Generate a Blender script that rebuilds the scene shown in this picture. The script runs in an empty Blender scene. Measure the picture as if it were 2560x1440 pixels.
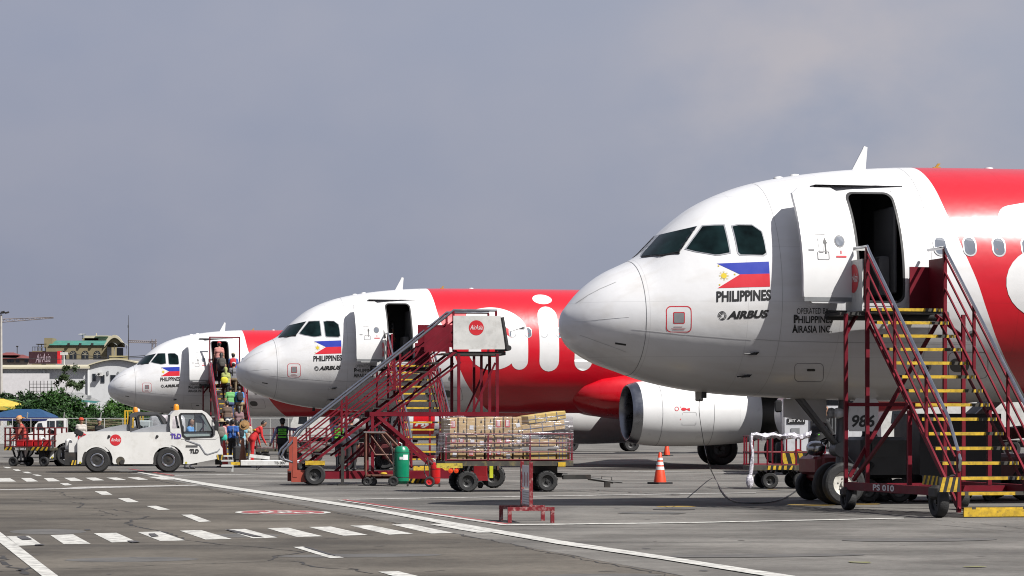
import bpy, bmesh, math, random
import numpy as np
from mathutils import Vector, Matrix
random.seed(7); R = math.radians
SC = bpy.context.scene; COL = SC.collection

# ---------------------------------------------------------------- camera, sky, sun, exposure
F, HC, HY = 6900.0, 1.4, 1064.0            # focal length in photo pixels, eye height, horizon row of the photo
cam = bpy.data.objects.new('camera', bpy.data.cameras.new('camera')); COL.objects.link(cam); SC.camera = cam
cam.location = (0, 0, HC); cam.rotation_euler = (R(90), 0, 0)
cam.data.sensor_width = 36; cam.data.lens = 36*F/2560; cam.data.shift_y = (HY-720)/2560
cam.data.clip_start = 0.5; cam.data.clip_end = 6000
SUN_TO = Vector((1.004, -0.794, 1.42)).normalized()      # towards the sun
w = bpy.data.worlds.new('World'); SC.world = w; w.use_nodes = True
nt = w.node_tree; nt.nodes.clear()
def wn(t, **k):
    n = nt.nodes.new(t)
    for a, v in k.items(): setattr(n, a, v)
    return n
sky = wn('ShaderNodeTexSky', sky_type='NISHITA', sun_disc=False)
sky.sun_elevation = math.asin(SUN_TO.z); sky.sun_rotation = math.atan2(SUN_TO.x, SUN_TO.y)
sky.air_density = 1.0; sky.dust_density = 6.0; sky.ozone_density = 1.0
hs = wn('ShaderNodeHueSaturation'); hs.inputs['Saturation'].default_value = 0.55
haze = wn('ShaderNodeMix', data_type='RGBA')        # thick city haze: the blue is mostly washed out
haze.inputs[0].default_value = 0.86
haze.inputs[7].default_value = (2.72, 2.95, 3.78, 1)
tc = wn('ShaderNodeTexCoord')
mp = wn('ShaderNodeMapping'); mp.inputs['Scale'].default_value = (16.0, 16.0, 24.0); mp.inputs['Location'].default_value = (2.3, 0.2, 3.1)
nz = wn('ShaderNodeTexNoise'); nz.inputs['Scale'].default_value = 1.0; nz.inputs['Detail'].default_value = 5; nz.inputs['Roughness'].default_value = 0.5
cr = wn('ShaderNodeValToRGB'); cr.color_ramp.elements[0].position = 0.36; cr.color_ramp.elements[1].position = 0.66
cm = wn('ShaderNodeMix', data_type='RGBA'); cm.inputs[7].default_value = (4.7, 4.4, 4.6, 1)   # pale pinkish cloud
cf = wn('ShaderNodeMath', operation='MULTIPLY'); cf.inputs[1].default_value = 0.75
# haze a little brighter towards the sun's side and dimmer low down; one soft cumulus bank high on the right
sx_ = wn('ShaderNodeSeparateXYZ'); gx_ = wn('ShaderNodeMapRange'); gz_ = wn('ShaderNodeMapRange'); hz1 = wn('ShaderNodeMix', data_type='RGBA'); hz2 = wn('ShaderNodeMix', data_type='RGBA', blend_type='MULTIPLY')
gx_.inputs[1].default_value = -.22; gx_.inputs[2].default_value = .30; gz_.inputs[1].default_value = 0.0; gz_.inputs[2].default_value = .14; gz_.inputs[3].default_value = .93; gz_.inputs[4].default_value = 1.04
hz1.inputs[6].default_value = (2.76, 3.02, 4.02, 1); hz1.inputs[7].default_value = (3.55, 3.8, 4.65, 1); hz2.inputs[0].default_value = 1.0
nrm_ = wn('ShaderNodeVectorMath', operation='DISTANCE'); nrm_.inputs[1].default_value = Vector((.115, 1, .118)).normalized(); cmk = wn('ShaderNodeMapRange'); cmk.inputs[1].default_value = .015; cmk.inputs[2].default_value = .085; cmk.inputs[3].default_value = 1.0; cmk.inputs[4].default_value = .18; cmm = wn('ShaderNodeMath', operation='MULTIPLY')
bg = wn('ShaderNodeBackground'); bg.inputs['Strength'].default_value = 0.0635
out = wn('ShaderNodeOutputWorld')
L = nt.links.new
L(sky.outputs[0], hs.inputs['Color']); L(hs.outputs[0], haze.inputs[6]); L(haze.outputs[2], cm.inputs[6])
L(tc.outputs['Generated'], mp.inputs[0]); L(mp.outputs[0], nz.inputs['Vector']); L(nz.outputs['Fac'], cr.inputs[0])
L(cr.outputs[0], cmm.inputs[0]); L(tc.outputs['Generated'], nrm_.inputs[0]); L(nrm_.outputs['Value'], cmk.inputs[0]); L(cmk.outputs[0], cmm.inputs[1]); L(tc.outputs['Generated'], sx_.inputs[0]); L(sx_.outputs['X'], gx_.inputs[0]); L(sx_.outputs['Z'], gz_.inputs[0]); L(gx_.outputs[0], hz1.inputs[0]); L(hz1.outputs[2], hz2.inputs[6]); L(gz_.outputs[0], hz2.inputs[7]); L(hz2.outputs[2], haze.inputs[7]); L(cmm.outputs[0], cf.inputs[0]); L(cf.outputs[0], cm.inputs[0]); L(cm.outputs[2], bg.inputs['Color']); L(bg.outputs[0], out.inputs[0])
sl = bpy.data.lights.new('sun', 'SUN'); sl.energy = 5.0; sl.angle = R(0.55); sl.color = (1.0, 0.97, 0.925)
so = bpy.data.objects.new('sun', sl); COL.objects.link(so); so.rotation_euler = SUN_TO.to_track_quat('Z', 'Y').to_euler()
so.location = (30, -20, 60)
vs = SC.view_settings; vs.view_transform = 'Standard'; vs.look = 'None'; vs.exposure = 0.8; vs.gamma = 1.0; vs.use_curve_mapping = False
SC.cycles.filter_width = 1.05; SC.cycles.max_bounces = 8; SC.cycles.transparent_max_bounces = 12; SC.cycles.caustics_reflective = False; SC.cycles.caustics_refractive = False

# ---------------------------------------------------------------- helpers
def at(px, py, D): return Vector(((px-1280)*D/F, D, HC-(py-HY)*D/F))
def gd(py): return F*HC/(py-HY)                   # depth of a ground point on photo row py
def gp(px, py):
    D = gd(py); return ((px-1280)*D/F, D)
MATS = {}; KA = 0.65
def mat(name, col, rough=0.55, metal=0.0, var=0.12, scale=3.0, bump=0.0, spec=0.5, coat=0.0, dirt=None, dirt_amt=0.35, bscale=40.0, emit=0, dlo=.5, dhi=.72):
    """procedural paint/metal/cloth: base colour broken up by two noises, optional dirt colour in blotches"""
    if name in MATS: return MATS[name]
    col = tuple(c*KA for c in col); dirt = tuple(c*KA for c in dirt) if dirt else None
    m = bpy.data.materials.new(name); m.use_nodes = True; t = m.node_tree; b = t.nodes['Principled BSDF']; Lk = t.links.new
    b.inputs['Roughness'].default_value = rough; b.inputs['Metallic'].default_value = metal
    b.inputs['Specular IOR Level'].default_value = spec; b.inputs['Coat Weight'].default_value = coat; b.inputs['Coat Roughness'].default_value = 0.08
    tcn = t.nodes.new('ShaderNodeTexCoord'); n = t.nodes.new('ShaderNodeTexNoise'); n.inputs['Scale'].default_value = scale; n.inputs['Detail'].default_value = 6
    Lk(tcn.outputs['Object'], n.inputs['Vector'])
    mr = t.nodes.new('ShaderNodeMapRange'); mr.inputs[1].default_value = 0.3; mr.inputs[2].default_value = 0.7
    mr.inputs[3].default_value = 1-var; mr.inputs[4].default_value = 1+var
    Lk(n.outputs['Fac'], mr.inputs[0])
    mx = t.nodes.new('ShaderNodeMix'); mx.data_type = 'RGBA'; mx.blend_type = 'MULTIPLY'; mx.inputs[0].default_value = 1
    mx.inputs[6].default_value = (*col, 1); Lk(mr.outputs[0], mx.inputs[7]); src = mx.outputs[2]
    if dirt:
        n2 = t.nodes.new('ShaderNodeTexNoise'); n2.inputs['Scale'].default_value = scale*1.7; n2.inputs['Detail'].default_value = 8; n2.inputs['Roughness'].default_value = 0.65
        Lk(tcn.outputs['Object'], n2.inputs['Vector'])
        r2 = t.nodes.new('ShaderNodeMapRange'); r2.inputs[1].default_value = dlo; r2.inputs[2].default_value = dhi; r2.inputs[3].default_value = 0; r2.inputs[4].default_value = dirt_amt
        Lk(n2.outputs['Fac'], r2.inputs[0])
        m2 = t.nodes.new('ShaderNodeMix'); m2.data_type = 'RGBA'; Lk(r2.outputs[0], m2.inputs[0]); Lk(src, m2.inputs[6]); m2.inputs[7].default_value = (*dirt, 1); src = m2.outputs[2]
    Lk(src, b.inputs['Base Color'])
    rr = t.nodes.new('ShaderNodeMapRange'); rr.inputs[1].default_value = 0.3; rr.inputs[2].default_value = 0.7
    rr.inputs[3].default_value = max(0.03, rough-0.07); rr.inputs[4].default_value = min(1, rough+0.09); Lk(n.outputs['Fac'], rr.inputs[0]); Lk(rr.outputs[0], b.inputs['Roughness'])
    if bump:
        n3 = t.nodes.new('ShaderNodeTexNoise'); n3.inputs['Scale'].default_value = bscale; n3.inputs['Detail'].default_value = 4
        Lk(tcn.outputs['Object'], n3.inputs['Vector'])
        bp = t.nodes.new('ShaderNodeBump'); bp.inputs['Strength'].default_value = bump; bp.inputs['Distance'].default_value = 0.02
        Lk(n3.outputs['Fac'], bp.inputs['Height']); Lk(bp.outputs[0], b.inputs['Normal'])
    if emit:
        b.inputs['Emission Color'].default_value = (*col, 1); b.inputs['Emission Strength'].default_value = emit
    MATS[name] = m; return m
def glass_mat(name, tint=(0.6, 0.75, 0.75), clear=0.5, rough=0.05):
    """thin glazing: part see-through, part mirror"""
    if name in MATS: return MATS[name]
    m = bpy.data.materials.new(name); m.use_nodes = True; t = m.node_tree; t.nodes.clear(); Lk = t.links.new
    o = t.nodes.new('ShaderNodeOutputMaterial'); tr = t.nodes.new('ShaderNodeBsdfTransparent'); tr.inputs[0].default_value = (*tint, 1)
    gl = t.nodes.new('ShaderNodeBsdfGlossy'); gl.inputs['Roughness'].default_value = rough; gl.inputs[0].default_value = (0.9, 0.95, 1, 1)
    fr = t.nodes.new('ShaderNodeFresnel'); fr.inputs[0].default_value = 1.5
    mth = t.nodes.new('ShaderNodeMath'); mth.operation = 'ADD'; mth.inputs[1].default_value = 1-clear; mth.use_clamp = True; Lk(fr.outputs[0], mth.inputs[0])
    mx = t.nodes.new('ShaderNodeMixShader'); Lk(mth.outputs[0], mx.inputs[0]); Lk(tr.outputs[0], mx.inputs[1]); Lk(gl.outputs[0], mx.inputs[2]); Lk(mx.outputs[0], o.inputs[0])
    MATS[name] = m; return m

class MB:
    """collects shapes, then builds them as ONE mesh object"""
    def __init__(s, M=None): s.v = []; s.f = []; s.mi = []; s.cur = 0; s.M = M
    def add(s, vs, fs):
        o = len(s.v); s.v += [tuple(v) for v in vs]; s.f += [tuple(i+o for i in f) for f in fs]; s.mi += [s.cur]*len(fs); return s
    def m(s, i): s.cur = i; return s
    def box(s, c, d, rot=None, bev=0.0):
        x, y, z = d[0]/2, d[1]/2, d[2]/2; c = Vector(c); M = Matrix.Rotation(rot, 3, 'Z') if isinstance(rot, (int, float)) else rot
        if bev <= 0:
            P = [(-x,-y,-z),(x,-y,-z),(x,y,-z),(-x,y,-z),(-x,-y,z),(x,-y,z),(x,y,z),(-x,y,z)]
            Fc = [(0,3,2,1),(4,5,6,7),(0,1,5,4),(1,2,6,5),(2,3,7,6),(3,0,4,7)]
        else:
            b = min(bev, x*.9, y*.9, z*.9); P = []; Fc = []
            ring = lambda xx, yy, bb: [(-xx+bb,-yy),(xx-bb,-yy),(xx,-yy+bb),(xx,yy-bb),(xx-bb,yy),(-xx+bb,yy),(-xx,yy-bb),(-xx,-yy+bb)]
            for zz, k in ((-z, b), (-z+b, 0), (z-b, 0), (z, b)): P += [(a, e, zz) for a, e in ring(x-k, y-k, b*.7)]
            for r in range(3): Fc += [(r*8+i, r*8+(i+1) % 8, r*8+8+(i+1) % 8, r*8+8+i) for i in range(8)]
            Fc += [tuple(range(7, -1, -1)), tuple(range(24, 32))]
        s.add([c+(M@Vector(p) if M else Vector(p)) for p in P], Fc); return s
    def beam(s, p, q, wd, ht=None, up=(0, 0, 1)):
        p, q = Vector(p), Vector(q); ht = ht or wd; d = (q-p); l = d.length; d.normalize(); u = Vector(up)
        if abs(d.dot(u)) > .97: u = Vector((1, 0, 0))
        x = d.cross(u).normalized(); z = x.cross(d); M = Matrix((x, d, z)).transposed()
        return s.box((p+q)/2, (wd, l, ht), M)
    def tube(s, pts, r, n=8, cap=True):
        pts = [Vector(p) for p in pts]; rs = r if isinstance(r, (list, tuple)) else [r]*len(pts); P = []; Fc = []
        prev = None
        for i, p in enumerate(pts):
            d = (pts[min(i+1, len(pts)-1)]-pts[max(i-1, 0)]).normalized()
            if prev is None:
                u = Vector((0, 0, 1)) if abs(d.z) < .9 else Vector((1, 0, 0)); x = d.cross(u).normalized()
            else:
                x = (prev-d*prev.dot(d))
                x = x.normalized() if x.length > 1e-6 else d.orthogonal().normalized()
            prev = x; y = d.cross(x)
            P += [p+(x*math.cos(2*math.pi*k/n)+y*math.sin(2*math.pi*k/n))*rs[i] for k in range(n)]
        for i in range(len(pts)-1): Fc += [(i*n+k, i*n+(k+1) % n, i*n+n+(k+1) % n, i*n+n+k) for k in range(n)]
        if cap: Fc += [tuple(range(n-1, -1, -1)), tuple(range(len(P)-n, len(P)))]
        return s.add(P, Fc)
    def lathe(s, prof, o=(0, 0, 0), ax=(0, 0, 1), n=24, close=False):
        """prof: (radius, along axis)"""
        o, ax = Vector(o), Vector(ax).normalized(); x = ax.orthogonal().normalized(); y = ax.cross(x); P = []; Fc = []
        for r, h in prof: P += [o+ax*h+(x*math.cos(2*math.pi*k/n)+y*math.sin(2*math.pi*k/n))*max(r, 1e-4) for k in range(n)]
        for i in range(len(prof)-1): Fc += [(i*n+k, i*n+(k+1) % n, i*n+n+(k+1) % n, i*n+n+k) for k in range(n)]
        if close: Fc += [tuple(range(n-1, -1, -1)), tuple(range(len(P)-n, len(P)))]
        return s.add(P, Fc)
    def prism(s, pts, a, b, plane='xz'):
        """outline pts in a plane, extruded from a to b along the third axis"""
        f = {'xz': lambda p, k: (p[0], k, p[1]), 'xy': lambda p, k: (p[0], p[1], k), 'yz': lambda p, k: (k, p[0], p[1])}[plane]
        n = len(pts); P = [f(p, a) for p in pts]+[f(p, b) for p in pts]
        return s.add(P, [tuple(range(n)), tuple(range(2*n-1, n-1, -1))]+[(i, i+n, (i+1) % n+n, (i+1) % n) for i in range(n)])
    def blob(s, c, r, e=0.8, rot=None, nu=14, nv=9, zc=(-1, 1)):
        sg = lambda v, p: math.copysign(abs(v)**p, v); P = []; Fc = []; c = Vector(c)
        for j in range(nv+1):
            ph = -math.pi/2+math.pi*j/nv
            for i in range(nu):
                th = 2*math.pi*i/nu
                q = Vector((r[0]*sg(math.cos(ph), e)*sg(math.cos(th), e), r[1]*sg(math.cos(ph), e)*sg(math.sin(th), e), r[2]*max(zc[0], min(zc[1], sg(math.sin(ph), e)))))
                P.append(c+(rot@q if rot else q))
        for j in range(nv): Fc += [(j*nu+i, j*nu+(i+1) % nu, j*nu+nu+(i+1) % nu, j*nu+nu+i) for i in range(nu)]
        return s.add(P, Fc)
    def quad(s, a, b, c, d): return s.add([a, b, c, d], [(0, 1, 2, 3)])
    def mesh(s, name, mats, smooth=True, ang=32):
        me = bpy.data.meshes.new(name); me.from_pydata(s.v, [], s.f)
        for m in (mats if isinstance(mats, (list, tuple)) else [mats]): me.materials.append(m)
        me.polygons.foreach_set('material_index', s.mi)
        if s.f:
            bm = bmesh.new(); bm.from_mesh(me); bmesh.ops.recalc_face_normals(bm, faces=bm.faces); bm.to_mesh(me); bm.free()
        if smooth: me.shade_smooth(); me.set_sharp_from_angle(angle=R(ang))
        me.update(); return me
    def build(s, name, mats, parent=None, smooth=True, ang=32, **k):
        return link(name, s.mesh(name, mats, smooth, ang), parent, **k)
def link(name, me, parent=None, label=None, cat=None, group=None, kind=None):
    o = bpy.data.objects.new(name, me); COL.objects.link(o)
    if parent: o.parent = parent
    tag(o, label, cat, group, kind); return o
def tag(o, label=None, cat=None, group=None, kind=None):
    for k, v in (('label', label), ('category', cat), ('group', group), ('kind', kind)):
        if v: o[k] = v
    return o
def thing(name, label, cat, loc=(0, 0, 0), rz=0, group=None):
    o = bpy.data.objects.new(name, None); COL.objects.link(o); o.location = loc; o.rotation_euler = (0, 0, rz); o.empty_display_size = .3
    return tag(o, label, cat, group)
def copy_tree(o, parent=None):
    c = o.copy(); COL.objects.link(c); c.parent = parent
    for ch in list(o.children): copy_tree(ch, c)
    return c
_tx = {}
def text2d(body, shear=0.0, bold=0.0):
    """lettering as flat triangles, scaled to x 0..1, y 0..1"""
    k = (body, shear, bold)
    if k not in _tx:
        cu = bpy.data.curves.new('t', 'FONT'); cu.body = body; cu.shear = shear; cu.offset = bold; cu.resolution_u = 3; cu.fill_mode = 'FRONT'
        ob = bpy.data.objects.new('t', cu); me = bpy.data.meshes.new_from_object(ob)
        V = np.array([v.co[:2] for v in me.vertices]); fs = [tuple(p.vertices) for p in me.polygons]
        bpy.data.objects.remove(ob); bpy.data.curves.remove(cu); bpy.data.meshes.remove(me)
        lo, hi = V.min(0), V.max(0); _tx[k] = ((V-lo)/(hi-lo), fs)
    return _tx[k]
def text_on(mb, body, o, ux, uz, w, h, shear=0.0, bold=0.0):
    """adds lettering to mb: lower left corner o, run along ux, up along uz, width w, height h"""
    V, fs = text2d(body, shear, bold); o, ux, uz = Vector(o), Vector(ux), Vector(uz)
    return mb.add([o+ux*(x*w)+uz*(y*h) for x, y in V], fs)
def disc(mb, c, ux, uz, r, n=28):
    c, ux, uz = Vector(c), Vector(ux), Vector(uz)
    return mb.add([c+ux*(r*math.cos(2*math.pi*i/n))+uz*(r*math.sin(2*math.pi*i/n)) for i in range(n)], [tuple(range(n))])
def rrect(x0, x1, z0, z1, r, n=5):
    P = []
    for cx, cz, a0 in ((x1-r, z0+r, -90), (x1-r, z1-r, 0), (x0+r, z1-r, 90), (x0+r, z0+r, 180)):
        P += [(cx+r*math.cos(R(a0+90*i/n)), cz+r*math.sin(R(a0+90*i/n))) for i in range(n+1)]
    return P
# ---- common materials
WHITE = mat('white_paint', (0.8, 0.8, 0.79), 0.35, var=.04, coat=.3, dirt=(.45, .42, .38), dirt_amt=.25)
RED = mat('stair_red', (0.165, 0.005, 0.016), 0.5, var=.22, scale=2.5, spec=.22, dirt=(.09, .012, .015), dirt_amt=.5)
REDB = mat('bright_red', (0.62, 0.015, 0.02), 0.4, var=.1)
YEL = mat('safety_yellow', (0.60, 0.39, 0.03), 0.65, var=.25, scale=9, spec=.25, dirt=(.16, .11, .04), dirt_amt=.75)
BLK = mat('black_rubber', (0.016, 0.016, 0.017), 0.75, var=.25, scale=6, bump=.3)
DARK = mat('dark_steel', (0.03, 0.029, 0.028), 0.55, metal=.2, var=.3, dirt=(.09, .06, .04), dirt_amt=.5)
STEEL = mat('polished_steel', (0.62, 0.63, 0.66), 0.22, metal=1.0, var=.08)
GREY = mat('grey_metal', (0.32, 0.33, 0.34), 0.5, metal=.3, var=.15)
TXTB = mat('black_print', (0.012, 0.012, 0.013), .5, var=.05)
TXTW = mat('white_print', (0.8, .8, .8), .5, var=.05)
LOGO = mat('logo_red', (0.6, 0.02, 0.03), .4, var=.06)
HIVIS = mat('hivis_green', (0.17, 0.72, 0.05), .8, var=.1)
RIM = mat('rim_white', (.7, .68, .62), .4, var=.1, dirt=(.2, .17, .14), dirt_amt=.4)
RIMD = mat('rim_dark', (.05, .05, .05), .45, metal=.5, var=.2)
BROWN = mat('rusty_brown', (.14, .055, .035), .7, var=.35, scale=6, dirt=(.25, .12, .06), dirt_amt=.5)
CLEARG = glass_mat('cab_glass', (.72, .8, .8), .9)
DGLASS = mat('dark_glass', (.012, .016, .02), .07, var=.05, spec=.8)
def wheel(name, parent, c, r, wd, ax=(0, 1, 0), rim=RIMD, rr=.55, tread=False):
    """tyre with shoulders; rim, hub and bolts as a child"""
    c, ax = Vector(c), Vector(ax).normalized(); h = wd/2; q = r*rr
    t = MB().lathe([(q, -h*.75), (q*1.06, -h*.95), (r*.86, -h), (r*.96, -h*.8), (r, -h*.45), (r, h*.45), (r*.96, h*.8), (r*.86, h), (q*1.06, h*.95), (q, h*.75)], c, ax, 32)
    if tread:
        x = ax.orthogonal().normalized(); y = ax.cross(x)
        for i in range(22):
            a = 2*math.pi*i/22; d = x*math.cos(a)+y*math.sin(a); tt = ax.cross(d)
            M = Matrix((tt, ax, d)).transposed(); t.box(c+d*(r*.985)+ax*(h*.5 if i % 2 else -h*.5), (r*.13, wd*.52, r*.07), M)
    o = t.build('tyre', BLK, parent) if name is None else t.build(name, BLK, parent)
    g = MB().lathe([(q, -h*.75), (q*.97, -h*.5), (q*.8, -h*.35), (q*.3, -h*.3), (q*.28, -h*.7), (q*.1, -h*.75), (0, -h*.75)], c, ax, 24)
    g.lathe([(q, h*.75), (q*.97, h*.5), (q*.8, h*.35), (q*.3, h*.3), (q*.28, h*.7), (q*.1, h*.75), (0, h*.75)], c, ax, 24)
    x = ax.orthogonal().normalized(); y = ax.cross(x)
    for i in range(6):
        d = (x*math.cos(i*math.pi/3)+y*math.sin(i*math.pi/3))*q*.5
        for sgn in (-1, 1): g.lathe([(q*.07, 0), (q*.07, h*.2*sgn), (0, h*.2*sgn)], c+d+ax*(h*.3*sgn), ax, 6)
    g.build('rim', rim, o); return o
# ---------------------------------------------------------------- ground, road, painted markings
def ground_mat(name, c1, c2, stain, st_amt, sc=1.0):
    m = bpy.data.materials.new(name); m.use_nodes = True; t = m.node_tree; b = t.nodes['Principled BSDF']; Lk = t.links.new
    tcn = t.nodes.new('ShaderNodeTexCoord')
    def noise(scale, det, ro, vec=None):
        n = t.nodes.new('ShaderNodeTexNoise'); n.inputs['Scale'].default_value = scale; n.inputs['Detail'].default_value = det; n.inputs['Roughness'].default_value = ro
        Lk(vec or tcn.outputs['Object'], n.inputs['Vector']); return n.outputs['Fac']
    def rng(src, a, b_, c, d):
        n = t.nodes.new('ShaderNodeMapRange'); n.inputs[1].default_value = a; n.inputs[2].default_value = b_; n.inputs[3].default_value = c; n.inputs[4].default_value = d; Lk(src, n.inputs[0]); return n.outputs[0]
    def mixc(f, a, b_, bl='MIX'):
        n = t.nodes.new('ShaderNodeMix'); n.data_type = 'RGBA'; n.blend_type = bl
        for k, v in ((0, f), (6, a), (7, b_)):
            if hasattr(v, 'links'): Lk(v, n.inputs[k])
            else: n.inputs[k].default_value = v if k == 0 else (*v, 1)
        return n.outputs[2]
    mpn = t.nodes.new('ShaderNodeMapping'); mpn.inputs['Rotation'].default_value = (0, 0, R(-13)); mpn.inputs['Scale'].default_value = (.10, .55, 1); Lk(tcn.outputs['Object'], mpn.inputs[0])
    col = mixc(rng(noise(.35*sc, 8, .66), .38, .62, 0, 1), c1, c2)
    col = mixc(rng(noise(1.0, 6, .6, mpn.outputs[0]), .52, .74, 0, st_amt), col, stain)           # tyre and oil streaks along the stands
    col = mixc(1.0, col, mixc(rng(noise(.09, 4, .55), .35, .65, 0, 1), (.86, .86, .86), (1.12, 1.11, 1.09)), 'MULTIPLY')   # broad tone drift between pours
    col = mixc(1.0, col, mixc(rng(noise(9, 5, .7), .3, .7, 0, 1), (.80, .80, .80), (1.18, 1.18, 1.18)), 'MULTIPLY')
    col = mixc(rng(noise(1.7, 9, .7), .62, .72, 0, .5), col, stain)
    vo = t.nodes.new('ShaderNodeTexVoronoi'); vo.inputs['Scale'].default_value = 2.2; Lk(tcn.outputs['Object'], vo.inputs['Vector'])
    col = mixc(rng(vo.outputs['Distance'], .035, .06, .8, 0), col, stain)                          # small oil drips
    Lk(col, b.inputs['Base Color']); b.inputs['Roughness'].default_value = .9; b.inputs['Specular IOR Level'].default_value = .25
    bp = t.nodes.new('ShaderNodeBump'); bp.inputs['Strength'].default_value = .35; bp.inputs['Distance'].default_value = .01; Lk(noise(60, 4, .6), bp.inputs['Height']); Lk(bp.outputs[0], b.inputs['Normal'])
    return m
def paint_mat(name, col, worn, amt, lo=.5):
    m = mat(name, col, .75, var=.14, scale=4, dirt=worn, dirt_amt=amt, dlo=.46, dhi=.62); return m
APR = ground_mat('apron_concrete', (.071, .067, .062), (.142, .135, .125), (.034, .033, .032), .85)
ASP = ground_mat('road_asphalt', (.050, .044, .037), (.100, .089, .075), (.027, .025, .023), .85)
PW = paint_mat('worn_white_paint', (.62, .61, .57), (.2, .19, .18), .75)
PWT = paint_mat('thin_white_paint', (.50, .485, .46), (.18, .17, .165), .9)
PR = paint_mat('worn_red_paint', (.36, .055, .06), (.2, .14, .13), .7)
PY = paint_mat('worn_yellow_paint', (.5, .31, .04), (.18, .16, .12), .9)
PG = paint_mat('green_yellow_stain', (.22, .215, .09), (.16, .155, .14), .95)
TAR = mat('tar_crack', (.028, .026, .026), .9, var=.3)
apron = MB().quad((-900, -30, 0), (900, -30, 0), (900, 1800, 0), (-900, 1800, 0)).build('apron', APR, kind='structure')
a13 = R(13); RD = Vector((-math.sin(a13), math.cos(a13), 0)); RQ = Vector((math.cos(a13), math.sin(a13), 0))
p0 = Vector((*gp(1292, 1364), .004)); 
road = MB().quad(p0-RD*60, p0+RD*75, p0+RD*75-RQ*60, p0-RD*60-RQ*60).build('service_road', ASP, kind='structure')
def gpoly(name, pts, m, z=.008, par=apron, sub=1):
    P = [Vector((*gp(x, y), z)) for x, y in pts]
    return MB().add(P, [tuple(range(len(P)))]).build(name, m, par, smooth=False)
def z5(*p): return [(x/2.8444, 1160+y/2.8444) for x, y in p]
def z6(*p): return [(800+x/2.8444, 1160+y/2.8444) for x, y in p]
def z7(*p): return [(1660+x/2.8444, 1160+y/2.8444) for x, y in p]
for q in ([(48,518),(205,515),(300,580),(130,585)], [(358,510),(520,504),(645,572),(455,575)], [(668,498),(828,493),(968,555),(795,562)], [(978,488),(1140,484),(1315,547),(1140,552)],
          [(1278,478),(1430,474),(1650,538),(1460,541)], [(1600,470),(1740,465),(1975,527),(1800,533)], [(1898,460),(2050,457),(2295,518),(2110,523)], [(2195,452),(2350,448),(2615,508),(2440,514)],
          [(2490,442),(2635,438),(2940,500),(2765,506)], [(2785,434),(2925,431),(3225,494),(3065,498)], [(3055,432),(3205,425),(3565,490),(3395,492)]):
    gpoly('crosswalk_stripe', z5(*q), PW)
for q in ([(-60,104),(70,102),(115,127),(-30,128)], [(148,102),(220,101),(272,126),(190,128)], [(310,102),(375,101),(430,125),(345,126)], [(455,100),(530,99),(592,122),(505,124)],
          [(607,100),(680,98),(742,118),(660,120)], [(755,99),(830,98),(900,115),(820,117)], [(905,97),(985,96),(1055,113),(985,115)], [(1055,94),(1170,93),(1275,112),(1150,113)]):
    gpoly('crosswalk_stripe', z5(*q), PW)
for q in ([(425,140),(480,138),(515,153),(460,155)], [(672,197),(755,197),(800,221),(725,222)], [(838,247),(915,245),(988,274),(905,276)], [(1040,302),(1110,300),(1210,328),(1125,330)],
          [(1290,365),(1365,363),(1500,412),(1415,416)], [(2085,595),(2165,592),(2445,672),(2345,675)], [(2690,772),(2832,768),(3200,860),(3000,862)],
          [(90,40),(130,40),(150,50),(115,52)], [(155,58),(200,57),(228,68),(190,68)], [(230,77),(270,77),(300,88),(265,88)], [(20,22),(60,22),(85,31),(48,32)]):
    gpoly('lane_dash', z5(*q), PW, .009)
gpoly('edge_line', z5((-150,380),(0,487),(405,796),(700,1010),(560,1010),(290,796),(0,565),(-150,455)), PW, .0095)
gpoly('edge_line', [(338,1181),(345,1180),(530,1210),(903,1266),(1120,1304.5),(1402,1353),(1664,1392.5),(1960,1438),(2150,1467),(2110,1472),(1925,1444),(1655,1400),(1393,1361.5),(1110,1311.5),(897,1272),(524,1216)], PW, .010)
gpoly('stop_line', z5((0,183),(400,176),(440,175),(560,165),(1500,148),(1500,153),(640,176),(560,180),(0,188)), PWT, .0095)
gpoly('stand_line', z6((130,257),(1330,433),(1330,439),(1290,438),(128,261)), PW, .009)
gpoly('stand_line', z6((190,256),(1345,429),(1330,433),(150,257)), PR, .010)
gpoly('stand_line', z6((190,252.5),(2560,213),(2560,217),(190,257)), PWT, .0085)
gpoly('stand_line', [(1268,1312),(1700,1307.2),(2260,1295.5),(2260,1297.5),(1700,1309.3),(1268,1314.5)], PW, .0085)
gpoly('stand_line', z6((2560,212),(3100,206),(3100,210),(2560,216)), PWT, .0085)
gpoly('stand_line', z5((1240,81),(2060,69),(2850,67),(2850,69),(2060,72),(1240,85)), PWT, .0085)
gpoly('stand_line', z6((1100,45.5),(2560,56),(3500,72),(3500,74.5),(2560,58.5),(1100,47.5)), PWT, .0085)
gpoly('stand_line', z5((905,35),(930,35),(1250,82),(1225,84)), PR, .0085)
def gell(name, px, py, rx, ry, m, z, n=32):
    x, y = gp(px, py); P = [Vector((x, y, z))+RQ*(rx*math.cos(2*math.pi*i/n))+RD*(ry*math.sin(2*math.pi*i/n)) for i in range(n)]
    return MB().add(P, [tuple(range(n))]).build(name, m, apron, smooth=False)
gell('speed_roundel', 707, 1282, .76, 1.10, PW, .009); gell('speed_roundel', 707, 1282, .66, .95, PR, .0125)
tx = MB(); x, y = gp(707, 1282); c = Vector((x, y, .016))
text_on(tx, '10', c-RQ*.2+RD*.05, RQ, RD, .4, .62, bold=.03); text_on(tx, 'KPH', c-RQ*.42-RD*.7, RQ, RD, .84, .6, bold=.03); tx.build('speed_lettering', PW, apron, smooth=False)
gell('turn_mark', 1660+1050/2.844, 1160+292/2.844, .42, .5, PY, .0085); gell('turn_mark', 1660+1420/2.844, 1160+287/2.844, .3, .3, PY, .0085)
gell('turn_mark', 1690, 1267, .35, .25, PY, .0085)
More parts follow.
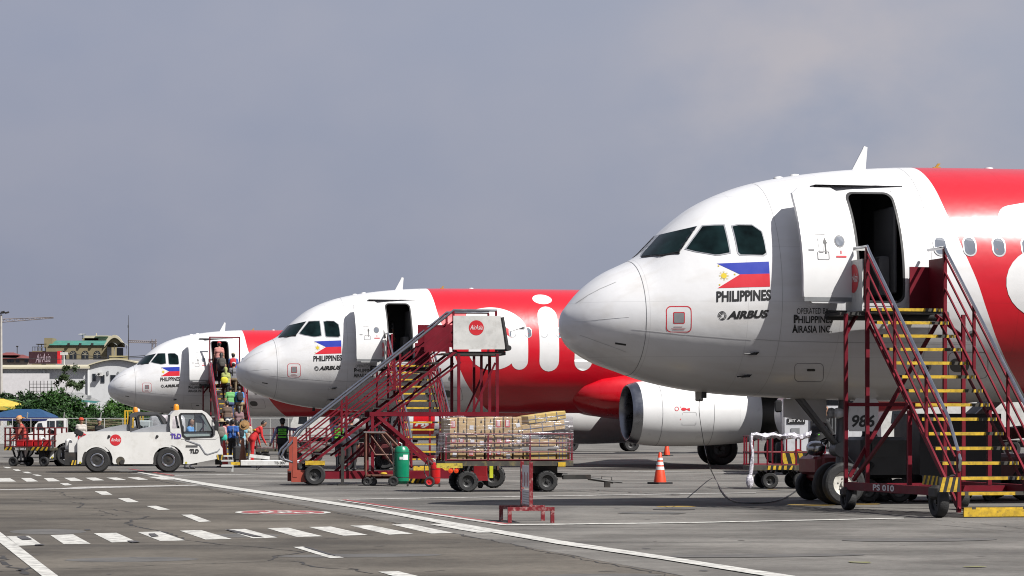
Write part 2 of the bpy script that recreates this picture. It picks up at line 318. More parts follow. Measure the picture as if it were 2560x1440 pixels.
gell('paint_stain', 2150, 1407, .11, .16, PG, .0085); gell('paint_stain', 2437, 1418, .12, .10, PG, .0085); gell('yellow_tape', 1930, 1224, .12, .12, PY, .0085)
gell('oil_stain', 1685, 1274, .35, .4, TAR, .006); gell('oil_stain', 1630, 1283, .55, .5, mat('old_oil', (.10, .098, .093), .8, var=.3), .006)
def crack(pts, wd, z=.0065, jit=.03, par=apron):
    P = [Vector((*gp(x, y), z)) for x, y in pts]; Q = []
    for a, b in zip(P, P[1:]):
        n = max(2, int((b-a).length/.22))
        Q += [a+(b-a)*(i/n)+Vector((random.gauss(0, jit), random.gauss(0, jit*1.6), 0)) for i in range(n)]
    Q.append(P[-1]); mb = MB(); V = []
    for i, p in enumerate(Q):
        d = (Q[min(i+1, len(Q)-1)]-Q[max(i-1, 0)]).normalized(); s = Vector((-d.y, d.x, 0))*wd*random.uniform(.3, 1.7)
        V += [p-s, p+s]
    mb.add(V, [(2*i, 2*i+1, 2*i+3, 2*i+2) for i in range(len(Q)-1)]).build('crack', TAR, par, smooth=False)
crack([(510,1221),(615,1243),(826,1281),(958,1304),(1141,1336),(1292,1364),(1468,1403),(1609,1427),(1690,1450)], .012)
for q, wd in (([(0,256),(190,252),(330,274),(500,268)],.02), ([(500,270),(610,285),(540,312),(760,322),(940,345)],.02), ([(1060,372),(930,405),(905,432),(1060,465),(1200,498)],.022), ([(1200,500),(1330,545),(1560,575),(1900,600),(2160,630)],.014),
              ([(2160,630),(1960,660),(1925,690),(2120,700),(2250,735),(2560,758)],.016), ([(0,650),(40,700),(60,735),(150,750),(190,790)],.03), ([(0,770),(120,765),(220,740)],.025), ([(360,752),(590,743)],.01),
              ([(640,750),(1100,725),(1900,700)],.007), ([(0,412),(500,390)],.008), ([(1380,710),(1520,715),(1925,692)],.006), ([(300,190),(430,200),(470,230),(620,255)],.012), ([(700,330),(860,375),(650,362)],.01),
              ([(2160,625),(2560,620)],.008), ([(700,390),(860,400)],.01), ([(1100,115),(1270,150)],.02)):
    crack(z5(*q), wd)
for q, wd in (([(0,625),(480,607),(1060,595),(1400,590)],.007), ([(0,740),(220,745),(380,785)],.010), ([(780,770),(900,758)],.008), ([(1850,545),(2100,540)],.006), ([(860,570),(1000,560)],.006), ([(1900,185),(2250,205),(2560,225)],.02)):
    crack(z6(*q), wd)
for q, wd in (([(0,225),(100,228)],.02), ([(1810,390),(2200,420),(2560,462)],.009), ([(400,618),(1200,600),(1900,575),(2560,560)],.005)):
    crack(z7(*q), wd)

# tar smears and rubber over the stripes, patched repairs
SM = mat('tar_smear', (.055, .052, .055), .85, var=.3)
for q in ([(118,522),(180,519),(230,543),(160,546)], [(1600,470),(1660,476),(1880,527),(1800,522),(1640,484)], [(1055,502),(1100,500),(1130,520),(1080,524)], [(900,553),(965,552),(1000,562),(940,566)], [(2150,594),(2200,600),(2420,668),(2330,650)], [(245,580),(300,576),(320,582),(260,587)], [(600,470),(640,469),(650,474),(605,475)]): gpoly('tar_smear', z5(*q), SM, .0145)
for i in range(46):
    px, py = random.uniform(-50, 2600), random.uniform(1195, 1445)
    if py < 1260 and 700 < px < 2500: continue
    gell('tar_smear', px, py, random.uniform(.02, .10), random.uniform(.01, .06), SM, .0062, 9)
for px, py, rx, ry in ((330,1400,.7,.5), (120,1330,.5,.9), (900,1390,.9,.4), (1900,1390,1.2,.35), (2300,1350,1.0,.5), (1500,1440,.6,.3), (600,1340,.5,.6)): gell('rubber_patch', px, py, rx, ry, mat('road_patch', (.095, .09, .085), .9, var=.25, scale=2, dirt=(.13, .125, .115), dirt_amt=.9), .0055 if px > 1300 else .0058, 18)

# slab joints of the apron, square to the stands
JT = mat('slab_joint', (.065, .062, .06), .9, var=.3)
for i in range(-3, 14):
    o = Vector((4.0, 30.0, .0045))+RD*(i*7.5); a, b = o-RQ*(2.5 if i < 9 else 12), o+RQ*45; n = 60; P = []
    for j in range(n+1): q = a+(b-a)*(j/n)+RD*random.gauss(0, .012); wd = random.uniform(.006, .016); P += [q-RD*wd, q+RD*wd]
    MB().add(P, [(2*j, 2*j+1, 2*j+3, 2*j+2) for j in range(n)]).build('slab_joint', JT, apron, smooth=False)
for i in range(6):
    o = Vector((1.5+7.5*i, 26.0, .0045)); a, b = o-RD*2, o+RD*120; n = 150; P = []
    for j in range(n+1): q = a+(b-a)*(j/n)+RQ*random.gauss(0, .010); wd = random.uniform(.005, .014); P += [q-RQ*wd, q+RQ*wd]
    MB().add(P, [(2*j, 2*j+1, 2*j+3, 2*j+2) for j in range(n)]).build('slab_joint', JT, apron, smooth=False)
# ---------------------------------------------------------------- airliners (local x: aft of the nose, -y: port side facing the camera, z up)
PA = R(13); PCc, PSs = math.cos(PA), math.sin(PA)
P1 = (0.827, 47.58)
def pchip(xs, ys):
    x, y = np.array(xs, float), np.array(ys, float); h = np.diff(x); d = np.diff(y)/h; m = np.zeros_like(y); m[0], m[-1] = d[0], d[-1]
    for i in range(1, len(x)-1): m[i] = 0 if d[i-1]*d[i] <= 0 else (3*(h[i-1]+h[i]))/((2*h[i]+h[i-1])/d[i-1]+(h[i]+2*h[i-1])/d[i])
    def f(v):
        v = min(max(v, x[0]), x[-1]); i = min(int(np.searchsorted(x, v, 'right'))-1, len(x)-2); s = (v-x[i])/h[i]
        return float((1+2*s)*(1-s)**2*y[i]+s*(1-s)**2*h[i]*m[i]+s*s*(3-2*s)*y[i+1]+s*s*(s-1)*h[i]*m[i+1])
    return f
def prof(tab): g = pchip([math.sqrt(a) for a, _ in tab], [b for _, b in tab]); return lambda t: g(math.sqrt(max(t, 0)))
TOP = prof([(0,3.15),(.028,3.324),(.142,3.484),(.427,3.793),(.777,4.044),(1.093,4.193),(1.36,4.33),(1.6,4.56),(1.835,4.80),(2.023,4.961),(2.313,5.178),(2.604,5.337),(2.947,5.483),(3.247,5.585),(3.613,5.678),(4.292,5.802),(5.31,5.917),(6.345,5.974),(8.5,5.99),(22,5.99),(27,5.95),(32,5.7),(37.3,5.2)])
BOT = prof([(0,3.15),(.028,2.959),(.142,2.759),(.285,2.65),(.577,2.486),(1.035,2.325),(1.352,2.215),(1.878,2.085),(2.458,1.99),(3.049,1.932),(4.055,1.881),(4.922,1.852),(5.841,1.829),(8,1.82),(21,1.82),(25,2.1),(30,3.1),(37.3,4.7)])
MID = prof([(0,3.15),(.5,3.16),(1,3.2),(2,3.35),(3,3.5),(4.5,3.72),(6,3.86),(7.2,3.9),(22,3.9),(28,4.3),(37.3,4.95)])
WID = prof([(0,0),(.028,.2),(.142,.46),(.3,.68),(.58,.94),(1,1.19),(1.5,1.39),(2,1.54),(2.5,1.655),(3,1.745),(4,1.875),(5,1.94),(6,1.97),(7,1.975),(23,1.975),(27,1.8),(32,1.15),(37.3,.2)])
def ysurf(t, z):
    zm = MID(t); h = (TOP(t)-zm) if z >= zm else (zm-BOT(t)); q = min(1.0, abs(z-zm)/max(h, 1e-4)); return WID(t)*math.sqrt(max(0.0, 1-q*q))
def hull(t, z, off=.006, side=-1):
    y = ysurf(t, z); e = .02; dt = (ysurf(t+e, z)-ysurf(t-e, z))/(2*e); dz = (ysurf(t, z+e)-ysurf(t, z-e))/(2*e)
    off = off*.5; n = Vector((-dt, 1, -dz)).normalized(); return Vector((t+n.x*off, side*(y+n.y*off), z+n.z*off))
def tz(px, py):
    """photo pixel on the nearest airliner -> station and height on its port side"""
    u = (px-1280)/F; Y = -1.8; t = z = 0
    for _ in range(25):
        D = (Y-P1[0]*PSs+P1[1]*PCc)/(PCc-u*PSs); X = u*D; t = (X-P1[0])*PCc+(D-P1[1])*PSs; z = HC+(HY-py)*D/F
        z = max(BOT(max(t, .02))+.01, min(TOP(max(t, .02))-.01, z)); Y = .5*Y-.5*ysurf(max(t, .02), z)
    return (max(t, .02), z)
def hull_patch(name, pts, m, parent, off=.006, side=-1, dz=.07, dt=.16, faces=None):
    """flat outline(s) in (station, height), cut small and laid on the hull"""
    bm = bmesh.new(); vs_ = [bm.verts.new((p[0], 0, p[1])) for p in pts]
    for f in (faces or [tuple(range(len(pts)))]):
        try: bm.faces.new([vs_[i] for i in f])
        except ValueError: pass
    bmesh.ops.triangulate(bm, faces=bm.faces[:])
    ts = [p[0] for p in pts]; zs = [p[1] for p in pts]
    for lo, hi, st, no in ((min(zs), max(zs), dz, (0, 0, 1)), (min(ts), max(ts), dt, (1, 0, 0))):
        k = lo+st
        while k < hi-1e-3:
            bmesh.ops.bisect_plane(bm, geom=bm.verts[:]+bm.edges[:]+bm.faces[:], plane_co=(k, 0, k), plane_no=no); k += st
    for v in bm.verts: v.co = hull(v.co.x, v.co.z, off, side)
    bmesh.ops.recalc_face_normals(bm, faces=bm.faces)
    me = bpy.data.meshes.new(name); bm.to_mesh(me); bm.free(); me.materials.append(m); me.shade_smooth()
    for p in me.polygons: pass
    if me.polygons and sum(p.normal.y for p in me.polygons)*side < 0: me.flip_normals()
    return link(name, me, parent)
def hull_text(name, body, ll, lr, ul, m, parent, shear=0, bold=0, off=.012):
    V, fs = text2d(body, shear, bold); a, b, c = (np.array(tz(*q)) for q in (ll, lr, ul))
    return hull_patch(name, [tuple(a+(b-a)*x+(c-a)*y) for x, y in V], m, parent, off, faces=fs, dz=.06, dt=.12)
def outline(pts, wd):
    """ring of width wd just inside a closed outline -> (points, faces)"""
    n = len(pts); cx = sum(p[0] for p in pts)/n; cz = sum(p[1] for p in pts)/n; Q = []
    for p in pts:
        d = math.hypot(p[0]-cx, p[1]-cz); k = 1-wd/max(d, 1e-3); Q.append((cx+(p[0]-cx)*k, cz+(p[1]-cz)*k))
    return list(pts)+Q, [(i, (i+1) % n, (i+1) % n+n, i+n) for i in range(n)]
def grow(pts, k):
    n = len(pts); cx = sum(p[0] for p in pts)/n; cz = sum(p[1] for p in pts)/n
    return [(cx+(x-cx)*k, cz+(z-cz)*k) for x, z in pts]
def livery_mat():
    m = bpy.data.materials.new('airliner_paint'); m.use_nodes = True; t = m.node_tree; b = t.nodes['Principled BSDF']; Lk = t.links.new
    tcn = t.nodes.new('ShaderNodeTexCoord'); sp = t.nodes.new('ShaderNodeSeparateXYZ'); Lk(tcn.outputs['Object'], sp.inputs[0])
    mr = t.nodes.new('ShaderNodeMapRange'); mr.inputs[1].default_value = 1.8; mr.inputs[2].default_value = 6.0; Lk(sp.outputs['Z'], mr.inputs[0])
    fc = t.nodes.new('ShaderNodeFloatCurve'); cv = fc.mapping.curves[0]
    pts = [((z-1.8)/4.2, (x-6)/3) for z, x in ((1.8,8.55),(2.18,7.96),(2.75,7.42),(3.3,7.1),(3.89,6.85),(4.5,6.6),(5.05,6.44),(5.6,6.37),(6.0,6.34))]
    cv.points[0].location = pts[0]; cv.points[1].location = pts[-1]
    for p in pts[1:-1]: cv.points.new(*p)
    fc.mapping.update(); Lk(mr.outputs[0], fc.inputs['Value'])
    th = t.nodes.new('ShaderNodeMath'); th.operation = 'MULTIPLY_ADD'; th.inputs[1].default_value = 3; th.inputs[2].default_value = 6; Lk(fc.outputs[0], th.inputs[0])
    gt = t.nodes.new('ShaderNodeMath'); gt.operation = 'GREATER_THAN'; Lk(sp.outputs['X'], gt.inputs[0]); Lk(th.outputs[0], gt.inputs[1])
    n = t.nodes.new('ShaderNodeTexNoise'); n.inputs['Scale'].default_value = .9; n.inputs['Detail'].default_value = 7; Lk(tcn.outputs['Object'], n.inputs['Vector'])
    v = t.nodes.new('ShaderNodeMapRange'); v.inputs[1].default_value = .3; v.inputs[2].default_value = .7; v.inputs[3].default_value = .95; v.inputs[4].default_value = 1.03; Lk(n.outputs['Fac'], v.inputs[0])
    # streaky grime that gathers on the underside of any airliner
    mg = t.nodes.new('ShaderNodeMapping'); mg.inputs['Scale'].default_value = (.5, 3, 3); Lk(tcn.outputs['Object'], mg.inputs[0])
    n2 = t.nodes.new('ShaderNodeTexNoise'); n2.inputs['Scale'].default_value = 1.2; n2.inputs['Detail'].default_value = 8; Lk(mg.outputs[0], n2.inputs['Vector'])
    g1 = t.nodes.new('ShaderNodeMapRange'); g1.inputs[1].default_value = .5; g1.inputs[2].default_value = .8; g1.inputs[3].default_value = 0; g1.inputs[4].default_value = .55; Lk(n2.outputs['Fac'], g1.inputs[0])
    c1 = t.nodes.new('ShaderNodeMix'); c1.data_type = 'RGBA'; c1.inputs[6].default_value = (.535, .535, .54, 1); c1.inputs[7].default_value = (.40, .001, .010, 1); Lk(gt.outputs[0], c1.inputs[0])
    c2 = t.nodes.new('ShaderNodeMix'); c2.data_type = 'RGBA'; c2.blend_type = 'MULTIPLY'; c2.inputs[0].default_value = 1; Lk(c1.outputs[2], c2.inputs[6]); Lk(v.outputs[0], c2.inputs[7])
    c3 = t.nodes.new('ShaderNodeMix'); c3.data_type = 'RGBA'; c3.blend_type = 'MULTIPLY'; Lk(g1.outputs[0], c3.inputs[0]); Lk(c2.outputs[2], c3.inputs[6]); c3.inputs[7].default_value = (.78, .74, .68, 1)
    Lk(c3.outputs[2], b.inputs['Base Color']); b.inputs['Roughness'].default_value = .34; b.inputs['Specular IOR Level'].default_value = .4; b.inputs['Coat Weight'].default_value = .55; b.inputs['Coat Roughness'].default_value = .2
    # skin joints: frames every 1.07 m and lap joints along the barrel, plus slight waviness of the thin skin
    def lines(src, period, off, wd):
        a_ = t.nodes.new('ShaderNodeMath'); a_.operation = 'ADD'; a_.inputs[1].default_value = off; Lk(src, a_.inputs[0])
        p_ = t.nodes.new('ShaderNodeMath'); p_.operation = 'PINGPONG'; p_.inputs[1].default_value = period/2; Lk(a_.outputs[0], p_.inputs[0])
        l_ = t.nodes.new('ShaderNodeMath'); l_.operation = 'LESS_THAN'; l_.inputs[1].default_value = wd; Lk(p_.outputs[0], l_.inputs[0]); return l_.outputs[0]
    mxl = t.nodes.new('ShaderNodeMath'); mxl.operation = 'MAXIMUM'; Lk(lines(sp.outputs['X'], 1.6, .35, .006), mxl.inputs[0]); Lk(lines(sp.outputs['Z'], .93, .22, .005), mxl.inputs[1])
    fl_ = t.nodes.new('ShaderNodeMath'); fl_.operation = 'MULTIPLY'; fl_.inputs[1].default_value = .24; Lk(mxl.outputs[0], fl_.inputs[0])
    c4 = t.nodes.new('ShaderNodeMix'); c4.data_type = 'RGBA'; c4.blend_type = 'MULTIPLY'; Lk(fl_.outputs[0], c4.inputs[0]); Lk(c3.outputs[2], c4.inputs[6]); c4.inputs[7].default_value = (.45, .45, .46, 1); Lk(c4.outputs[2], b.inputs['Base Color'])
    n4 = t.nodes.new('ShaderNodeTexNoise'); n4.inputs['Scale'].default_value = 2.6; n4.inputs['Detail'].default_value = 2; Lk(tcn.outputs['Object'], n4.inputs['Vector']); bq = t.nodes.new('ShaderNodeBump'); bq.inputs['Strength'].default_value = .12; bq.inputs['Distance'].default_value = .05; Lk(n4.outputs['Fac'], bq.inputs['Height']); Lk(bq.outputs[0], b.inputs['Normal']); Lk(bq.outputs[0], b.inputs['Coat Normal'])
    return m
LIV = livery_mat(); HW = mat('hull_white', (.8, .8, .8), .32, var=.03, coat=.4); HR = mat('hull_red', (.64, .003, .013), .3, var=.05, spec=.4, coat=.4)
LINE = mat('panel_line', (.22, .22, .23), .6, var=.1); LINEL = mat('seam_highlight', (.86, .86, .86), .35, var=.02)
PANE = mat('cabin_pane', (.16, .18, .22), .12, var=.1, spec=.7); WFR = mat('window_rim', (.62, .63, .64), .3, metal=.6, var=.05)
CGL = mat('cockpit_glass', (.006, .016, .017), .08, var=.8, scale=2.2, spec=.14); FBL = mat('flag_blue', (.012, .035, .40), .45, var=.04); FRD = mat('flag_red', (.66, .008, .025), .45, var=.04); FYL = mat('flag_yellow', (.72, .55, .02), .45, var=.04)
INT = mat('cabin_lining', (.09, .09, .095), .6, var=.1); LIP = mat('bare_aluminium', (.34, .35, .38), .3, metal=1, var=.12, scale=4); TITAN = mat('dark_titanium', (.055, .053, .052), .38, metal=.7, var=.25)
NACB = mat('reverser_grey_blue', (.36, .42, .48), .4, var=.05); FAN = mat('fan_blade', (.03, .03, .033), .35, metal=.8, var=.1)
DT0, DT1, DZ0, DZ1 = 4.72, 5.56, 3.48, 5.42
def make_plane():
    root = thing('airliner', 'nearest airliner, its white nose and red body filling the right of the picture', 'airplane', (P1[0], P1[1], 0), PA, 'airliners parked side by side on the apron')
    # hull with the forward door cut out
    ts = [0.0, .004, .012, .028, .05, .08, .12, .17, .23, .3, .38, .47, .57, .68]+[round(.8+.1*i, 3) for i in range(38)]+[round(4.6+.06*i, 3) for i in range(19)]+[5.8+.2*i for i in range(17)]+[9.2+.6*i for i in range(24)]+[23.5+.6*i for i in range(24)]
    N = 150; V = []; Fc = []; idx = []
    for t in ts:
        zm, tp, bt, wd = MID(t), TOP(t), BOT(t), WID(t); row = []
        for k in range(N):
            p = 2*math.pi*k/N; s, c = math.sin(p), math.cos(p); V.append((t, -wd*c, zm+(tp-zm if s >= 0 else zm-bt)*s)); row.append(len(V)-1)
        idx.append(row)
    for i in range(len(ts)-1):
        for k in range(N):
            a, b, c, d = idx[i][k], idx[i][(k+1) % N], idx[i+1][(k+1) % N], idx[i+1][k]
            ct = (ts[i]+ts[i+1])/2; cz = (V[a][2]+V[b][2])/2; cy = V[a][1]
            if DT0 < ct < DT1 and DZ0 < cz < DZ1 and cy < 0: continue
            Fc.append((a, b, c, d))
    Fc.append(tuple(idx[-1]))
    MB().add(V, Fc).build('fuselage', LIV, root, ang=50)
    # forward door: frame, dark vestibule, the door itself swung forward on its arm
    P = rrect(DT0-.05, DT1+.05, DZ0-.05, DZ1+.05, .17, 6); Q = rrect(DT0+.015, DT1-.015, DZ0+.015, DZ1-.015, .13, 6); n = len(P)
    fr = hull_patch('door_frame', P+Q, HW, root, .012, faces=[(i, (i+1) % n, (i+1) % n+n, i+n) for i in range(n)])
    P2 = rrect(DT0+.005, DT1-.005, DZ0+.005, DZ1-.005, .14, 6); Q2 = rrect(DT0+.045, DT1-.045, DZ0+.04, DZ1-.04, .12, 6)
    hull_patch('door_seal', P2+Q2, mat('seal_black', (.02, .02, .022), .6), fr, .017, faces=[(i, (i+1) % n, (i+1) % n+n, i+n) for i in range(n)])
    v = MB(); x0, x1, z0, z1, y0, y1 = DT0-.5, DT1+.25, DZ0-.01, DZ1+.12, -1.86, .9
    v.quad((x0,-1.7,z0),(x1,-1.7,z0),(x1,y1,z0),(x0,y1,z0)); v.quad((x0,-1.2,z1),(x1,-1.2,z1),(x1,y1,z1),(x0,y1,z1)); v.quad((x0,y1,z0),(x1,y1,z0),(x1,y1,z1),(x0,y1,z1))
    v.quad((x0,-1.1,z0),(x0,y1,z0),(x0,y1,z1),(x0,-1.1,z1)); v.quad((x1,-1.3,z0),(x1,y1,z0),(x1,y1,z1),(x1,-1.1,z1))
    v.build('vestibule', INT, root, smooth=False)
    g = MB().box((DT1+.02, -.95, z0+.95), (.06, 1.0, 1.5), bev=.02); g.box((DT1-.12, -1.0, z0+.5), (.2, .6, .7), bev=.03); g.box((DT0+.3, .55, z0+.55), (.7, .5, 1.1), bev=.04); g.build('galley_panel', mat('galley_lining', (.17, .17, .17), .5), root)
    dv = MB(); nz_, nt_ = 18, 8; sh = Vector((-1.08, -.40, .0)); Vd = []
    rr = .17
    for off in (0, .11):
        for j in range(nz_+1):
            for i in range(nt_+1):
                fz, ft = j/nz_, i/nt_; z = DZ0-.03+(DZ1-DZ0+.06)*fz
                e = max(0, rr-min(fz, 1-fz)*(DZ1-DZ0)); ins = rr-math.sqrt(max(0, rr*rr-e*e)) if e > 0 else 0      # rounded corners
                t = DT0-.03+ins+(DT1-DT0+.06-2*ins)*ft; tt = .5*(DT0+DT1); Vd.append(Vector((t, -(ysurf(tt, z)-off*.9), z))+sh)
    W_ = nt_+1; H_ = nz_+1; Fd = []
    for l, o in ((0, 0), (1, W_*H_)):
        Fd += [(o+j*W_+i, o+j*W_+i+1, o+(j+1)*W_+i+1, o+(j+1)*W_+i) for j in range(nz_) for i in range(nt_)]
    bd = [i for i in range(W_)]+[j*W_+nt_ for j in range(1, H_)]+[nz_*W_+i for i in range(nt_-1, -1, -1)]+[j*W_ for j in range(nz_-1, 0, -1)]
    o = W_*H_; Fd += [(bd[i], bd[(i+1) % len(bd)], bd[(i+1) % len(bd)]+o, bd[i]+o) for i in range(len(bd))]
    door = dv.add(Vd, Fd).build('door', HW, root, ang=40)
    def dpt(t, z, off=.006): return Vector((t, -(ysurf(.5*(DT0+DT1), z)+off), z))+sh
    def dpatch(name, mb_pts, faces, m, off=.006): MB().add([dpt(t, z, off) for t, z in mb_pts], faces).build(name, m, door, smooth=False)
    cz, ct = 4.50, 5.36; circ = [(ct+.075*math.cos(2*math.pi*i/20), cz+.085*math.sin(2*math.pi*i/20)) for i in range(20)]
    dpatch('porthole_rim', grow(circ, 1.25), [tuple(range(20))], LINE, .005); dpatch('porthole', circ, [tuple(range(20))], PANE, .009)
    dpatch('arrow_mark', [(5.09,4.28),(5.115,4.28),(5.115,4.46),(5.14,4.46),(5.10,4.56),(5.065,4.46),(5.09,4.46)], [tuple(range(7))], TXTB, .007)
    hp, hf = outline(rrect(4.95, 5.16, 4.18, 4.32, .02), .012); dpatch('handle_recess', hp, hf, LINE, .006)
    hp, hf = outline([(4.93,4.62),(5.12,4.62),(5.08,4.55),(5.06,4.3),(4.99,4.3),(4.97,4.55)], .012); dpatch('handle_recess', hp, hf, LINE, .006)
    dpatch('placard', rrect(5.0, 5.16, 4.80, 4.86, .005, 1), [tuple(range(8))], GREY, .006)
    dpatch('placard', rrect(4.68+.12, 4.9, 4.33, 4.36, .004, 1), [tuple(range(8))], LINE, .006); dpatch('placard', rrect(5.28, 5.46, 4.22, 4.25, .004, 1), [tuple(range(8))], FRD, .006); dpatch('placard', rrect(5.36, 5.38, 4.28, 4.34, .004, 1), [tuple(range(8))], FRD, .006)
    bp_ = [(DT0-.01+(DT1-DT0+.02)*i/8, z) for z in (DZ0+.0, DZ0+.07) for i in range(9)]; dpatch('sill_strip', bp_, [(i, i+1, i+10, i+9) for i in range(8)], GREY, .004)
    MB().beam((DT0-.1, -1.7, 4.35), (DT0-.35, -2.15, 4.35), .1, .18).beam((DT0-.02, -1.75, 4.2), (DT0-.2, -2.1, 4.5), .05).build('hinge_arm', mat('arm_grey', (.3, .3, .31), .5), root)
    # cockpit glazing, both sides
    pan = {'w1': [(1604,641),(1650,582),(1741,567),(1722,594),(1697,632),(1660,636)], 'w2': [(1717,622),(1733,600),(1757,567),(1785,565),(1809,564.5),(1818,600),(1824,631),(1800,635.5),(1788,636),(1740,628)], 'w3': [(1832,567),(1846,564),(1880,564.5),(1903,580),(1910,604),(1915,632),(1908,637),(1852,636),(1846,630)]}
    for k, px in pan.items():
        q = [tz(*p) for p in px]
        for sd in (-1, 1):
            f_ = hull_patch('cockpit_window_frame', grow(q, 1.09 if k != 'w1' else 1.05), WFR, root, .012, sd, .04, .05); hull_patch('cockpit_pane', q, CGL, f_, .026, sd, .04, .05)
    wp = [tz(1604,644), tz(1650,640), tz(1700,634)]
    MB().tube([hull(*p, .03) for p in wp], .011, 6).tube([hull(*tz(1655,640), .03), hull(*tz(1700,630), .03)], .012, 6).build('wiper', TXTB, root)
    # rings and seams
    def ring(name, t, wd=.012, m=LINE, a0=0, a1=360, off=.004):
        P = []; n = 96; A = [R(a0+(a1-a0)*i/n) for i in range(n+1)]
        for a in A:
            for tt in (t-wd/2, t+wd/2):
                s, c = math.sin(a), math.cos(a); zm = MID(tt); P.append((tt, -(WID(tt)+off)*c, zm+((TOP(tt)-zm if s >= 0 else zm-BOT(tt))+off)*s))
        MB().add(P, [(2*i, 2*i+1, 2*i+3, 2*i+2) for i in range(n)]).build(name, m, root)
    ring('radome_seam', 1.19, .009); ring('panel_seam', 3.42, .007, mat('faint_line', (.5, .5, .5), .5)); ring('panel_seam', 6.05, .006, MATS['faint_line'])
    def strip(name, pxs, wd, m, off=.006, z_only=True):
        q0 = [tz(*p) for p in pxs]; q = []; P = []
        for (a0, b0), (a1, b1) in zip(q0, q0[1:]): q += [(a0+(a1-a0)*i/6, b0+(b1-b0)*i/6) for i in range(6)]
        q.append(q0[-1])
        for t, z in q: P += [hull(t, z-wd/2, off), hull(t, z+wd/2, off)]
        MB().add(P, [(2*i, 2*i+1, 2*i+3, 2*i+2) for i in range(len(q)-1)]).build(name, m, root)
    strip('seam_line', [(1579,822),(1640,828),(1700,834),(1760,839),(1820,844),(1880,848)], .018, LINEL); strip('seam_line', [(1430,803),(1470,800),(1510,797),(1545,794),(1573,792)], .014, LINEL)  # pale strips paint the highlight along the nose seams
    strip('seam_line', [(1440,758),(1470,738),(1500,722),(1540,705)], .008, MATS['faint_line']); strip('seam_line', [(1885,848),(1960,853),(2100,856),(2200,857),(2440,857)], .010, MATS['faint_line'])
    strip('seam_line', [(2120,470),(2180,464),(2265,460)], .004, MATS['faint_line']); strip('drain_mast', [(1538,858),(1565,862)], .03, TXTB); strip('seam_line', [(1450,838),(1500,856),(1565,880)], .006, MATS['faint_line'])
    # port with red outline
    o_ = [tz(*p) for p in rrect(1665, 1729, 765, 831, 12)]; hp, hf = outline(o_, .016); hull_patch('port_outline', hp, FRD, root, .006, faces=hf)
    i_ = [tz(*p) for p in rrect(1683, 1712, 780, 809, 3)]; hull_patch('port_border', i_, FRD, root, .006); hull_patch('static_port', grow(i_, .86), GREY, root, .010)
    for yy, x0, x1 in ((817, 1684, 1706), (820.5, 1678, 1714), (824, 1681, 1711)): strip('port_placard', [(x0, yy), (x1, yy)], .008, mat('fine_print_red', (.5, .2, .2), .5))
    # national flag
    A, B, C_, D_, E_, G_ = tz(1792,659), tz(1922,654), tz(1924,684), tz(1850,686), tz(1925,716.5), tz(1794,720.5)
    hull_patch('flag_blue_band', [A, B, C_, D_], FBL, root, .007); hull_patch('flag_red_band', [D_, C_, E_, G_], FRD, root, .007)
    cx, cz = tz(1810, 689.5); hull_patch('flag_sun', [(cx+.048*math.cos(i*math.pi/9), cz+.048*math.sin(i*math.pi/9)) for i in range(18)], FYL, root, .008)
    ray = []; rf = []
    for i in range(8):
        a = i*math.pi/4
        for da in (-.16, 0, .16):
            k = len(ray); ray += [(cx+.055*math.cos(a+da*.8-.05), cz+.055*math.sin(a+da*.8-.05)), (cx+.055*math.cos(a+da*.8+.05), cz+.055*math.sin(a+da*.8+.05)), (cx+.092*math.cos(a+da), cz+.092*math.sin(a+da))]; rf.append((k, k+1, k+2))
    for sx, sy in ((1796.5, 665), (1799, 712), (1837, 686)):
        qx, qz = tz(sx, sy)
        for i in range(5):
            a = math.pi/2+i*2*math.pi/5; k = len(ray); ray += [(qx+.02*math.cos(a), qz+.02*math.sin(a)), (qx+.01*math.cos(a+1.9), qz+.01*math.sin(a+1.9)), (qx+.01*math.cos(a-1.9), qz+.01*math.sin(a-1.9))]; rf.append((k, k+1, k+2))
    hull_patch('flag_rays', ray, FYL, root, .009, faces=rf)
    # lettering
    hull_text('country_lettering', 'PHILIPPINES', (1791,755.5), (1927,751), (1791,728), TXTB, root, bold=.036)
    hull_text('maker_lettering', 'AIRBUS', (1817,798), (1922,794), (1817,778), TXTB, root, .28, .05)
    cx, cz = tz(1805.5, 789); sw = []; sf = []
    for j, (r0, r1, a0, a1) in enumerate(((.062,.076,20,210), (.040,.053,40,230), (.018,.031,60,250), (.062,.076,220,380), (.040,.053,250,400))):
        n = 14
        for i in range(n+1):
            a = R(a0+(a1-a0)*i/n); th = math.sin(math.pi*i/n)*.5+.5; k = len(sw); sw += [(cx+r0*math.cos(a), cz+r0*math.sin(a)), (cx+(r0+(r1-r0)*th)*math.cos(a), cz+(r0+(r1-r0)*th)*math.sin(a))]
            if i: sf.append((k-2, k-1, k+1, k))
    hull_patch('maker_emblem', sw, TXTB, root, .010, faces=sf)
    hull_text('operator_lettering', 'OPERATED BY:', (1992,785), (2073,784), (1992,770.5), TXTB, root); hull_text('operator_lettering', 'PHILIPPINES', (1986,808), (2081,807.5), (1986,790), TXTB, root, bold=.022)
    hull_text('operator_lettering', 'AIRASIA INC.', (1981,832), (2079,831.5), (1981,814), TXTB, root, bold=.022)
    hull_text('operator_lettering', 'P', (1984,808), (1995,808), (1984,786.5), TXTB, root, bold=.012, off=.016); hull_text('operator_lettering', 'A', (1980,832), (1994,832), (1980,810.5), TXTB, root, bold=.012, off=.016)
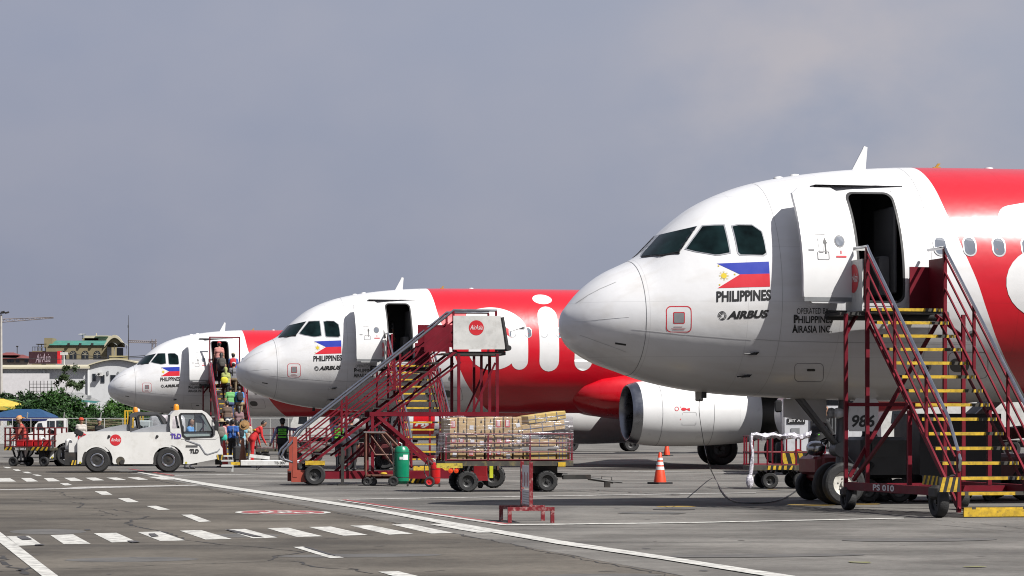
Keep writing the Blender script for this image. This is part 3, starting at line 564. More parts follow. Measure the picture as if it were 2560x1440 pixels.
    # huge white name on the red: fat round-ended strokes
    def stroke(path, wd, off, m=HW, closed=False):
        Q = []; n = len(path); r = wd/2
        for i, p in enumerate(path):
            a, b = (path[(i-1) % n], path[(i+1) % n]) if closed else (path[max(i-1, 0)], path[min(i+1, n-1)]); d = Vector((b[0]-a[0], b[1]-a[1])).normalized(); Q += [(p[0]-d.y*r, p[1]+d.x*r), (p[0]+d.y*r, p[1]-d.x*r)]
        fs = [(2*i, 2*i+1, (2*i+3) % (2*n), (2*i+2) % (2*n)) for i in range(n if closed else n-1)]
        if not closed:
            for e, s_ in ((0, 1), (n-1, -1)):
                p = path[e]; q = path[e+s_]; d = Vector((p[0]-q[0], p[1]-q[1])).normalized(); a0 = math.atan2(d.y, d.x); k = len(Q)
                Q += [(p[0]+r*math.cos(a0-math.pi/2+math.pi*i/10), p[1]+r*math.sin(a0-math.pi/2+math.pi*i/10)) for i in range(11)]; fs.append(tuple(range(k, k+11)))
        hull_patch('name_stroke', Q, m, root, off, faces=fs, dz=.1, dt=.3)
    el = lambda cx, cz, rx, rz, a0, a1, n=18: [(cx+rx*math.cos(R(a0+(a1-a0)*i/n)), cz+rz*math.sin(R(a0+(a1-a0)*i/n))) for i in range(n+1)]
    stroke([(7.64, 4.93)]+el(8.25, 4.42, .88, .60, 104, 10)+[(9.12, 4.2), (9.12, 3.52)], .56, .008); stroke(el(8.22, 3.86, .62, .42, 0, 348, 30), .42, .012, closed=True)
    stroke([(10.12, 5.02), (10.12, 3.52)], .66, .008); hull_patch('name_stroke', el(10.07, 5.60, .33, .17, 0, 348, 24), HW, root, .008, dz=.06)
    stroke([(11.28, 5.02), (11.28, 3.52)], .6, .008); stroke([(11.3, 4.2)]+el(12.0, 4.35, .62, .6, 170, 80), .56, .012)
    # cabin windows
    wo = rrect(-.125, .125, -.175, .175, .12, 5); wi = rrect(-.10, .10, -.15, .15, .095, 5); n = len(wo)
    zc = 4.47; V0 = [hull(8+t, zc+z, .010)-Vector((8, 0, 0)) for t, z in wo+wi]; V1 = [hull(8+t, zc+z, .007)-Vector((8, 0, 0)) for t, z in wi]
    mr_ = MB().add(V0, [(i, (i+1) % n, (i+1) % n+n, i+n) for i in range(n)]).mesh('window', WFR); mp_ = MB().add(V1, [tuple(range(n))]).mesh('pane', PANE, smooth=False)
    for k in range(40):
        t = 6.22+.533*k; dy = 1.975-WID(t); ow = link('window', mr_, root); ow.location = (t, dy, 0); link('pane', mp_, ow)
    # aerials, probes, hatches
    bl = lambda pts, y, th: MB().prism(pts, y-th/2, y+th/2)
    zt = TOP(5.4); bl([(5.30, zt-.03), (5.56, zt-.03), (5.60, zt+.40), (5.535, zt+.42), (5.51, zt+.36)], 0, .045).build('blade_aerial', HW, root)
    zt = TOP(6.9); bl([(6.84, zt-.02), (7.0, zt-.02), (6.98, zt+.02), (6.93, zt+.02), (6.98, zt+.085), (6.93, zt+.085), (6.88, zt+.02), (6.84, zt+.02)], 0, .03).build('small_aerial', mat('aerial_yellow', (.45, .27, .02), .5), root)
    for t in (3.95, 4.25, 7.9): MB().lathe([(.09, -.01), (.075, .02), (.0, .032)], (t, 0, TOP(t)), (0, 0, 1), 14).build('dome_aerial', HW, root)
    for px, py in ((1880, 886), (1862, 942)):
        t, z = tz(px, py); b_ = hull(t, z, 0); MB().prism([(t-.06, z-.015), (t+.06, z-.01), (t+.02, z+.035), (t+.11, z+.04)], b_.y-.07, b_.y+.02).tube([b_+Vector((.03, -.07, .02)), b_+Vector((-.16, -.07, .0))], .012, 6).build('pitot_probe', TXTB, root)
    MB().lathe([(.05, 0), (.045, .12), (.03, .13)], (2.56, -.1, BOT(2.56)-.10), (0, 0, 1), 10).build('drain_pipe', TXTB, root)
    for pxs, wd in ((rrect(1986, 2059, 908, 954, 10), .01), (rrect(2370, 2470, 880, 946, 14), .012)):
        hp, hf = outline([tz(*p) for p in pxs], wd); hull_patch('hatch_outline', hp, LINE, root, .006, faces=hf)
    hull_patch('hatch_grip', [tz(*p) for p in rrect(2017, 2038, 922, 928, 3)], TXTB, root, .008); hull_patch('service_hatch', [tz(*p) for p in rrect(2374, 2423, 896, 930, 16)], mat('hatch_grey', (.08, .08, .08), .5), root, .008)
    for px, py in ((2428, 838), (2317, 920)):
        t, z = tz(px, py); hull_patch('valve_plate', [(t+.08*math.cos(i*math.pi/8), z+.08*math.sin(i*math.pi/8)) for i in range(16)], GREY, root, .006); hull_patch('valve', [(t+.035*math.cos(i*math.pi/8), z+.035*math.sin(i*math.pi/8)) for i in range(16)], TXTB, root, .010)
    # nose gear
    gx = 5.07
    MB().tube([(gx+.12, 0, 2.0), (gx+.02, 0, .95)], .10, 14).tube([(gx+.02, 0, 1.0), (gx, 0, .42)], .065, 12).tube([(gx, -.27, .38), (gx, .27, .38)], .05, 10).build('nose_leg', mat('gear_grey', (.16, .16, .165), .5, metal=.3, var=.2), root)
    MB().tube([(gx-.75, -.1, 1.9), (gx, -.05, 1.0)], .045, 8).tube([(gx-.75, .1, 1.9), (gx, .05, 1.0)], .045, 8).tube([(gx+.06, 0, .95), (gx+.28, 0, .72), (gx+.05, 0, .5)], .03, 8).lathe([(.13, -.16), (.13, .16)], (gx, 0, .98), (0, 1, 0), 16, True).build('drag_brace', MATS['gear_grey'], root)
    for sy in (-.18, .18): MB().lathe([(.02, -.03), (.09, 0), (.10, .05), (.07, .14), (0, .16)], (gx-.12, sy, 1.62), (1, 0, 0), 14).build('taxi_light', mat('lamp_lens', (.7, .72, .75), .1, spec=.8), root)
    for sy in (-.25, .25): wheel('nose_wheel', root, (gx, sy, .38), .38, .22, rim=RIM, rr=.57)
    gdr = MB(); Pd = [(gx+.07, 1.30), (gx+.52, 1.30), (gx+.58, 1.38), (gx+.60, 1.80), (gx+.52, 1.92), (gx+.20, 1.92), (gx+.06, 1.72), (gx+.01, 1.38)]; gdr.prism(Pd, -.40, -.365); gd_o = gdr.build('gear_door', HW, root)
    t_ = MB(); text_on(t_, '986', (gx+.10, -.404, 1.37), (1, 0, 0), (0, 0, 1), .42, .22, .2, .03); t_.build('door_number', TXTB, gd_o, smooth=False)
    MB().prism([(gx-.9, 1.55), (gx-.1, 1.45), (gx-.1, 1.86), (gx-.9, 1.88)], .36, .39).build('gear_door', HW, root)
    # wing-body fairing, wings, tail
    V = []; Fc = []; nb = 40; fs_ = [(10.7, .02), (10.95, .35), (11.4, .62), (12, .82), (13, .96), (14.5, 1), (18.5, 1), (20, .85), (21.2, .5), (22, .05)]
    for t, k in fs_:
        for i in range(nb): a = 2*math.pi*i/nb; sg = math.copysign; V.append((t, 2.22*k**.6*sg(abs(math.cos(a))**.75, math.cos(a)), 2.5+(.92*k)*sg(abs(math.sin(a))**.75, math.sin(a))))
    for i in range(len(fs_)-1): Fc += [(i*nb+k, i*nb+(k+1) % nb, i*nb+nb+(k+1) % nb, i*nb+nb+k) for k in range(nb)]
    MB().add(V, Fc+[tuple(range(nb)), tuple(range(len(V)-nb, len(V)))]).build('wing_fairing', HR, root)
    foil = [(0, 0), (.02, .03), (.08, .055), (.25, .075), (.5, .065), (.75, .035), (1, .003), (1, -.003), (.75, -.015), (.5, -.03), (.25, -.04), (.08, -.03), (.02, -.015)]
    def wing(name, secs, m, vert=False):
        V = []; k = len(foil)
        for (x, s, z, c) in secs: V += [((x+a*c, s, z+b*c) if not vert else (x+a*c, b*c, s)) for a, b in foil]
        Fc = [(i*k+j, i*k+(j+1) % k, i*k+k+(j+1) % k, i*k+k+j) for i in range(len(secs)-1) for j in range(k)]
        return MB().add(V, Fc+[tuple(range(k)), tuple(range(len(V)-k, len(V)))]).build(name, m, root)
    WG = mat('wing_grey', (.5, .5, .51), .4, var=.05)
    for sd in (-1, 1):
        wing('wing', [(13.3, sd*1.7, 2.75, 6.0), (15.6, sd*6.4, 3.1, 3.5), (20.3, sd*16.9, 4.1, 1.6)], WG)
        wing('tailplane', [(32.3, sd*.5, 5.0, 3.8), (35.2, sd*6.2, 5.6, 1.4)], WG)
        MB().prism([(20.3, 4.1-.6), (21.9, 3.6), (22.1, 4.9), (21.4, 4.9)], sd*16.9-.03, sd*16.9+.03).build('wingtip_fence', HR, root)
        # engine: cowl with lip, fan, spinner, reverser and core
        c = (11.70, sd*5.75, 1.80)
        nac = MB().lathe([(.985, .30), (1.03, .65), (1.06, 1.2), (1.06, 1.9), (1.035, 2.7), (.99, 3.5)], c, (1, 0, 0), 48).build('engine_cowl', HW, root)
        MB().lathe([(.80, .5), (.79, .25), (.81, .08), (.84, .01), (.87, 0), (.90, .03), (.931, .10), (.985, .30)], c, (1, 0, 0), 48).build('inlet_lip', LIP, nac)
        MB().lathe([(.80, .45), (.83, .9), (.83, 1.4), (0, 1.42)], c, (1, 0, 0), 40).build('inlet_duct', mat('duct_grey', (.05, .05, .055), .4, metal=.3), nac)
        fb = MB()
        for i in range(30):
            a = 2*math.pi*i/30; d = Vector((0, math.cos(a), math.sin(a))); e = Vector((0, -math.sin(a), math.cos(a)))
            cc = Vector(c)+Vector((1.05, 0, 0)); fb.quad(cc+d*.26-e*.03, cc+d*.26+e*.03+Vector((.12, 0, 0)), cc+d*.81+e*.10+Vector((.06, 0, 0)), cc+d*.81-e*.02)
        fb.build('fan', FAN, nac, smooth=False); MB().lathe([(0, .62), (.1, .70), (.2, .85), (.27, 1.08)], c, (1, 0, 0), 24).build('spinner', FAN, nac)
        MB().lathe([(.988, 3.502), (.955, 3.85), (.905, 4.25), (.88, 4.25), (.85, 3.8)], c, (1, 0, 0), 48).build('thrust_reverser', HW, nac)
        MB().lathe([(.85, 3.9), (.86, 4.24), (.80, 4.6), (.70, 5.0), (.62, 5.25), (.58, 5.25), (.45, 5.0), (.1, 5.6), (0, 5.62)], c, (1, 0, 0), 40).build('core_nozzle', TITAN, nac)
        MB().prism([(13.2, 2.8), (16.5, 2.55), (18.2, 2.75), (18.5, 3.05), (14.9, 3.1)], sd*5.75-.17, sd*5.75+.17).build('pylon', WG, root)
        if sd < 0:
            rg = lambda x, r, wd=.012: MB().lathe([(r, x-wd/2), (r, x+wd/2)], c, (1, 0, 0), 48)
            rg(.92, 1.0505).build('cowl_seam', LINE, nac); rg(2.62, 1.042).build('cowl_seam', LINE, nac)
            ys = c[1]-1.066; mk = MB()
            P = outline(rrect(13.25, 13.72, 1.42, 1.82, .04), .012); mk.add([(x, c[1]-math.sqrt(max(0, 1.064**2-(z-1.8)**2)), z) for x, z in P[0]], P[1]); mk.build('cowl_hatch_outline', MATS['faint_line'], nac)
            mk = MB(); cy = lambda z: c[1]-math.sqrt(max(0, 1.065**2-(z-1.8)**2))
            V_ = [(13.18, 1.58), (13.205, 1.58), (13.215, 2.0), (13.19, 2.0)]; mk.add([(x, cy(z), z) for x, z in V_], [(0, 1, 2, 3)])
            V_ = [(13.3+.09*math.cos(R(a)), 1.92+.05*math.sin(R(a))) for a in range(0, 360, 30)]; mk.add([(x, cy(z), z) for x, z in V_], [tuple(range(12))])
            mk.add([(x, cy(z), z) for x, z in ((13.38, 1.90), (13.5, 1.86), (13.5, 1.96), (13.38, 1.93))], [(0, 1, 2, 3)])
            V_ = outline([(13.07+.07*math.cos(R(a)), 1.93+.07*math.sin(R(a))) for a in range(0, 360, 24)], .018); mk.add([(x, cy(z), z) for x, z in V_[0]], V_[1]); mk.build('warning_mark', FRD, nac)
        # main gear
        MB().tube([(17.5, sd*3.5, 2.6), (17.7, sd*3.8, .6)], .14, 12).tube([(17.7, sd*3.3, .585), (17.7, sd*4.3, .585)], .08, 10).tube([(17.7, sd*3.75, 1.0), (17.6, sd*2.2, 2.2)], .07, 8).build('main_leg', GREY, root)
        for oy in (-.46, .46): wheel('main_wheel', root, (17.7, sd*3.8+oy, .585), .585, .4, rim=RIMD)
    wing('fin', [(29.0, 5.4, 0, 6.6), (33.7, 11.7, 0, 2.4)], HR, True)
    return root
plane = make_plane()
plane2 = copy_tree(plane); plane2.location = (-9.07, 90.7, 0); plane2['label'] = 'middle airliner of the row, its white lettering and red body behind the crossing red stairs'
plane3 = copy_tree(plane); plane3.location = (-19.18, 131.0, 0); plane3['label'] = 'farthest airliner of the row, passengers climbing to its front door'
nac3 = [o for o in plane3.children if o.name.startswith('engine_cowl') ][0]
mk = MB(); cy = lambda z: -5.75-math.sqrt(max(0, 1.072**2-(z-1.8)**2))
N_ = 10; Zs = [1.0+1.5*i/N_ for i in range(N_+1)]; mk.add([(x, cy(z), z) for z in Zs for x in (13.45, 14.45)], [(2*i, 2*i+1, 2*i+3, 2*i+2) for i in range(N_)]); d3 = mk.build('advert_patch', HR, nac3)
mk = MB(); V_, f_ = text2d('isw', .3, .05); mk.add([(13.55+.8*x, cy(2.02+.3*y)-.008, 2.02+.3*y) for x, y in V_], f_); V_, f_ = text2d('Fly', .3, .05); mk.add([(13.5+.85*x, cy(1.3+.3*y)-.008, 1.3+.3*y) for x, y in V_], f_); mk.build('advert_lettering', TXTW, d3, smooth=False)
# ---------------------------------------------------------------- passenger stairs (x along the fuselage, -y down the flight)
PANELW = mat('scuffed_white_panel', (.62, .62, .60), .5, var=.12, scale=3, dirt=(.33, .31, .29), dirt_amt=.5)
def logo_disc(parent, c, ux, uz, r, off):
    off = Vector(off); c = Vector(c)
    d = disc(MB(), c+off, ux, uz, r).build('logo_disc', LOGO, parent, smooth=False)
    m = MB(); ux, uz = Vector(ux), Vector(uz); text_on(m, 'AirAsia', c+off*2-ux*(r*.82)-uz*(r*.25), ux, uz, r*1.64, r*.62, .3, .0); m.build('logo_lettering', TXTW, d, smooth=False)
def hazard(parent, name, a, b, w, h, up, n=6, slant=.5, nrm=(0, -1, 0)):
    """black/yellow slanted bars on a plate from a to b"""
    a, b, up, nrm = Vector(a), Vector(b), Vector(up), Vector(nrm); d = (b-a)/n; base = MB().add([a, b, b+up*h, a+up*h], [(0, 1, 2, 3)]).build(name, TXTB, parent, smooth=False); m = MB(); sl = d*slant
    for i in range(n): q = a+d*i+nrm*.004; m.add([q, q+d*.5, q+d*.5+sl+up*h, q+sl+up*h] if i < n-1 else [q, q+d*.5, q+d*.75+up*h, q+d*.45+up*h], [(0, 1, 2, 3)])
    m.build('hazard_bars', YEL, base, smooth=False); return base
def make_stairs(label, loc, solid=False, num=None):
    s = thing('passenger_stairs', label, 'stairs', loc, PA, 'passenger stairs at the airliners')
    RI, GO, ZT, NS = .2286, .287, 3.36, 14; W_ = .64; sl = -RI/GO
    zy = lambda y: ZT+(-y)*sl                      # nosing height at y (negative is outward)
    for i in range(NS+1):
        z = ZT-RI*i; y = -GO*i
        st = MB().box((0, y+.135, z-.02), (2*W_-.02, .30, .035)).build('step', DARK, s, smooth=False) if i else None
        no = MB().box((0, y-.018, z-.03), (2*W_-.02, .02, .05)).build('nosing', YEL, st or s, smooth=False); k = MB()
        for a, b in ((.33, .47), (.52, .545), (.585, .615), (-.50, -.44)): MB().box(((a+b)/2, y-.0295, z-.03), (b-a, .003, .051)).build('nosing_stripe', mat('worn_black', (.045, .04, .03), .7, var=.3), no, smooth=False)
    MB().box((0, -GO*NS-.03, .07), (2*W_, .03, .11)).build('kick_plate', YEL, s, smooth=False)
    ye = -GO*NS
    for sd in (-1, 1):
        x = sd*(W_+.045)
        MB().beam((x, .0, ZT-.06), (x, ye, zy(ye)-.04), .035, .05).build('stringer', RED, s, smooth=False)
        MB().beam((x*.93, .05, ZT-.27), (x*.93, ye+.25, zy(ye+.25)-.17), .03, .045).build('stringer', RED, s, smooth=False)
        if not solid:
            for h in (.87, .60, .33): MB().beam((x, -.02, ZT+h), (x, ye+.2, zy(ye+.2)+h), .026, .030).build('rail', RED, s, smooth=False)
        else:
            a, b = .02, 1.0; MB().add([(x+dx, y, zz) for dx in (-.05, .05) for y, zz in ((.9, ZT+a), (0, ZT+a), (ye+.3, zy(ye+.3)+a), (ye+.3, zy(ye+.3)+b), (0, ZT+b), (.9, ZT+b))],
                [(0, 1, 4, 5), (1, 2, 3, 4), (6, 7, 10, 11), (7, 8, 9, 10), (4, 3, 9, 10), (5, 4, 10, 11), (2, 3, 9, 8), (1, 2, 8, 7), (0, 5, 11, 6), (0, 1, 7, 6)]).build('side_panel', mat('gloss_maroon', (.30, .010, .03), .3, var=.3, scale=5), s, smooth=False)
        hr = [(x, .75, ZT+1.02), (x, .0, ZT+1.02)]+[(x, y, zy(y)+1.0) for y in (-.1, -2, ye+.45)]+[(x, ye+.12, zy(ye)+.92), (x, ye-.02, zy(ye)+.72), (x, ye+.02, zy(ye)+.56), (x, ye+.16, zy(ye)+.47), (x, ye+.36, zy(ye)+.46)]
        MB().tube(hr, .026, 8).build('handrail', STEEL, s)
        for i in (4.4, 9.2): y = -GO*i; MB().beam((x, y, zy(y)-.05), (x, y, zy(y)+1.0), .045, .045).build('baluster', RED, s, smooth=False)
        MB().beam((x, ye+.05, .08), (x, ye+.05, zy(ye)+.86), .06, .06).build('newel', RED, s, smooth=False)
        MB().beam((x, 0, .45), (x, 0, ZT+1.0), .06, .06).build('leg_post', RED, s, smooth=False)
        MB().beam((sd*1.04, .06, .45), (sd*1.04, .06, ZT-.1), .06, .06).build('leg_post', RED, s, smooth=False)
        MB().beam((sd*.68, -1.9, .45), (sd*.68, -1.9, zy(-1.9)-.2), .065, .065).build('leg_post', RED, s, smooth=False)
        bm_ = MB().beam((sd*1.0, .15, .40), (sd*1.0, -4.0, .40), .10, .13).build('base_beam', RED, s, smooth=False)
        if sd < 0 and num:
            m = MB(); text_on(m, num, (-1.0-.054, -1.25, .355), (0, -1, 0), (0, 0, 1), .95, .10, 0, .03); m.build('fleet_number', TXTW, bm_, smooth=False, kind='stuff')
        MB().beam((sd*1.04, .1, 2.9), (sd*.7, .45, 3.27), .05, .05).build('brace', RED, s, smooth=False)
        for wy, wr in ((.05, .19), (-3.95, .25)):
            wheel('wheel', s, (sd*1.0, wy, wr), wr, .17, ax=(1, 0, 0)); MB().box((sd*1.0, wy, wr*1.55), (.24, wr*1.3, wr*.9), bev=.05).build('wheel_fork', DARK, s)
        if sd < 0: hazard(s, 'fender', (-1.13, -3.6, .50), (-1.13, -4.3, .50), 0, .14, (0, 0, 1), 4, .5, (-1, 0, 0)); hazard(s, 'fender', (-1.13, -4.3, .40), (-.80, -4.3, .40), 0, .22, (0, 0, 1), 3)
    for y in (.1, -1.9): MB().beam((-1.0, y, .38), (1.0, y, .38), .09, .12).build('cross_beam', RED, s, smooth=False)
    MB().beam((-.98, .06, .55), (.62, .06, 3.2), .06, .06).build('brace', RED, s, smooth=False); MB().beam((-1.02, -.02, 1.75), (1.02, -.02, 1.75), .06, .06).build('cross_beam', RED, s, smooth=False)
    MB().beam((-1.0, -.2, .5), (-.66, -1.85, 1.75), .05, .05).build('brace', RED, s, smooth=False)
    MB().box((0, .40, ZT-.05), (1.40, .82, .07)).build('platform', DARK, s, smooth=False); MB().tube([(-1.12, .78, ZT-.10), (1.05, .78, ZT-.10)], .085, 12).build('bumper', BLK, s)
    MB().box((-.92, .4, ZT-.10), (.45, .7, .05)).build('platform_wing', DARK, s, smooth=False)
    if not solid:
        lp = MB().box((-W_-.125, .40, ZT+.38), (.02, .80, .86)).build('side_panel', PANELW, s, smooth=False); logo_disc(lp, (-W_-.136, .40, ZT+.50), (0, -1, 0), (0, 0, 1), .24, (-.004, 0, 0))
        MB().box((W_+.055, .36, ZT+.42), (.025, .70, .86)).build('side_panel', RED, s, smooth=False); MB().box((W_-.12, .72, ZT+.36), (.36, .025, .74)).build('return_panel', RED, s, smooth=False)
        MB().beam((-.42, .75, ZT), (-.42, .75, ZT+1.02), .06).build('rail_post', RED, s, smooth=False); MB().beam((-.68, .75, ZT+1.02), (-.4, .75, ZT+1.02), .05).build('rail', PANELW, s, smooth=False)
    else:
        MB().beam((-.70, .3, ZT-.4), (-.70, .3, 5.55), .06).beam((.70, .3, ZT-.4), (.70, .3, 5.55), .06).beam((-.73, .3, 5.55), (.73, .3, 5.55), .06).build('canopy_frame', RED, s, smooth=False)
        MB().beam((-.55, -.9, 1.0), (.5, -2.6, .9), .05).build('brace', DARK, s, smooth=False)
    return s
def on_plane(p, t, out): return (p[0]+t*PCc+out*PSs, p[1]+t*PSs-out*PCc, 0)
ST1 = on_plane(P1, 5.24, 2.83); ST2 = on_plane((-9.07, 90.7), 5.24, 2.83); ST3 = on_plane((-19.18, 131.0), 5.24, 2.83)
make_stairs('red stairs with yellow step edges and a logo panel at the nearest airliner', ST1, num='PS 010')
make_stairs('red stairs with yellow step edges at the middle airliner, behind the crossing stairs', ST2)
make_stairs('red stairs with solid sides and boarding passengers at the farthest airliner', ST3, solid=True)

# stairs parked crosswise in front of the middle airliner
sc_ = thing('passenger_stairs', 'empty red stairs parked crosswise with a white logo panel, behind the loaded cargo cart', 'stairs', ((730-1280)*65/F, 64.4, 0), R(8.5), 'passenger stairs at the airliners')
lx = lambda px: (px-730)/106.15/.985
lz = lambda py: HC-(py-HY)/107.2
def build_cross(s):
    ZP = lz(877); x0, x1 = lx(735), lx(1135); z0 = .14; sl = (ZP-z0)/(x1-x0)
    zs = lambda x: z0+(x-x0)*sl
    for i in range(14):
        x = x0+(x1-x0)*i/14; z = zs(x+(x1-x0)/14)-.05
        st = MB().box((x+.14, .65, z), (.26, 1.24, .025)).build('step', DARK, s, smooth=False); MB().box((x-.004, .65, z), (.015, 1.24, .03)).build('nosing', BROWN, st, smooth=False)
    for k, y in enumerate((0, 1.3)):
        hr = [(lx(1240), y, lz(773)), (lx(1132), y, lz(773))]+[(x, y, zs(x)+.98) for x in (lx(1120), 2, lx(760))]+[(lx(733), y, lz(1108)), (lx(717), y, lz(1124)), (lx(711), y, lz(1138)), (lx(717), y, lz(1149)), (lx(735), y, lz(1155)), (lx(752), y, lz(1157))]
        MB().tube(hr, .03, 10).build('handrail', STEEL, s)
        for h in (.74, .50, .28): MB().beam((lx(752), y, zs(lx(752))+h), (x1, y, ZP+h), .026, .034).build('rail', RED, s, smooth=False)
        MB().beam((lx(775), y, zs(lx(775))+.02), (x1+.05, y, ZP+.02), .04, .06).build('stringer', RED, s, smooth=False); MB().beam((lx(840), y, zs(lx(840))-.25), (x1+.15, y, ZP-.25), .03, .045).build('stringer', RED, s, smooth=False)
        MB().beam((lx(742), y, .2), (lx(742), y, lz(1092)), .10, .10).build('newel', mat('sunlit_red', (.36, .06, .035), .5, var=.2), s, smooth=False); MB().box((lx(752), y, .22), (.36, .08, .28)).build('toe_plate', MATS['sunlit_red'], s, smooth=False)  # lighter copy of the stair red: sunlight put into the colour
        for px in (868, 1000): MB().beam((lx(px), y, zs(lx(px))-.02), (lx(px), y, zs(lx(px))+.95), .05).build('baluster', RED, s, smooth=False)
        for px in (932, 1145, 1241): MB().beam((lx(px), y, .2), (lx(px), y, ZP-.05 if px > 1000 else lz(1035)), .07, .07).build('leg_post', RED, s, smooth=False)
        MB().beam((lx(1205), y+.25, lz(1040)), (lx(1205), y+.25, ZP-.05), .06).build('leg_post', RED, s, smooth=False)
        MB().beam((lx(925), y, lz(1035)), (lx(1245), y, lz(1035)), .06, .10).build('cross_beam', RED, s, smooth=False)
        MB().beam((lx(800), y, .24), (lx(1250), y, .24), .09, .17).build('base_beam', RED, s, smooth=False)
        MB().beam((lx(945), y, lz(1040)), (lx(1110), y, .3), .05, .08).build('brace', RED, s, smooth=False); MB().beam((lx(1236), y, lz(905)), (lx(1180), y+.1, lz(1035)), .045).build('brace', RED, s, smooth=False); MB().beam((lx(850), y, .3), (lx(932), y, 1.0), .05).build('brace', RED, s, smooth=False)
        wheel('wheel', s, (lx(790), y-.06 if y == 0 else y, .25), .25, .18); wheel('wheel', s, (lx(1200), y, .22), .22, .16); MB().box((lx(790), y-.02, .50), (.42, .22, .12)).build('wheel_guard', DARK, s, smooth=False)
        MB().beam((lx(1132), y, ZP), (lx(1132), y, lz(775)), .05).build('rail_post', RED, s, smooth=False); MB().beam((lx(1238), y, ZP), (lx(1238), y, lz(775)), .05).build('rail_post', RED, s, smooth=False)
    hz = MB().box((lx(790), -.14, .53), (.46, .01, .10)).build('plate', YEL, s, smooth=False)
    MB().beam((lx(858), -.05, .02), (lx(858), -.05, .9), .07).box((lx(858), -.05, .02), (.22, .2, .04)).build('stabiliser', DARK, s, smooth=False)
    MB().box(((lx(1132)+lx(1262))/2, .65, ZP-.04), (lx(1262)-lx(1132), 1.3, .08)).build('platform', DARK, s, smooth=False)
    P = [(lx(1131), lz(872)), (lx(1260), lz(871)), (lx(1249), lz(787)), (lx(1131), lz(787))]; pn = MB().prism(P, -.06, -.03).build('side_panel', PANELW, s, smooth=False); logo_disc(pn, (lx(1188), -.06, lz(817)), (1, 0, 0), (0, 0, 1), .178, (0, -.004, 0))
    MB().prism([(lx(1060), lz(862)), (lx(1240), lz(862)), (lx(1240), lz(805)), (lx(1060), lz(805))], 1.33, 1.36).build('side_panel', RED, s, smooth=False)
    MB().prism([(lx(1072), ZP+.02), (x1, ZP+.02), (x1, ZP+.6), (lx(1072), ZP+.6)], .98, 1.0).build('gate_panel', RED, s, smooth=False)
    MB().tube([(lx(1252), -.02, lz(790)), (lx(1264), -.02, lz(865))], .055, 10).build('bumper', BLK, s); MB().tube([(lx(1268), -.12, lz(868)), (lx(1268), 1.4, lz(868))], .065, 12).build('bumper', BLK, s)
    for y in (0, 1.3): pass
    for px in (800, 1000, 1240): MB().beam((lx(px), 0, .24), (lx(px), 1.3, .24), .08, .12).build('cross_beam', RED, s, smooth=False)
build_cross(sc_)
# ---------------------------------------------------------------- ground vehicles and gear
def holed(outer, holes):
    """flat plate with holes -> (points, triangles)"""
    bm = bmesh.new(); es = []
    for lp in [outer]+holes:
        v = [bm.verts.new((p[0], p[1], 0)) for p in lp]; es += [bm.edges.new((v[i], v[(i+1) % len(v)])) for i in range(len(v))]
    bmesh.ops.triangle_fill(bm, use_beauty=True, edges=es); bm.verts.index_update(); P = [v.co.xy[:] for v in bm.verts]; T = [tuple(v.index for v in f.verts) for f in bm.faces]; bm.free(); return P, T
def slab(mb, outer, holes, a, b):
    """holed plate in xz, thick from y=a to y=b"""
    P, T = holed(outer, holes); n = len(P); mb.add([(x, a, z) for x, z in P]+[(x, b, z) for x, z in P], [t for t in T]+[tuple(i+n for i in reversed(t)) for t in T])
    for lp in [outer]+holes: mb.add([(x, a, z) for x, z in lp]+[(x, b, z) for x, z in lp], [(i, (i+1) % len(lp), (i+1) % len(lp)+len(lp), i+len(lp)) for i in range(len(lp))])
    return mb
TUGW = mat('tug_white', (.74, .735, .71), .38, var=.06, coat=.25, dirt=(.4, .36, .3), dirt_amt=.4, scale=1.6); TUGG = mat('tug_grey', (.30, .31, .33), .5, var=.08); PURP = mat('purple_print', (.10, .05, .38), .5)
AMBER = mat('amber_lens', (.8, .28, .02), .2, var=.05); SOOT = mat('soot', (.10, .085, .06), .9, var=.5, scale=9)
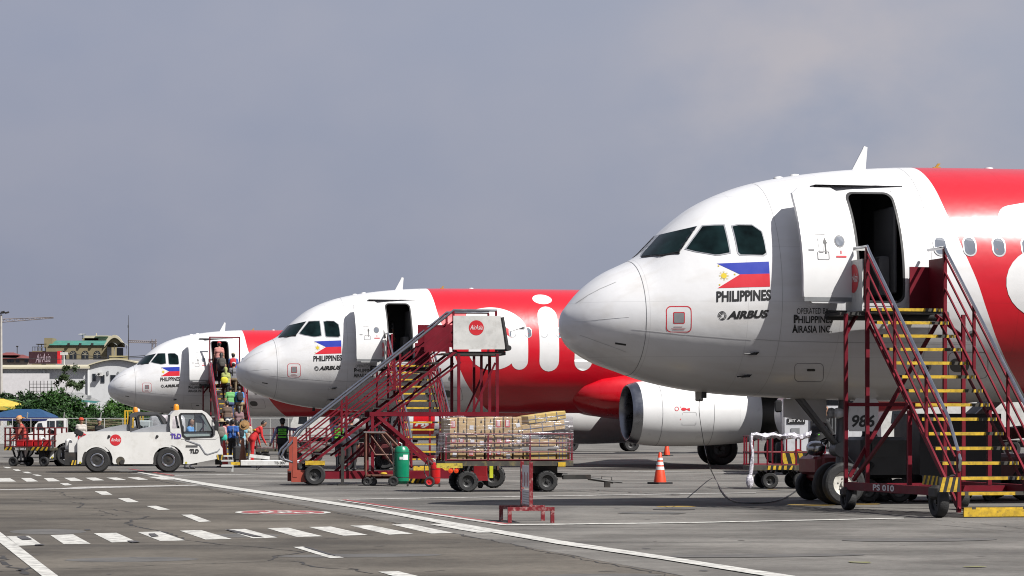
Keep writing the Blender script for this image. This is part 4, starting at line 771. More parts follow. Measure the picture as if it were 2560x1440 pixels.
def make_tug(label, loc, rz=0, cabm=None):
    s = thing('aircraft_tug', label, 'tug', loc, rz, 'white aircraft tugs'); D = 82.0; k = D/F
    X = lambda px: (px-375)*k
    Z = lambda py: HC-(py-HY)*k
    arc = lambda cx, cz, r, a0, a1, n=12: [(cx+r*math.cos(R(a0+(a1-a0)*i/n)), cz+r*math.sin(R(a0+(a1-a0)*i/n))) for i in range(n+1)]
    w1, w2, wr, ar = X(246), X(422), .375, .45
    body = [(X(197), Z(1160)), (X(197), Z(1104)), (X(203), Z(1096)), (X(215), Z(1089.5)), (X(235), Z(1085)), (X(280), Z(1082)), (X(330), Z(1081)), (X(427), Z(1080)), (X(462), Z(1081)), (X(540), Z(1078)), (X(549), Z(1091)), (X(552), Z(1113)), (X(557), Z(1121)), (X(558), Z(1138)), (X(545), Z(1147)), (X(474), Z(1161)), (X(458), Z(1160))]
    body += arc(w2, wr+.0, ar, -8, 188)+[(X(383), Z(1160)), (X(287), Z(1160))]+arc(w1, wr+.0, ar, -8, 188)
    b = MB(); slab(b, body, [], -.95, -.90); slab(b, body, [], .90, .95)
    top = body[0:9]; 
    for p, q in zip(body[0:17], body[1:17]): b.quad((p[0], -.90, p[1]), (q[0], -.90, q[1]), (q[0], .90, q[1]), (p[0], .90, p[1]))
    bo = b.build('body', TUGW, s, ang=25)
    MB().box((X(330), 0, .42), (3.9, 1.78, .38)).build('chassis', DARK, s, smooth=False)
    MB().prism([(X(327), Z(1082)), (X(427), Z(1082)), (X(427), Z(1060)), (X(412), Z(1061)), (X(360), Z(1071))], -.85, .85).build('hood', TUGG, s)
    out_ = [(X(427), Z(1080)), (X(425), Z(1060)), (X(427), Z(1037)), (X(436), Z(1027)), (X(450), Z(1024)), (X(505), Z(1025)), (X(517), Z(1032)), (X(529), Z(1044)), (X(541), Z(1071)), (X(549), Z(1091)), (X(540), Z(1098)), (X(455), Z(1098))]
    win = [(X(450), Z(1038)), (X(454), Z(1034)), (X(505), Z(1033.5)), (X(512), Z(1039)), (X(531), Z(1074)), (X(532.5), Z(1086)), (X(529), Z(1092)), (X(464), Z(1094)), (X(458), Z(1089))]
    rwin = [(X(433), Z(1040)), (X(445), Z(1040)), (X(450), Z(1071)), (X(431), Z(1071))]
    c = MB(); slab(c, out_, [win, rwin], -.96, -.91); slab(c, out_, [win, rwin], .91, .96)
    for p, q in zip(out_[2:6], out_[3:7]): c.quad((p[0], -.94, p[1]), (q[0], -.94, q[1]), (q[0], .94, q[1]), (p[0], .94, p[1]))
    c.build('cab', cabm or TUGW, s, ang=25)
    f = MB(); slab(f, grow(win, 1.05), [grow(win, .93)], -.975, -.955); wf = f.build('window_frame', TXTB, s); g = MB().add([(x, -.962, z) for x, z in grow(win, .94)], [tuple(range(len(win)))]); g.build('window_pane', CLEARG, wf, smooth=False)
    MB().beam((X(487), -.965, Z(1034)), (X(487), -.965, Z(1080)), .02).beam((X(459), -.968, Z(1080)), (X(532), -.968, Z(1079)), .03).build('window_bar', TXTB, wf, smooth=False)
    MB().quad((X(517), -.9, Z(1032)), (X(549), -.9, Z(1091)), (X(549), .9, Z(1091)), (X(517), .9, Z(1032))).build('windscreen', CLEARG, s, smooth=False)
    MB().box((X(455), -.35, Z(1083)), (.16, .5, .5), bev=.05).box((X(470), -.35, Z(1092)), (.5, .5, .12), bev=.04).build('seat', BLK, s)
    MB().lathe([(.19, -.015), (.21, 0), (.19, .015), (.17, 0), (.19, -.015)], (X(503), -.35, Z(1078)), (-.8, 0, .6), 18).tube([(X(503), -.35, Z(1078)), (X(520), -.35, Z(1092))], .03).box((X(530), 0, Z(1090)), (.3, 1.7, .3), bev=.05).build('dashboard', BLK, s)
    MB().lathe([(.09, 0), (.09, .05), (.075, .15), (.05, .18), (0, .19)], (X(444), -.2, Z(1025)), (0, 0, 1), 14).build('beacon', AMBER, s)
    logo_disc(bo, (X(291), -.953, Z(1100)), (1, 0, 0), (0, 0, 1), .168, (0, -.003, 0))
    t = MB(); text_on(t, 'TLD', (X(427), -.966, Z(1096.5)), (1, 0, 0), (0, 0, 1), .32, .15, 0, .05); t.build('maker_lettering', PURP, bo, smooth=False); t = MB(); text_on(t, 'TLD', (X(475), -.966, Z(1133.5)), (1, 0, 0), (0, 0, 1), .27, .13, 0, .05); t.build('maker_lettering', TXTB, bo, smooth=False)
    sm = disc(MB(), (X(303), -.954, Z(1152)), (1, 0, 0), (0, 0, 1), .13, 14).build('exhaust_smudge', SOOT, bo, smooth=False); MB().tube([(X(307), -.9, Z(1155)), (X(307), -.99, Z(1155))], .07, 12).build('exhaust', DARK, s)
    dr = [(X(466), Z(1100)), (X(500), Z(1112)), (X(514), Z(1134)), (X(520), Z(1136)), (X(545), Z(1128)), (X(550), Z(1122))]
    d_ = MB(); [d_.beam((p[0], -.958, p[1]), (q[0], -.958, q[1]), .02, .03) for p, q in zip(dr, dr[1:])]; d_.build('door_trim', TUGG, bo, smooth=False)
    MB().box((X(480), -.956, Z(1117)), (.35, .012, .02)).box((X(480), -.956, Z(1114)), (.35, .012, .012)).build('door_vent', TXTB, bo, smooth=False)
    MB().box((X(470), -.965, Z(1097)), (.13, .02, .05)).build('door_grip', TXTB, bo, smooth=False)
    for px, py in ((394, 1100-9), (275, 1091)): MB().lathe([(.045, 0), (.03, .04), (0, .045)], (X(px), -.95, Z(py)), (0, -1, 0), 10).build('catch', TXTB, bo)
    for px, py in ((204, 1156), (466, 1157)): disc(MB(), (X(px), -.955, Z(py)), (1, 0, 0), (0, 0, 1), .035, 10).build('reflector', mat('reflector_yellow', (.5, .45, .05), .3), bo, smooth=False)
    MB().box((X(187), 0, Z(1128)), (.26, 1.7, .50)).box((X(176), -.5, Z(1112)), (.2, .5, .36), bev=.05).box((X(176), .5, Z(1112)), (.2, .5, .36), bev=.05).build('bumper', TUGW, s, ang=30)
    MB().box((X(168), 0, Z(1122)), (.3, .3, .08)).box((X(168), 0, Z(1145)), (.34, .3, .07)).box((X(162), 0, Z(1134)), (.08, .25, .35)).box((X(185), 0, Z(1156)), (.3, 1.5, .1)).build('front_hitch', DARK, s, smooth=False)
    hazard(s, 'hazard_plate', (X(181), -.93, Z(1162)), (X(196), -.93, Z(1162)), 0, .14, (0, 0, 1), 2); hazard(s, 'hazard_plate', (X(545), -.965, Z(1150)), (X(559), -.965, Z(1150)), 0, .16, (0, 0, 1), 2, -.4)
    MB().box((X(556), 0, Z(1148)), (.2, 1.5, .12)).box((X(552), 0, Z(1157)), (.2, .4, .14)).build('rear_hitch', DARK, s, smooth=False)
    for sy in (-.6, .6):
        m = MB().tube([(X(215), sy*1.5, Z(1090)), (X(205), sy*1.55, Z(1082))], .012, 6); m.box((X(201), sy*1.6, Z(1082)), (.24, .04, .16), Matrix.Rotation(R(25), 3, 'Y'), .02); m.build('mirror', TXTB, s)
    m = MB().box((X(541), -1.08, Z(1064)), (.12, .08, .30), bev=.03).tube([(X(538), -1.06, Z(1060)), (X(530), -.95, Z(1050))], .012); m.build('mirror', TXTB, s)
    for cx, mtl in ((w1, RIM), (w2, RIM)):
        for sy in (-.80, .80):
            wo_ = wheel('wheel', s, (cx, sy, wr), wr, .26, rim=RIMD, rr=.56)
            MB().lathe([(.148, .10), (.185, .135), (.205, .13), (.205, .115)], (cx, sy, wr), (0, math.copysign(1, sy), 0), 32).build('rim_ring', STEEL, wo_)
    return s
TX = (361-1280)*82/F
make_tug('large white aircraft tug with a round red logo and purple letters, nearest the road', (TX, 82.9, 0), R(9.5))
make_tug('second white tug with a dark cab, half hidden behind the nearer one', ((268-1280)*95/F, 96, 0), R(9.5), mat('cab_dark_grey', (.07, .07, .075), .5, var=.15))
# tow bar behind the tug
k = 82/F; s = thing('tow_bar', 'long white tow bar marked in black, coupled behind the tug', 'tow bar', ((592-1280)*k, 82.9, 0), R(7))
zz = lambda py: HC-(py-HY)*k
bar = MB().box((.95, 0, zz(1158.5)), (1.86, .16, .175), bev=.02).build('bar', mat('bar_white', (.7, .7, .68), .5, var=.1, dirt=(.3, .27, .24), dirt_amt=.5, scale=4), s)
t = MB(); text_on(t, 'TB 007', (1.02, -.084, zz(1162)), (1, 0, 0), (0, 0, 1), .36, .085, 0, .02); t.build('bar_number', TXTB, bar, smooth=False)
MB().box((-.12, 0, zz(1160)), (.30, .1, .09)).build('coupling', YEL, s, smooth=False); MB().box((-.38, 0, zz(1165)), (.36, .9, .05)).box((-.38, -.42, zz(1152)), (.36, .04, .05)).box((-.38, .4, zz(1141)), (.36, .04, .05)).box((-.22, 0, zz(1172)), (.06, .06, .2)).build('head', mat('bar_frame', (.55, .56, .55), .5), s, smooth=False)
for q, nm in (((.5, .1), 'stay'), ((1.7, .1), 'stay')): MB().tube([(q[0], 0, zz(1164)), (q[0], 0, zz(1176)), (q[0]+.16, 0, zz(1166))], .013, 6).build(nm, DARK, s)
MB().beam((.3, .1, zz(1150)), (.3, .1, zz(1140)), .05).beam((.3, .1, zz(1140)), (.9, .1, zz(1146)), .06, .10).build('lift_arm', bar.data.materials[0], s, smooth=False)
for sy in (-.35, .35): wheel('wheel', s, (1.9, sy, .2), .2, .12)
MB().tube([(1.9, -.38, .2), (1.9, .38, .2)], .03).build('axle', DARK, s)

# cage carts
def make_cart(label, loc, rz, Lx, Wy, zd, zr, posts, wr, wpos, rails=(.33, .66), group='cage carts', bar_=RED, wheels_y=.42, thin=.035, tread=False):
    s = thing('cage_cart', label, 'cart', loc, rz, group)
    MB().box((Lx/2, 0, zd-.06), (Lx, Wy, .10)).build('deck', mat('cart_deck', (.05, .045, .035), .7, var=.4, scale=5, dirt=(.3, .24, .06), dirt_amt=.5), s, smooth=False)
    for sy in (-1, 1):
        y = sy*(Wy/2-.02)
        for i in range(posts): x = .03+(Lx-.06)*i/(posts-1); MB().beam((x, y, zd), (x, y, zr), thin, thin).build('post', bar_, s, smooth=False)
        for r in (0.03,)+tuple(rails)+(1.0,): z = zd+(zr-zd)*r; MB().tube([(.0, y, z), (Lx, y, z)], thin*.5, 6).build('rail', bar_, s)
    for x in (.02, Lx-.02):
        for r in tuple(rails)+(1.0,): z = zd+(zr-zd)*r; MB().tube([(x, -Wy/2, z), (x, Wy/2, z)], thin*.5, 6).build('rail', bar_, s)
        for q in (-.2, .2): MB().beam((x, q*Wy, zd), (x, q*Wy, zr), thin, thin).build('post', bar_, s, smooth=False)
    for wx in wpos:
        for sy in (-1, 1): wheel('wheel', s, (wx, sy*Wy*wheels_y, wr), wr, .15, tread=tread)
        MB().tube([(wx, -Wy*wheels_y, wr), (wx, Wy*wheels_y, wr)], .03, 8).beam((wx-.14, -Wy*.25, zd-.1), (wx, -Wy*.25, wr), .05).beam((wx+.14, -Wy*.25, zd-.1), (wx, -Wy*.25, wr), .05).beam((wx-.14, Wy*.25, zd-.1), (wx, Wy*.25, wr), .05).beam((wx+.14, Wy*.25, zd-.1), (wx, Wy*.25, wr), .05).build('axle', DARK, s, smooth=False)
    return s
# cart loaded with wrapped cartons
CD = 58.2; k = CD/F; cl = ((1099-1280)*k, CD+.4, 0); CR = R(9.7)
cart = make_cart('long red cage cart stacked with stretch wrapped brown cartons', cl, CR, 2.75, 1.35, .66, 1.22, 4, .225, (.5, 2.2), tread=True)
MB().tube([(2.45, 0, .35), (2.75, 0, .33)], .05, 8).box((2.95, 0, .30), (.6, .14, .10)).tube([(3.2, 0, .27), (3.75, 0, .19)], .035, 8).box((3.62, 0, .14), (.12, .1, .13)).tube([(3.5, 0, .23), (3.5, 0, .31), (3.72, 0, .30), (3.72, 0, .22)], .012, 6).tube([(3.7, 0, .2), (3.95, 0, .18)], .02, 6).build('drawbar', DARK, cart)
MB().box((2.2, 0, .50), (.5, .9, .22)).build('turntable', DARK, cart, smooth=False); MB().box((.1, -.69, .56), (.55, .015, .1)).build('worn_yellow_plate', mat('chipped_yellow', (.5, .4, .04), .7, var=.3, dirt=(.04, .04, .03), dirt_amt=.95, scale=9), cart, smooth=False); MB().box((2.5, -.685, .58), (.16, .015, .09)).build('corner_plate', YEL, cart, smooth=False)
for x in (.12, .24): MB().lathe([(.05, 0), (.05, .02), (0, .03)], (x-.0, -.7, .45), (0, -1, 0), 10).build('tail_light', mat('red_lens', (.75, .06, .01), .25), cart)
CTN = [mat('carton_%d' % i, c, .85, var=.1, scale=4, dirt=(.26, .18, .09), dirt_amt=.35) for i, c in enumerate(((.50, .345, .165), (.45, .305, .15), (.55, .385, .19), (.55, .39, .13)))]
STK = [mat('sticker_white', (.75, .75, .77), .6, var=.05), mat('sticker_red', (.6, .05, .06), .6, var=.2, scale=30)]
Mc = Matrix.Translation(cl) @ Matrix.Rotation(CR, 4, 'Z')
ordn = ['first', 'second', 'third', 'fourth', 'fifth', 'sixth', 'seventh', 'eighth', 'ninth', 'tenth']
random.seed(11)
def carton(x, z, wd, ht, label, tilt=0, dep=1.18, mi=None, long_=False):
    o = MB().box((0, 0, ht/2), (wd, dep, ht), bev=.012).build('carton', CTN[mi if mi is not None else random.randrange(3)], label=label, cat='carton', group='cartons stacked on the loaded cart')
    o.matrix_world = Mc @ Matrix.Translation((x, random.uniform(-.012, .012), z)) @ Matrix.Rotation(tilt, 4, 'Y') @ Matrix.Rotation(R(random.uniform(-1, 1)), 4, 'Z')
    yf = -dep/2-.004
    if not long_:
        MB().box((-wd/2+.012, yf, ht/2), (.008, .004, ht*.96)).build('strap', TXTB, o, smooth=False)
        r = random.random(); sw = min(.085, wd*.55)
        if r < .33: a = R(random.uniform(-18, 18)); MB().box((wd*.12, yf, ht*random.uniform(.35, .65)), (sw, .003, sw), Matrix.Rotation(a, 3, 'Y')).build('sticker', STK[0], o, smooth=False)
        elif r < .72:
            q = MB().box((0, yf, ht*.62), (sw*1.15, .003, ht*.42)).build('sticker', STK[1], o, smooth=False); b_ = MB()
            for i in (-1, 0, 1): b_.box((i*sw*.3, yf-.003, ht*.62), (sw*.17, .002, ht*.30))
            b_.box((0, yf-.003, ht*.80), (sw*.9, .002, ht*.03)); b_.build('sticker_print', STK[0], q, smooth=False)
        if r > .2: MB().add([(wd*.05, yf, ht*.1), (wd*.3, yf, ht*.1), (wd*.17, yf, ht*.28)], [(0, 1, 2)]).add([(wd*.05, yf, ht*.66), (wd*.28, yf, ht*.66), (wd*.16, yf, ht*.9)], [(0, 1, 2)]).build('arrow_print', TXTB, o, smooth=False)
    else:
        st = MB(); [st.box((wd*f_, yf, ht/2), (.014, .004, ht)) for f_ in (-.3, -.02, .27)]; st.box((0, yf-.002, ht*.5), (wd, .003, .014)); st.build('strap', mat('blue_strap', (.2, .22, .3), .5), o, smooth=False)
    return o
for row, (z, h, nm) in enumerate(((.665, .265, 'bottom'), (.935, .275, 'middle'), (1.215, .385, 'top'))):
    x = .10
    for i in range(8):
        wd = random.uniform(.165, .205); wd = max(wd, (1.68-x)/(8-i)-.012); wd = min(wd, (1.68-x)/(8-i)+.012); carton(x+wd/2, z, wd-.012, h-.012-random.uniform(0, .012 if row < 2 else .03), '%s upright carton from the left in the %s row of the loaded cart' % (ordn[i], nm), R(random.uniform(-1.5, 1.5)) if row == 2 else 0); x += wd
carton(2.05, .665, .68, .20, 'long strapped yellow package in the lowest layer of the loaded cart', mi=3, long_=True); carton(2.55, .665, .26, .24, 'short yellow package at the right end of the lowest layer of the loaded cart', mi=3, long_=True)
carton(2.05, .95, .68, .17, 'flat strapped package in the middle layer of the loaded cart', mi=2, long_=True); carton(2.55, .94, .26, .22, 'short package at the right end of the middle layer of the loaded cart', mi=1, long_=True)
carton(2.13, 1.27, .92, .20, 'long strapped package tilted up at the right end of the loaded cart', R(-7), mi=2, long_=True); carton(2.2, 1.49, .82, .17, 'long strapped package lying topmost at the right end of the loaded cart', R(-8), mi=3, long_=True)
def film_mat():
    m = bpy.data.materials.new('stretch_film'); m.use_nodes = True; t = m.node_tree; t.nodes.clear(); Lk = t.links.new; N = t.nodes.new
    o = N('ShaderNodeOutputMaterial'); tr = N('ShaderNodeBsdfTransparent'); tr.inputs[0].default_value = (.93, .93, .95, 1); gl = N('ShaderNodeBsdfGlossy'); gl.inputs['Roughness'].default_value = .22; gl.inputs[0].default_value = (.9, .88, .92, 1); df = N('ShaderNodeBsdfDiffuse'); df.inputs[0].default_value = (.6, .58, .62, 1)
    tcn = N('ShaderNodeTexCoord'); mpn = N('ShaderNodeMapping'); mpn.inputs['Scale'].default_value = (.7, .7, 13); Lk(tcn.outputs['Object'], mpn.inputs[0]); n = N('ShaderNodeTexNoise'); n.inputs['Scale'].default_value = 2.2; n.inputs['Detail'].default_value = 6; Lk(mpn.outputs[0], n.inputs['Vector'])
    r = N('ShaderNodeMapRange'); r.inputs[1].default_value = .52; r.inputs[2].default_value = .78; r.inputs[3].default_value = .07; r.inputs[4].default_value = .5; Lk(n.outputs['Fac'], r.inputs[0])
    bp = N('ShaderNodeBump'); bp.inputs['Strength'].default_value = .8; bp.inputs['Distance'].default_value = .03; Lk(n.outputs['Fac'], bp.inputs['Height']); Lk(bp.outputs[0], gl.inputs['Normal'])
    m1 = N('ShaderNodeMixShader'); m1.inputs[0].default_value = .45; Lk(gl.outputs[0], m1.inputs[1]); Lk(df.outputs[0], m1.inputs[2])
    m2 = N('ShaderNodeMixShader'); Lk(r.outputs[0], m2.inputs[0]); Lk(tr.outputs[0], m2.inputs[1]); Lk(m1.outputs[0], m2.inputs[2]); Lk(m2.outputs[0], o.inputs[0]); return m
FILM = film_mat()
def film_sheet(name, pts, zs, jit, label, parent=None, **kw):
    """wavy film hung along a plan path, rows of heights"""
    V = []; n = len(pts)
    for j, z in enumerate(zs):
        for i, (x, y) in enumerate(pts): V.append((x+random.gauss(0, jit), y+random.gauss(0, jit), z+random.gauss(0, jit*1.3)))
    return MB().add(V, [(j*n+i, j*n+i+1, (j+1)*n+i+1, (j+1)*n+i) for j in range(len(zs)-1) for i in range(n-1)]).build(name, FILM, parent, label=label, ang=60, **kw)
fx = [(.02-.10, .5), (-.09, 0), (-.08, -.5), (-.02, -.70)]+[(x/10, -.715) for x in range(1, 27, 2)]+[(2.74, -.70), (2.79, -.4), (2.79, .3)]
wrap = film_sheet('stretch_wrap', fx, [.82, .90, 1.0, 1.08, 1.16, 1.24, 1.36, 1.5, 1.60], .009, 'clear stretch film wound around the cartons on the loaded cart', cat='plastic wrap'); wrap.matrix_world = Mc
w2_ = MB().add([(-.12, -.72, 1.25), (.05, -.73, 1.24), (-.02, -.74, 1.0), (-.22, -.72, .62), (-.26, -.70, .66), (-.16, -.72, .95)], [(0, 1, 2, 5), (5, 2, 3, 4)]).build('loose_flap', FILM, wrap)

# empty cage cart with film thrown over it, in front of the nose gear
k = 61.2/F; ec = make_cart('empty red cage cart with crumpled film on top, near the nose wheels', ((1872-1280)*k, 61.6, 0), R(4), 1.66, 1.3, .52, 1.16, 6, .185, (.42, 1.12), rails=(.45,))
hazard(ec, 'stripe_plate', (.35, -.66, .425), (.95, -.66, .425), 0, .09, (0, 0, 1), 5, .1); MB().box((1.25, .3, .68), (.75, .3, .3)).build('box_plate', DARK, ec, smooth=False); hazard(ec, 'stripe_plate', (.85, .14, .54), (1.62, .14, .54), 0, .28, (0, 0, 1), 4, -.4)
fm = MB(); V = []; npt = 22
for i in range(npt):
    x = 1.35*i/(npt-1)-.02; r = .05+.03*random.random()
    for a in range(8): V.append((x, -.62+r*1.3*math.cos(a*math.pi/4)+random.gauss(0, .012), 1.17+.02*math.sin(i)+r*math.sin(a*math.pi/4)+random.gauss(0, .015)))
fm.add(V, [(i*8+a, i*8+(a+1) % 8, i*8+8+(a+1) % 8, i*8+8+a) for i in range(npt-1) for a in range(8)])
pts = [(-.02, 1.2), (-.03, 1.0), (.02, .8), (-.0, .6), (-.03, .4), (-.04, .32)]; V = []
for x, z in pts: V += [(x+.035*math.cos(a*math.pi/4)+random.gauss(0, .01), -.68+.03*math.sin(a*math.pi/4), z) for a in range(8)]
fm.add(V, [(i*8+a, i*8+(a+1) % 8, i*8+8+(a+1) % 8, i*8+8+a) for i in range(len(pts)-1) for a in range(8)]); fm.blob((-.05, -.68, .17), (.085, .06, .16), 1.0)
fo = fm.build('plastic_film', mat('crumpled_film', (.62, .6, .66), .2, var=.4, scale=14, bump=1.0, bscale=25), label='crumpled clear film hanging off the empty cage cart', cat='plastic wrap', ang=20); fo.matrix_world = ec.matrix_world if False else Matrix.Translation(ec.location) @ Matrix.Rotation(R(4), 4, 'Z')

# dolly with red trays at far left
k = 95/F; dc = make_cart('red cage cart carrying bright red trays, left of the white tugs', ((28-1280)*k, 95.4, 0), R(-16), 1.72, 1.4, .66, 1.32, 5, .17, (.3, 1.45), rails=(.33, .66), thin=.045, bar_=mat('dirty_red', (.12, .014, .016), .6, var=.3, spec=.2, dirt=(.05, .03, .025), dirt_amt=.7))
for i in range(4): MB().box((.38+.34*i, .1, .80), (.30, .8, .22), bev=.02).build('tray', REDB, label='%s bright red tray from the left inside the cage cart' % ordn[i], cat='tray', group='red trays in the cage cart').matrix_world = Matrix.Translation(dc.location) @ Matrix.Rotation(R(-16), 4, 'Z')
hazard(dc, 'stripe_plate', (1.0, -.71, .55), (1.7, -.71, .55), 0, .12, (0, 0, 1), 4); hazard(dc, 'stripe_plate', (.0, -.71, .55), (.35, -.71, .55), 0, .12, (0, 0, 1), 2); t = MB(); text_on(t, 'BC 0853', (.42, -.71, .56), (1, 0, 0), (0, 0, 1), .4, .08, 0, .02); t.build('cart_number', TXTW, dc, smooth=False)

# sign stand
k = 40/F; s = thing('sign_stand', 'low red metal stand holding two narrow white notices on the near apron', 'sign stand', ((1327-1280)*k, 39.7, 0), R(7.8)); SG = mat('chipped_red', (.19, .007, .013), .4, var=.15, scale=8, dirt=(.6, .45, .42), dirt_amt=.7)
for y in (0, .93):
    MB().beam((-.34, y, .20), (.34, y, .20), .055, .055).build('foot_bar', SG, s, smooth=False)
    for x in (-.31, .31): MB().beam((x, y, 0), (x, y, .173), .055, .055).build('foot', SG, s, smooth=False)
    MB().beam((0, y, .228), (0, y, .88), .05, .05).build('post', SG, s, smooth=False)
MB().beam((0, .028, .24), (0, .90, .24), .03, .03).build('tie_bar', SG, s, smooth=False)
for z0, z1, nm in ((.50, .82, 0), (.25, .47, 1)):
    pn = MB().box((0, .465, (z0+z1)/2), (.012, .84, z1-z0)).build('notice', mat('notice_white', (.66, .66, .70), .4, var=.1, dirt=(.4, .36, .38), dirt_amt=.5, scale=6), s, smooth=False); m = MB()
    for i in range(5): (MB().box((-.0075, .14+.16*i, .62), (.002, .05, .2*(.6+.4*(i % 2)))) if nm == 0 else MB().box((-.0075, .465, .29+.035*i), (.002, .6, .012))).build('notice_print', mat('print_red', (.4, .05, .06), .5) if nm == 0 else GREY, pn, smooth=False)
# cones
def cone(label, loc, h=.76, band=True, col=(.80, .055, .008), nm='cone_orange', tilt=0):
    s = thing('traffic_cone', label, 'traffic cone', loc, random.random(), 'traffic cones'); MB().prism(rrect(-.23, .23, -.23, .23, .05), 0, .045, 'xy').build('base', BLK, s); r = lambda z: .155+(.035-.155)*(z-.04)/(h-.04)
    MB().lathe([(r(.04), .04), (r(.09), .09), (r(h-.02), h-.02), (r(h)*.7, h), (0, h)], n=24).build('body', mat(nm, col, .5, var=.12, dirt=(.35, .08, .03), dirt_amt=.4, scale=6), s)
    if band:
        for a, b in ((.45*h, .55*h), (.60*h, .70*h), (.76*h, .83*h)): MB().lathe([(r(a)+.003, a), (r(b)+.003, b)], n=24).build('band', TXTW, s)
x, y = gp(1650, 1210); cone('orange cone with three white bands standing in the open beside the cart drawbar', (x, y, 0))
cone('orange cone peeping out under the white engine', ((1667-1280)*128/F, 128, 0), band=False); x, y = gp(607, 1167); cone('large dusty brown cone behind the tow bar', (x, y, 0), .98, False, (.30, .10, .04), 'cone_brown'); cone('slim red cone between the tug and the boarding queue', ((560-1280)*93/F, 93, 0), .9, False, (.6, .03, .02), 'cone_red')
# wheeled extinguishers and rack
def extinguisher(label, px, D, r, h, m, rimm, lab=True):
    s = thing('wheeled_extinguisher', label, 'extinguisher', ((px-1280)*D/F, D, 0), 0, 'wheeled extinguishers'); z0 = .06
    c_ = MB().lathe([(0, z0), (r*.7, z0), (r*.97, z0+.06), (r, z0+.12), (r, h-.14), (r*.93, h-.07), (r*.7, h-.015), (r*.3, h), (0, h)], n=28).build('cylinder', m, s)
    MB().lathe([(r+.002, .2), (r+.002, .212)], n=28).lathe([(r+.002, h-.16), (r+.002, h-.15)], n=28).build('weld_ring', DARK, c_)
    if lab: MB().add([(r*1.012*math.sin(a), -r*1.012*math.cos(a), z) for z in (h-.32, h-.20) for a in (.25, .5, .75, 1.0)], [(0, 1, 5, 4), (1, 2, 6, 5), (2, 3, 7, 6)]).build('label_sticker', STK[0], c_); MB().box((-.0, -r-.004, h-.28), (.08, .004, .06)).build('label_sticker', STK[0], c_, smooth=False)
    for sy in (-.16, .16): wheel('wheel', s, (-r*1.05, sy, .12), .12, .06, rim=rimm, rr=.6)
    MB().tube([(-r*1.05, -.16, .12), (-r*1.05, .16, .12)], .015, 6).tube([(-r*1.0, -.12, .2), (-r*1.15, -.12, h*.8), (-r*1.5, -.1, h+.1), (-r*1.5, .1, h+.1), (-r*1.15, .12, h*.8), (-r*1.0, .12, .2)], .014, 6).box((r*.8, 0, .04), (.04, .2, .08)).build('trolley', DARK, s)
    MB().tube([(0, 0, h-.01), (0, 0, h+.05), (-.06, 0, h+.08)], .018, 6).build('valve', GREY, s); hp = [(-.06-r*.7+.11*math.cos(a*.7), -.06+.02*math.sin(a*3), h*.72+.20*math.sin(a*.7)) for a in range(22)]; MB().tube(hp, .013, 6).build('hose', TXTB, s)
extinguisher('tall green wheeled gas cylinder with a white label beside the crosswise stairs', 1004, 63.7, .175, .93, mat('cylinder_green', (.0, .22, .11), .35, var=.1, dirt=(.02, .1, .06), dirt_amt=.5), RIMD); extinguisher('small red wheeled extinguisher behind the left wheels of the loaded cart', 1088, 63.2, .12, .56, mat('cylinder_red', (.55, .012, .012), .3, var=.08), REDB, False)
s = thing('rolling_rack', 'rusty rolling rack of brown bars beside the green cylinder', 'rack', ((915-1280)*64.2/F, 64.2, 0), R(6))
for y in (0, .5):
    MB().tube([(0, y, .2), (0, y, 1.24)], .025, 8).tube([(.0, y, 1.24), (.46, y, 1.22), (.86, y, .8)], .025, 8).build('upright', BROWN, s); MB().tube([(.12, y, 1.16), (.62, y, .5)], .02, 6).tube([(.36, y, 1.2), (.72, y, .74)], .02, 6).tube([(.08, y, .95), (.22, y, .72), (.62, y, .72)], .02, 6).build('slope_bar', BROWN, s)
    MB().tube([(.72, y, .2), (.72, y, .85)], .022, 6).build('upright', BROWN, s)
    for x in (.02, .16): wheel('caster', s, (x, y-.02, .10), .10, .06)
MB().box((.42, .25, .24), (.85, .55, .035)).build('shelf', BROWN, s, smooth=False); MB().box((.2, .25, 1.25), (.5, .55, .02)).build('top_plate', GREY, s, smooth=False); MB().blob((.42, .1, .28), (.08, .05, .03), .8).build('cloth_bundle', YEL, s)
# red trolley with big tyre behind the loaded cart
s = thing('engine_trolley', 'red machine trolley with a yellow bar, seen between the wheels of the loaded cart', 'trolley', ((1195-1280)*61.8/F, 61.9, 0), 0); MB().box((.05, 0, .45), (.32, .5, .5), bev=.03).box((.02, -.2, .22), (.4, .3, .1)).build('housing', mat('machine_red', (.25, .01, .015), .4, var=.2), s); MB().box((.30, -.2, .42), (.08, .03, .38)).build('yellow_bar', mat('lime_yellow', (.6, .65, .03), .5), s, smooth=False); wheel('wheel', s, (.34, 0, .27), .27, .2, tread=True); wheel('caster', s, (.05, -.15, .07), .07, .05); MB().box((.45, -.1, .65), (.04, .04, .5)).build('handle', BROWN, s, smooth=False)
# striped wheel chocks under the middle stairs
for i, (px, D) in enumerate(((1045, 66.5), (1030, 74))): c_ = thing('wheel_chock', ('%s black and yellow striped chock on the ground behind the green cylinder') % ('nearer', 'farther')[i], 'chock', ((px-1280)*D/F, D, 0), 0, 'striped chocks'); MB().box((0, .1, .08), (.85, .16, .15)).build('block', TXTB, c_, smooth=False); hazard(c_, 'stripe_plate', (-.42, .015, .01), (.42, .015, .01), 0, .14, (0, 0, 1), 7, .6)

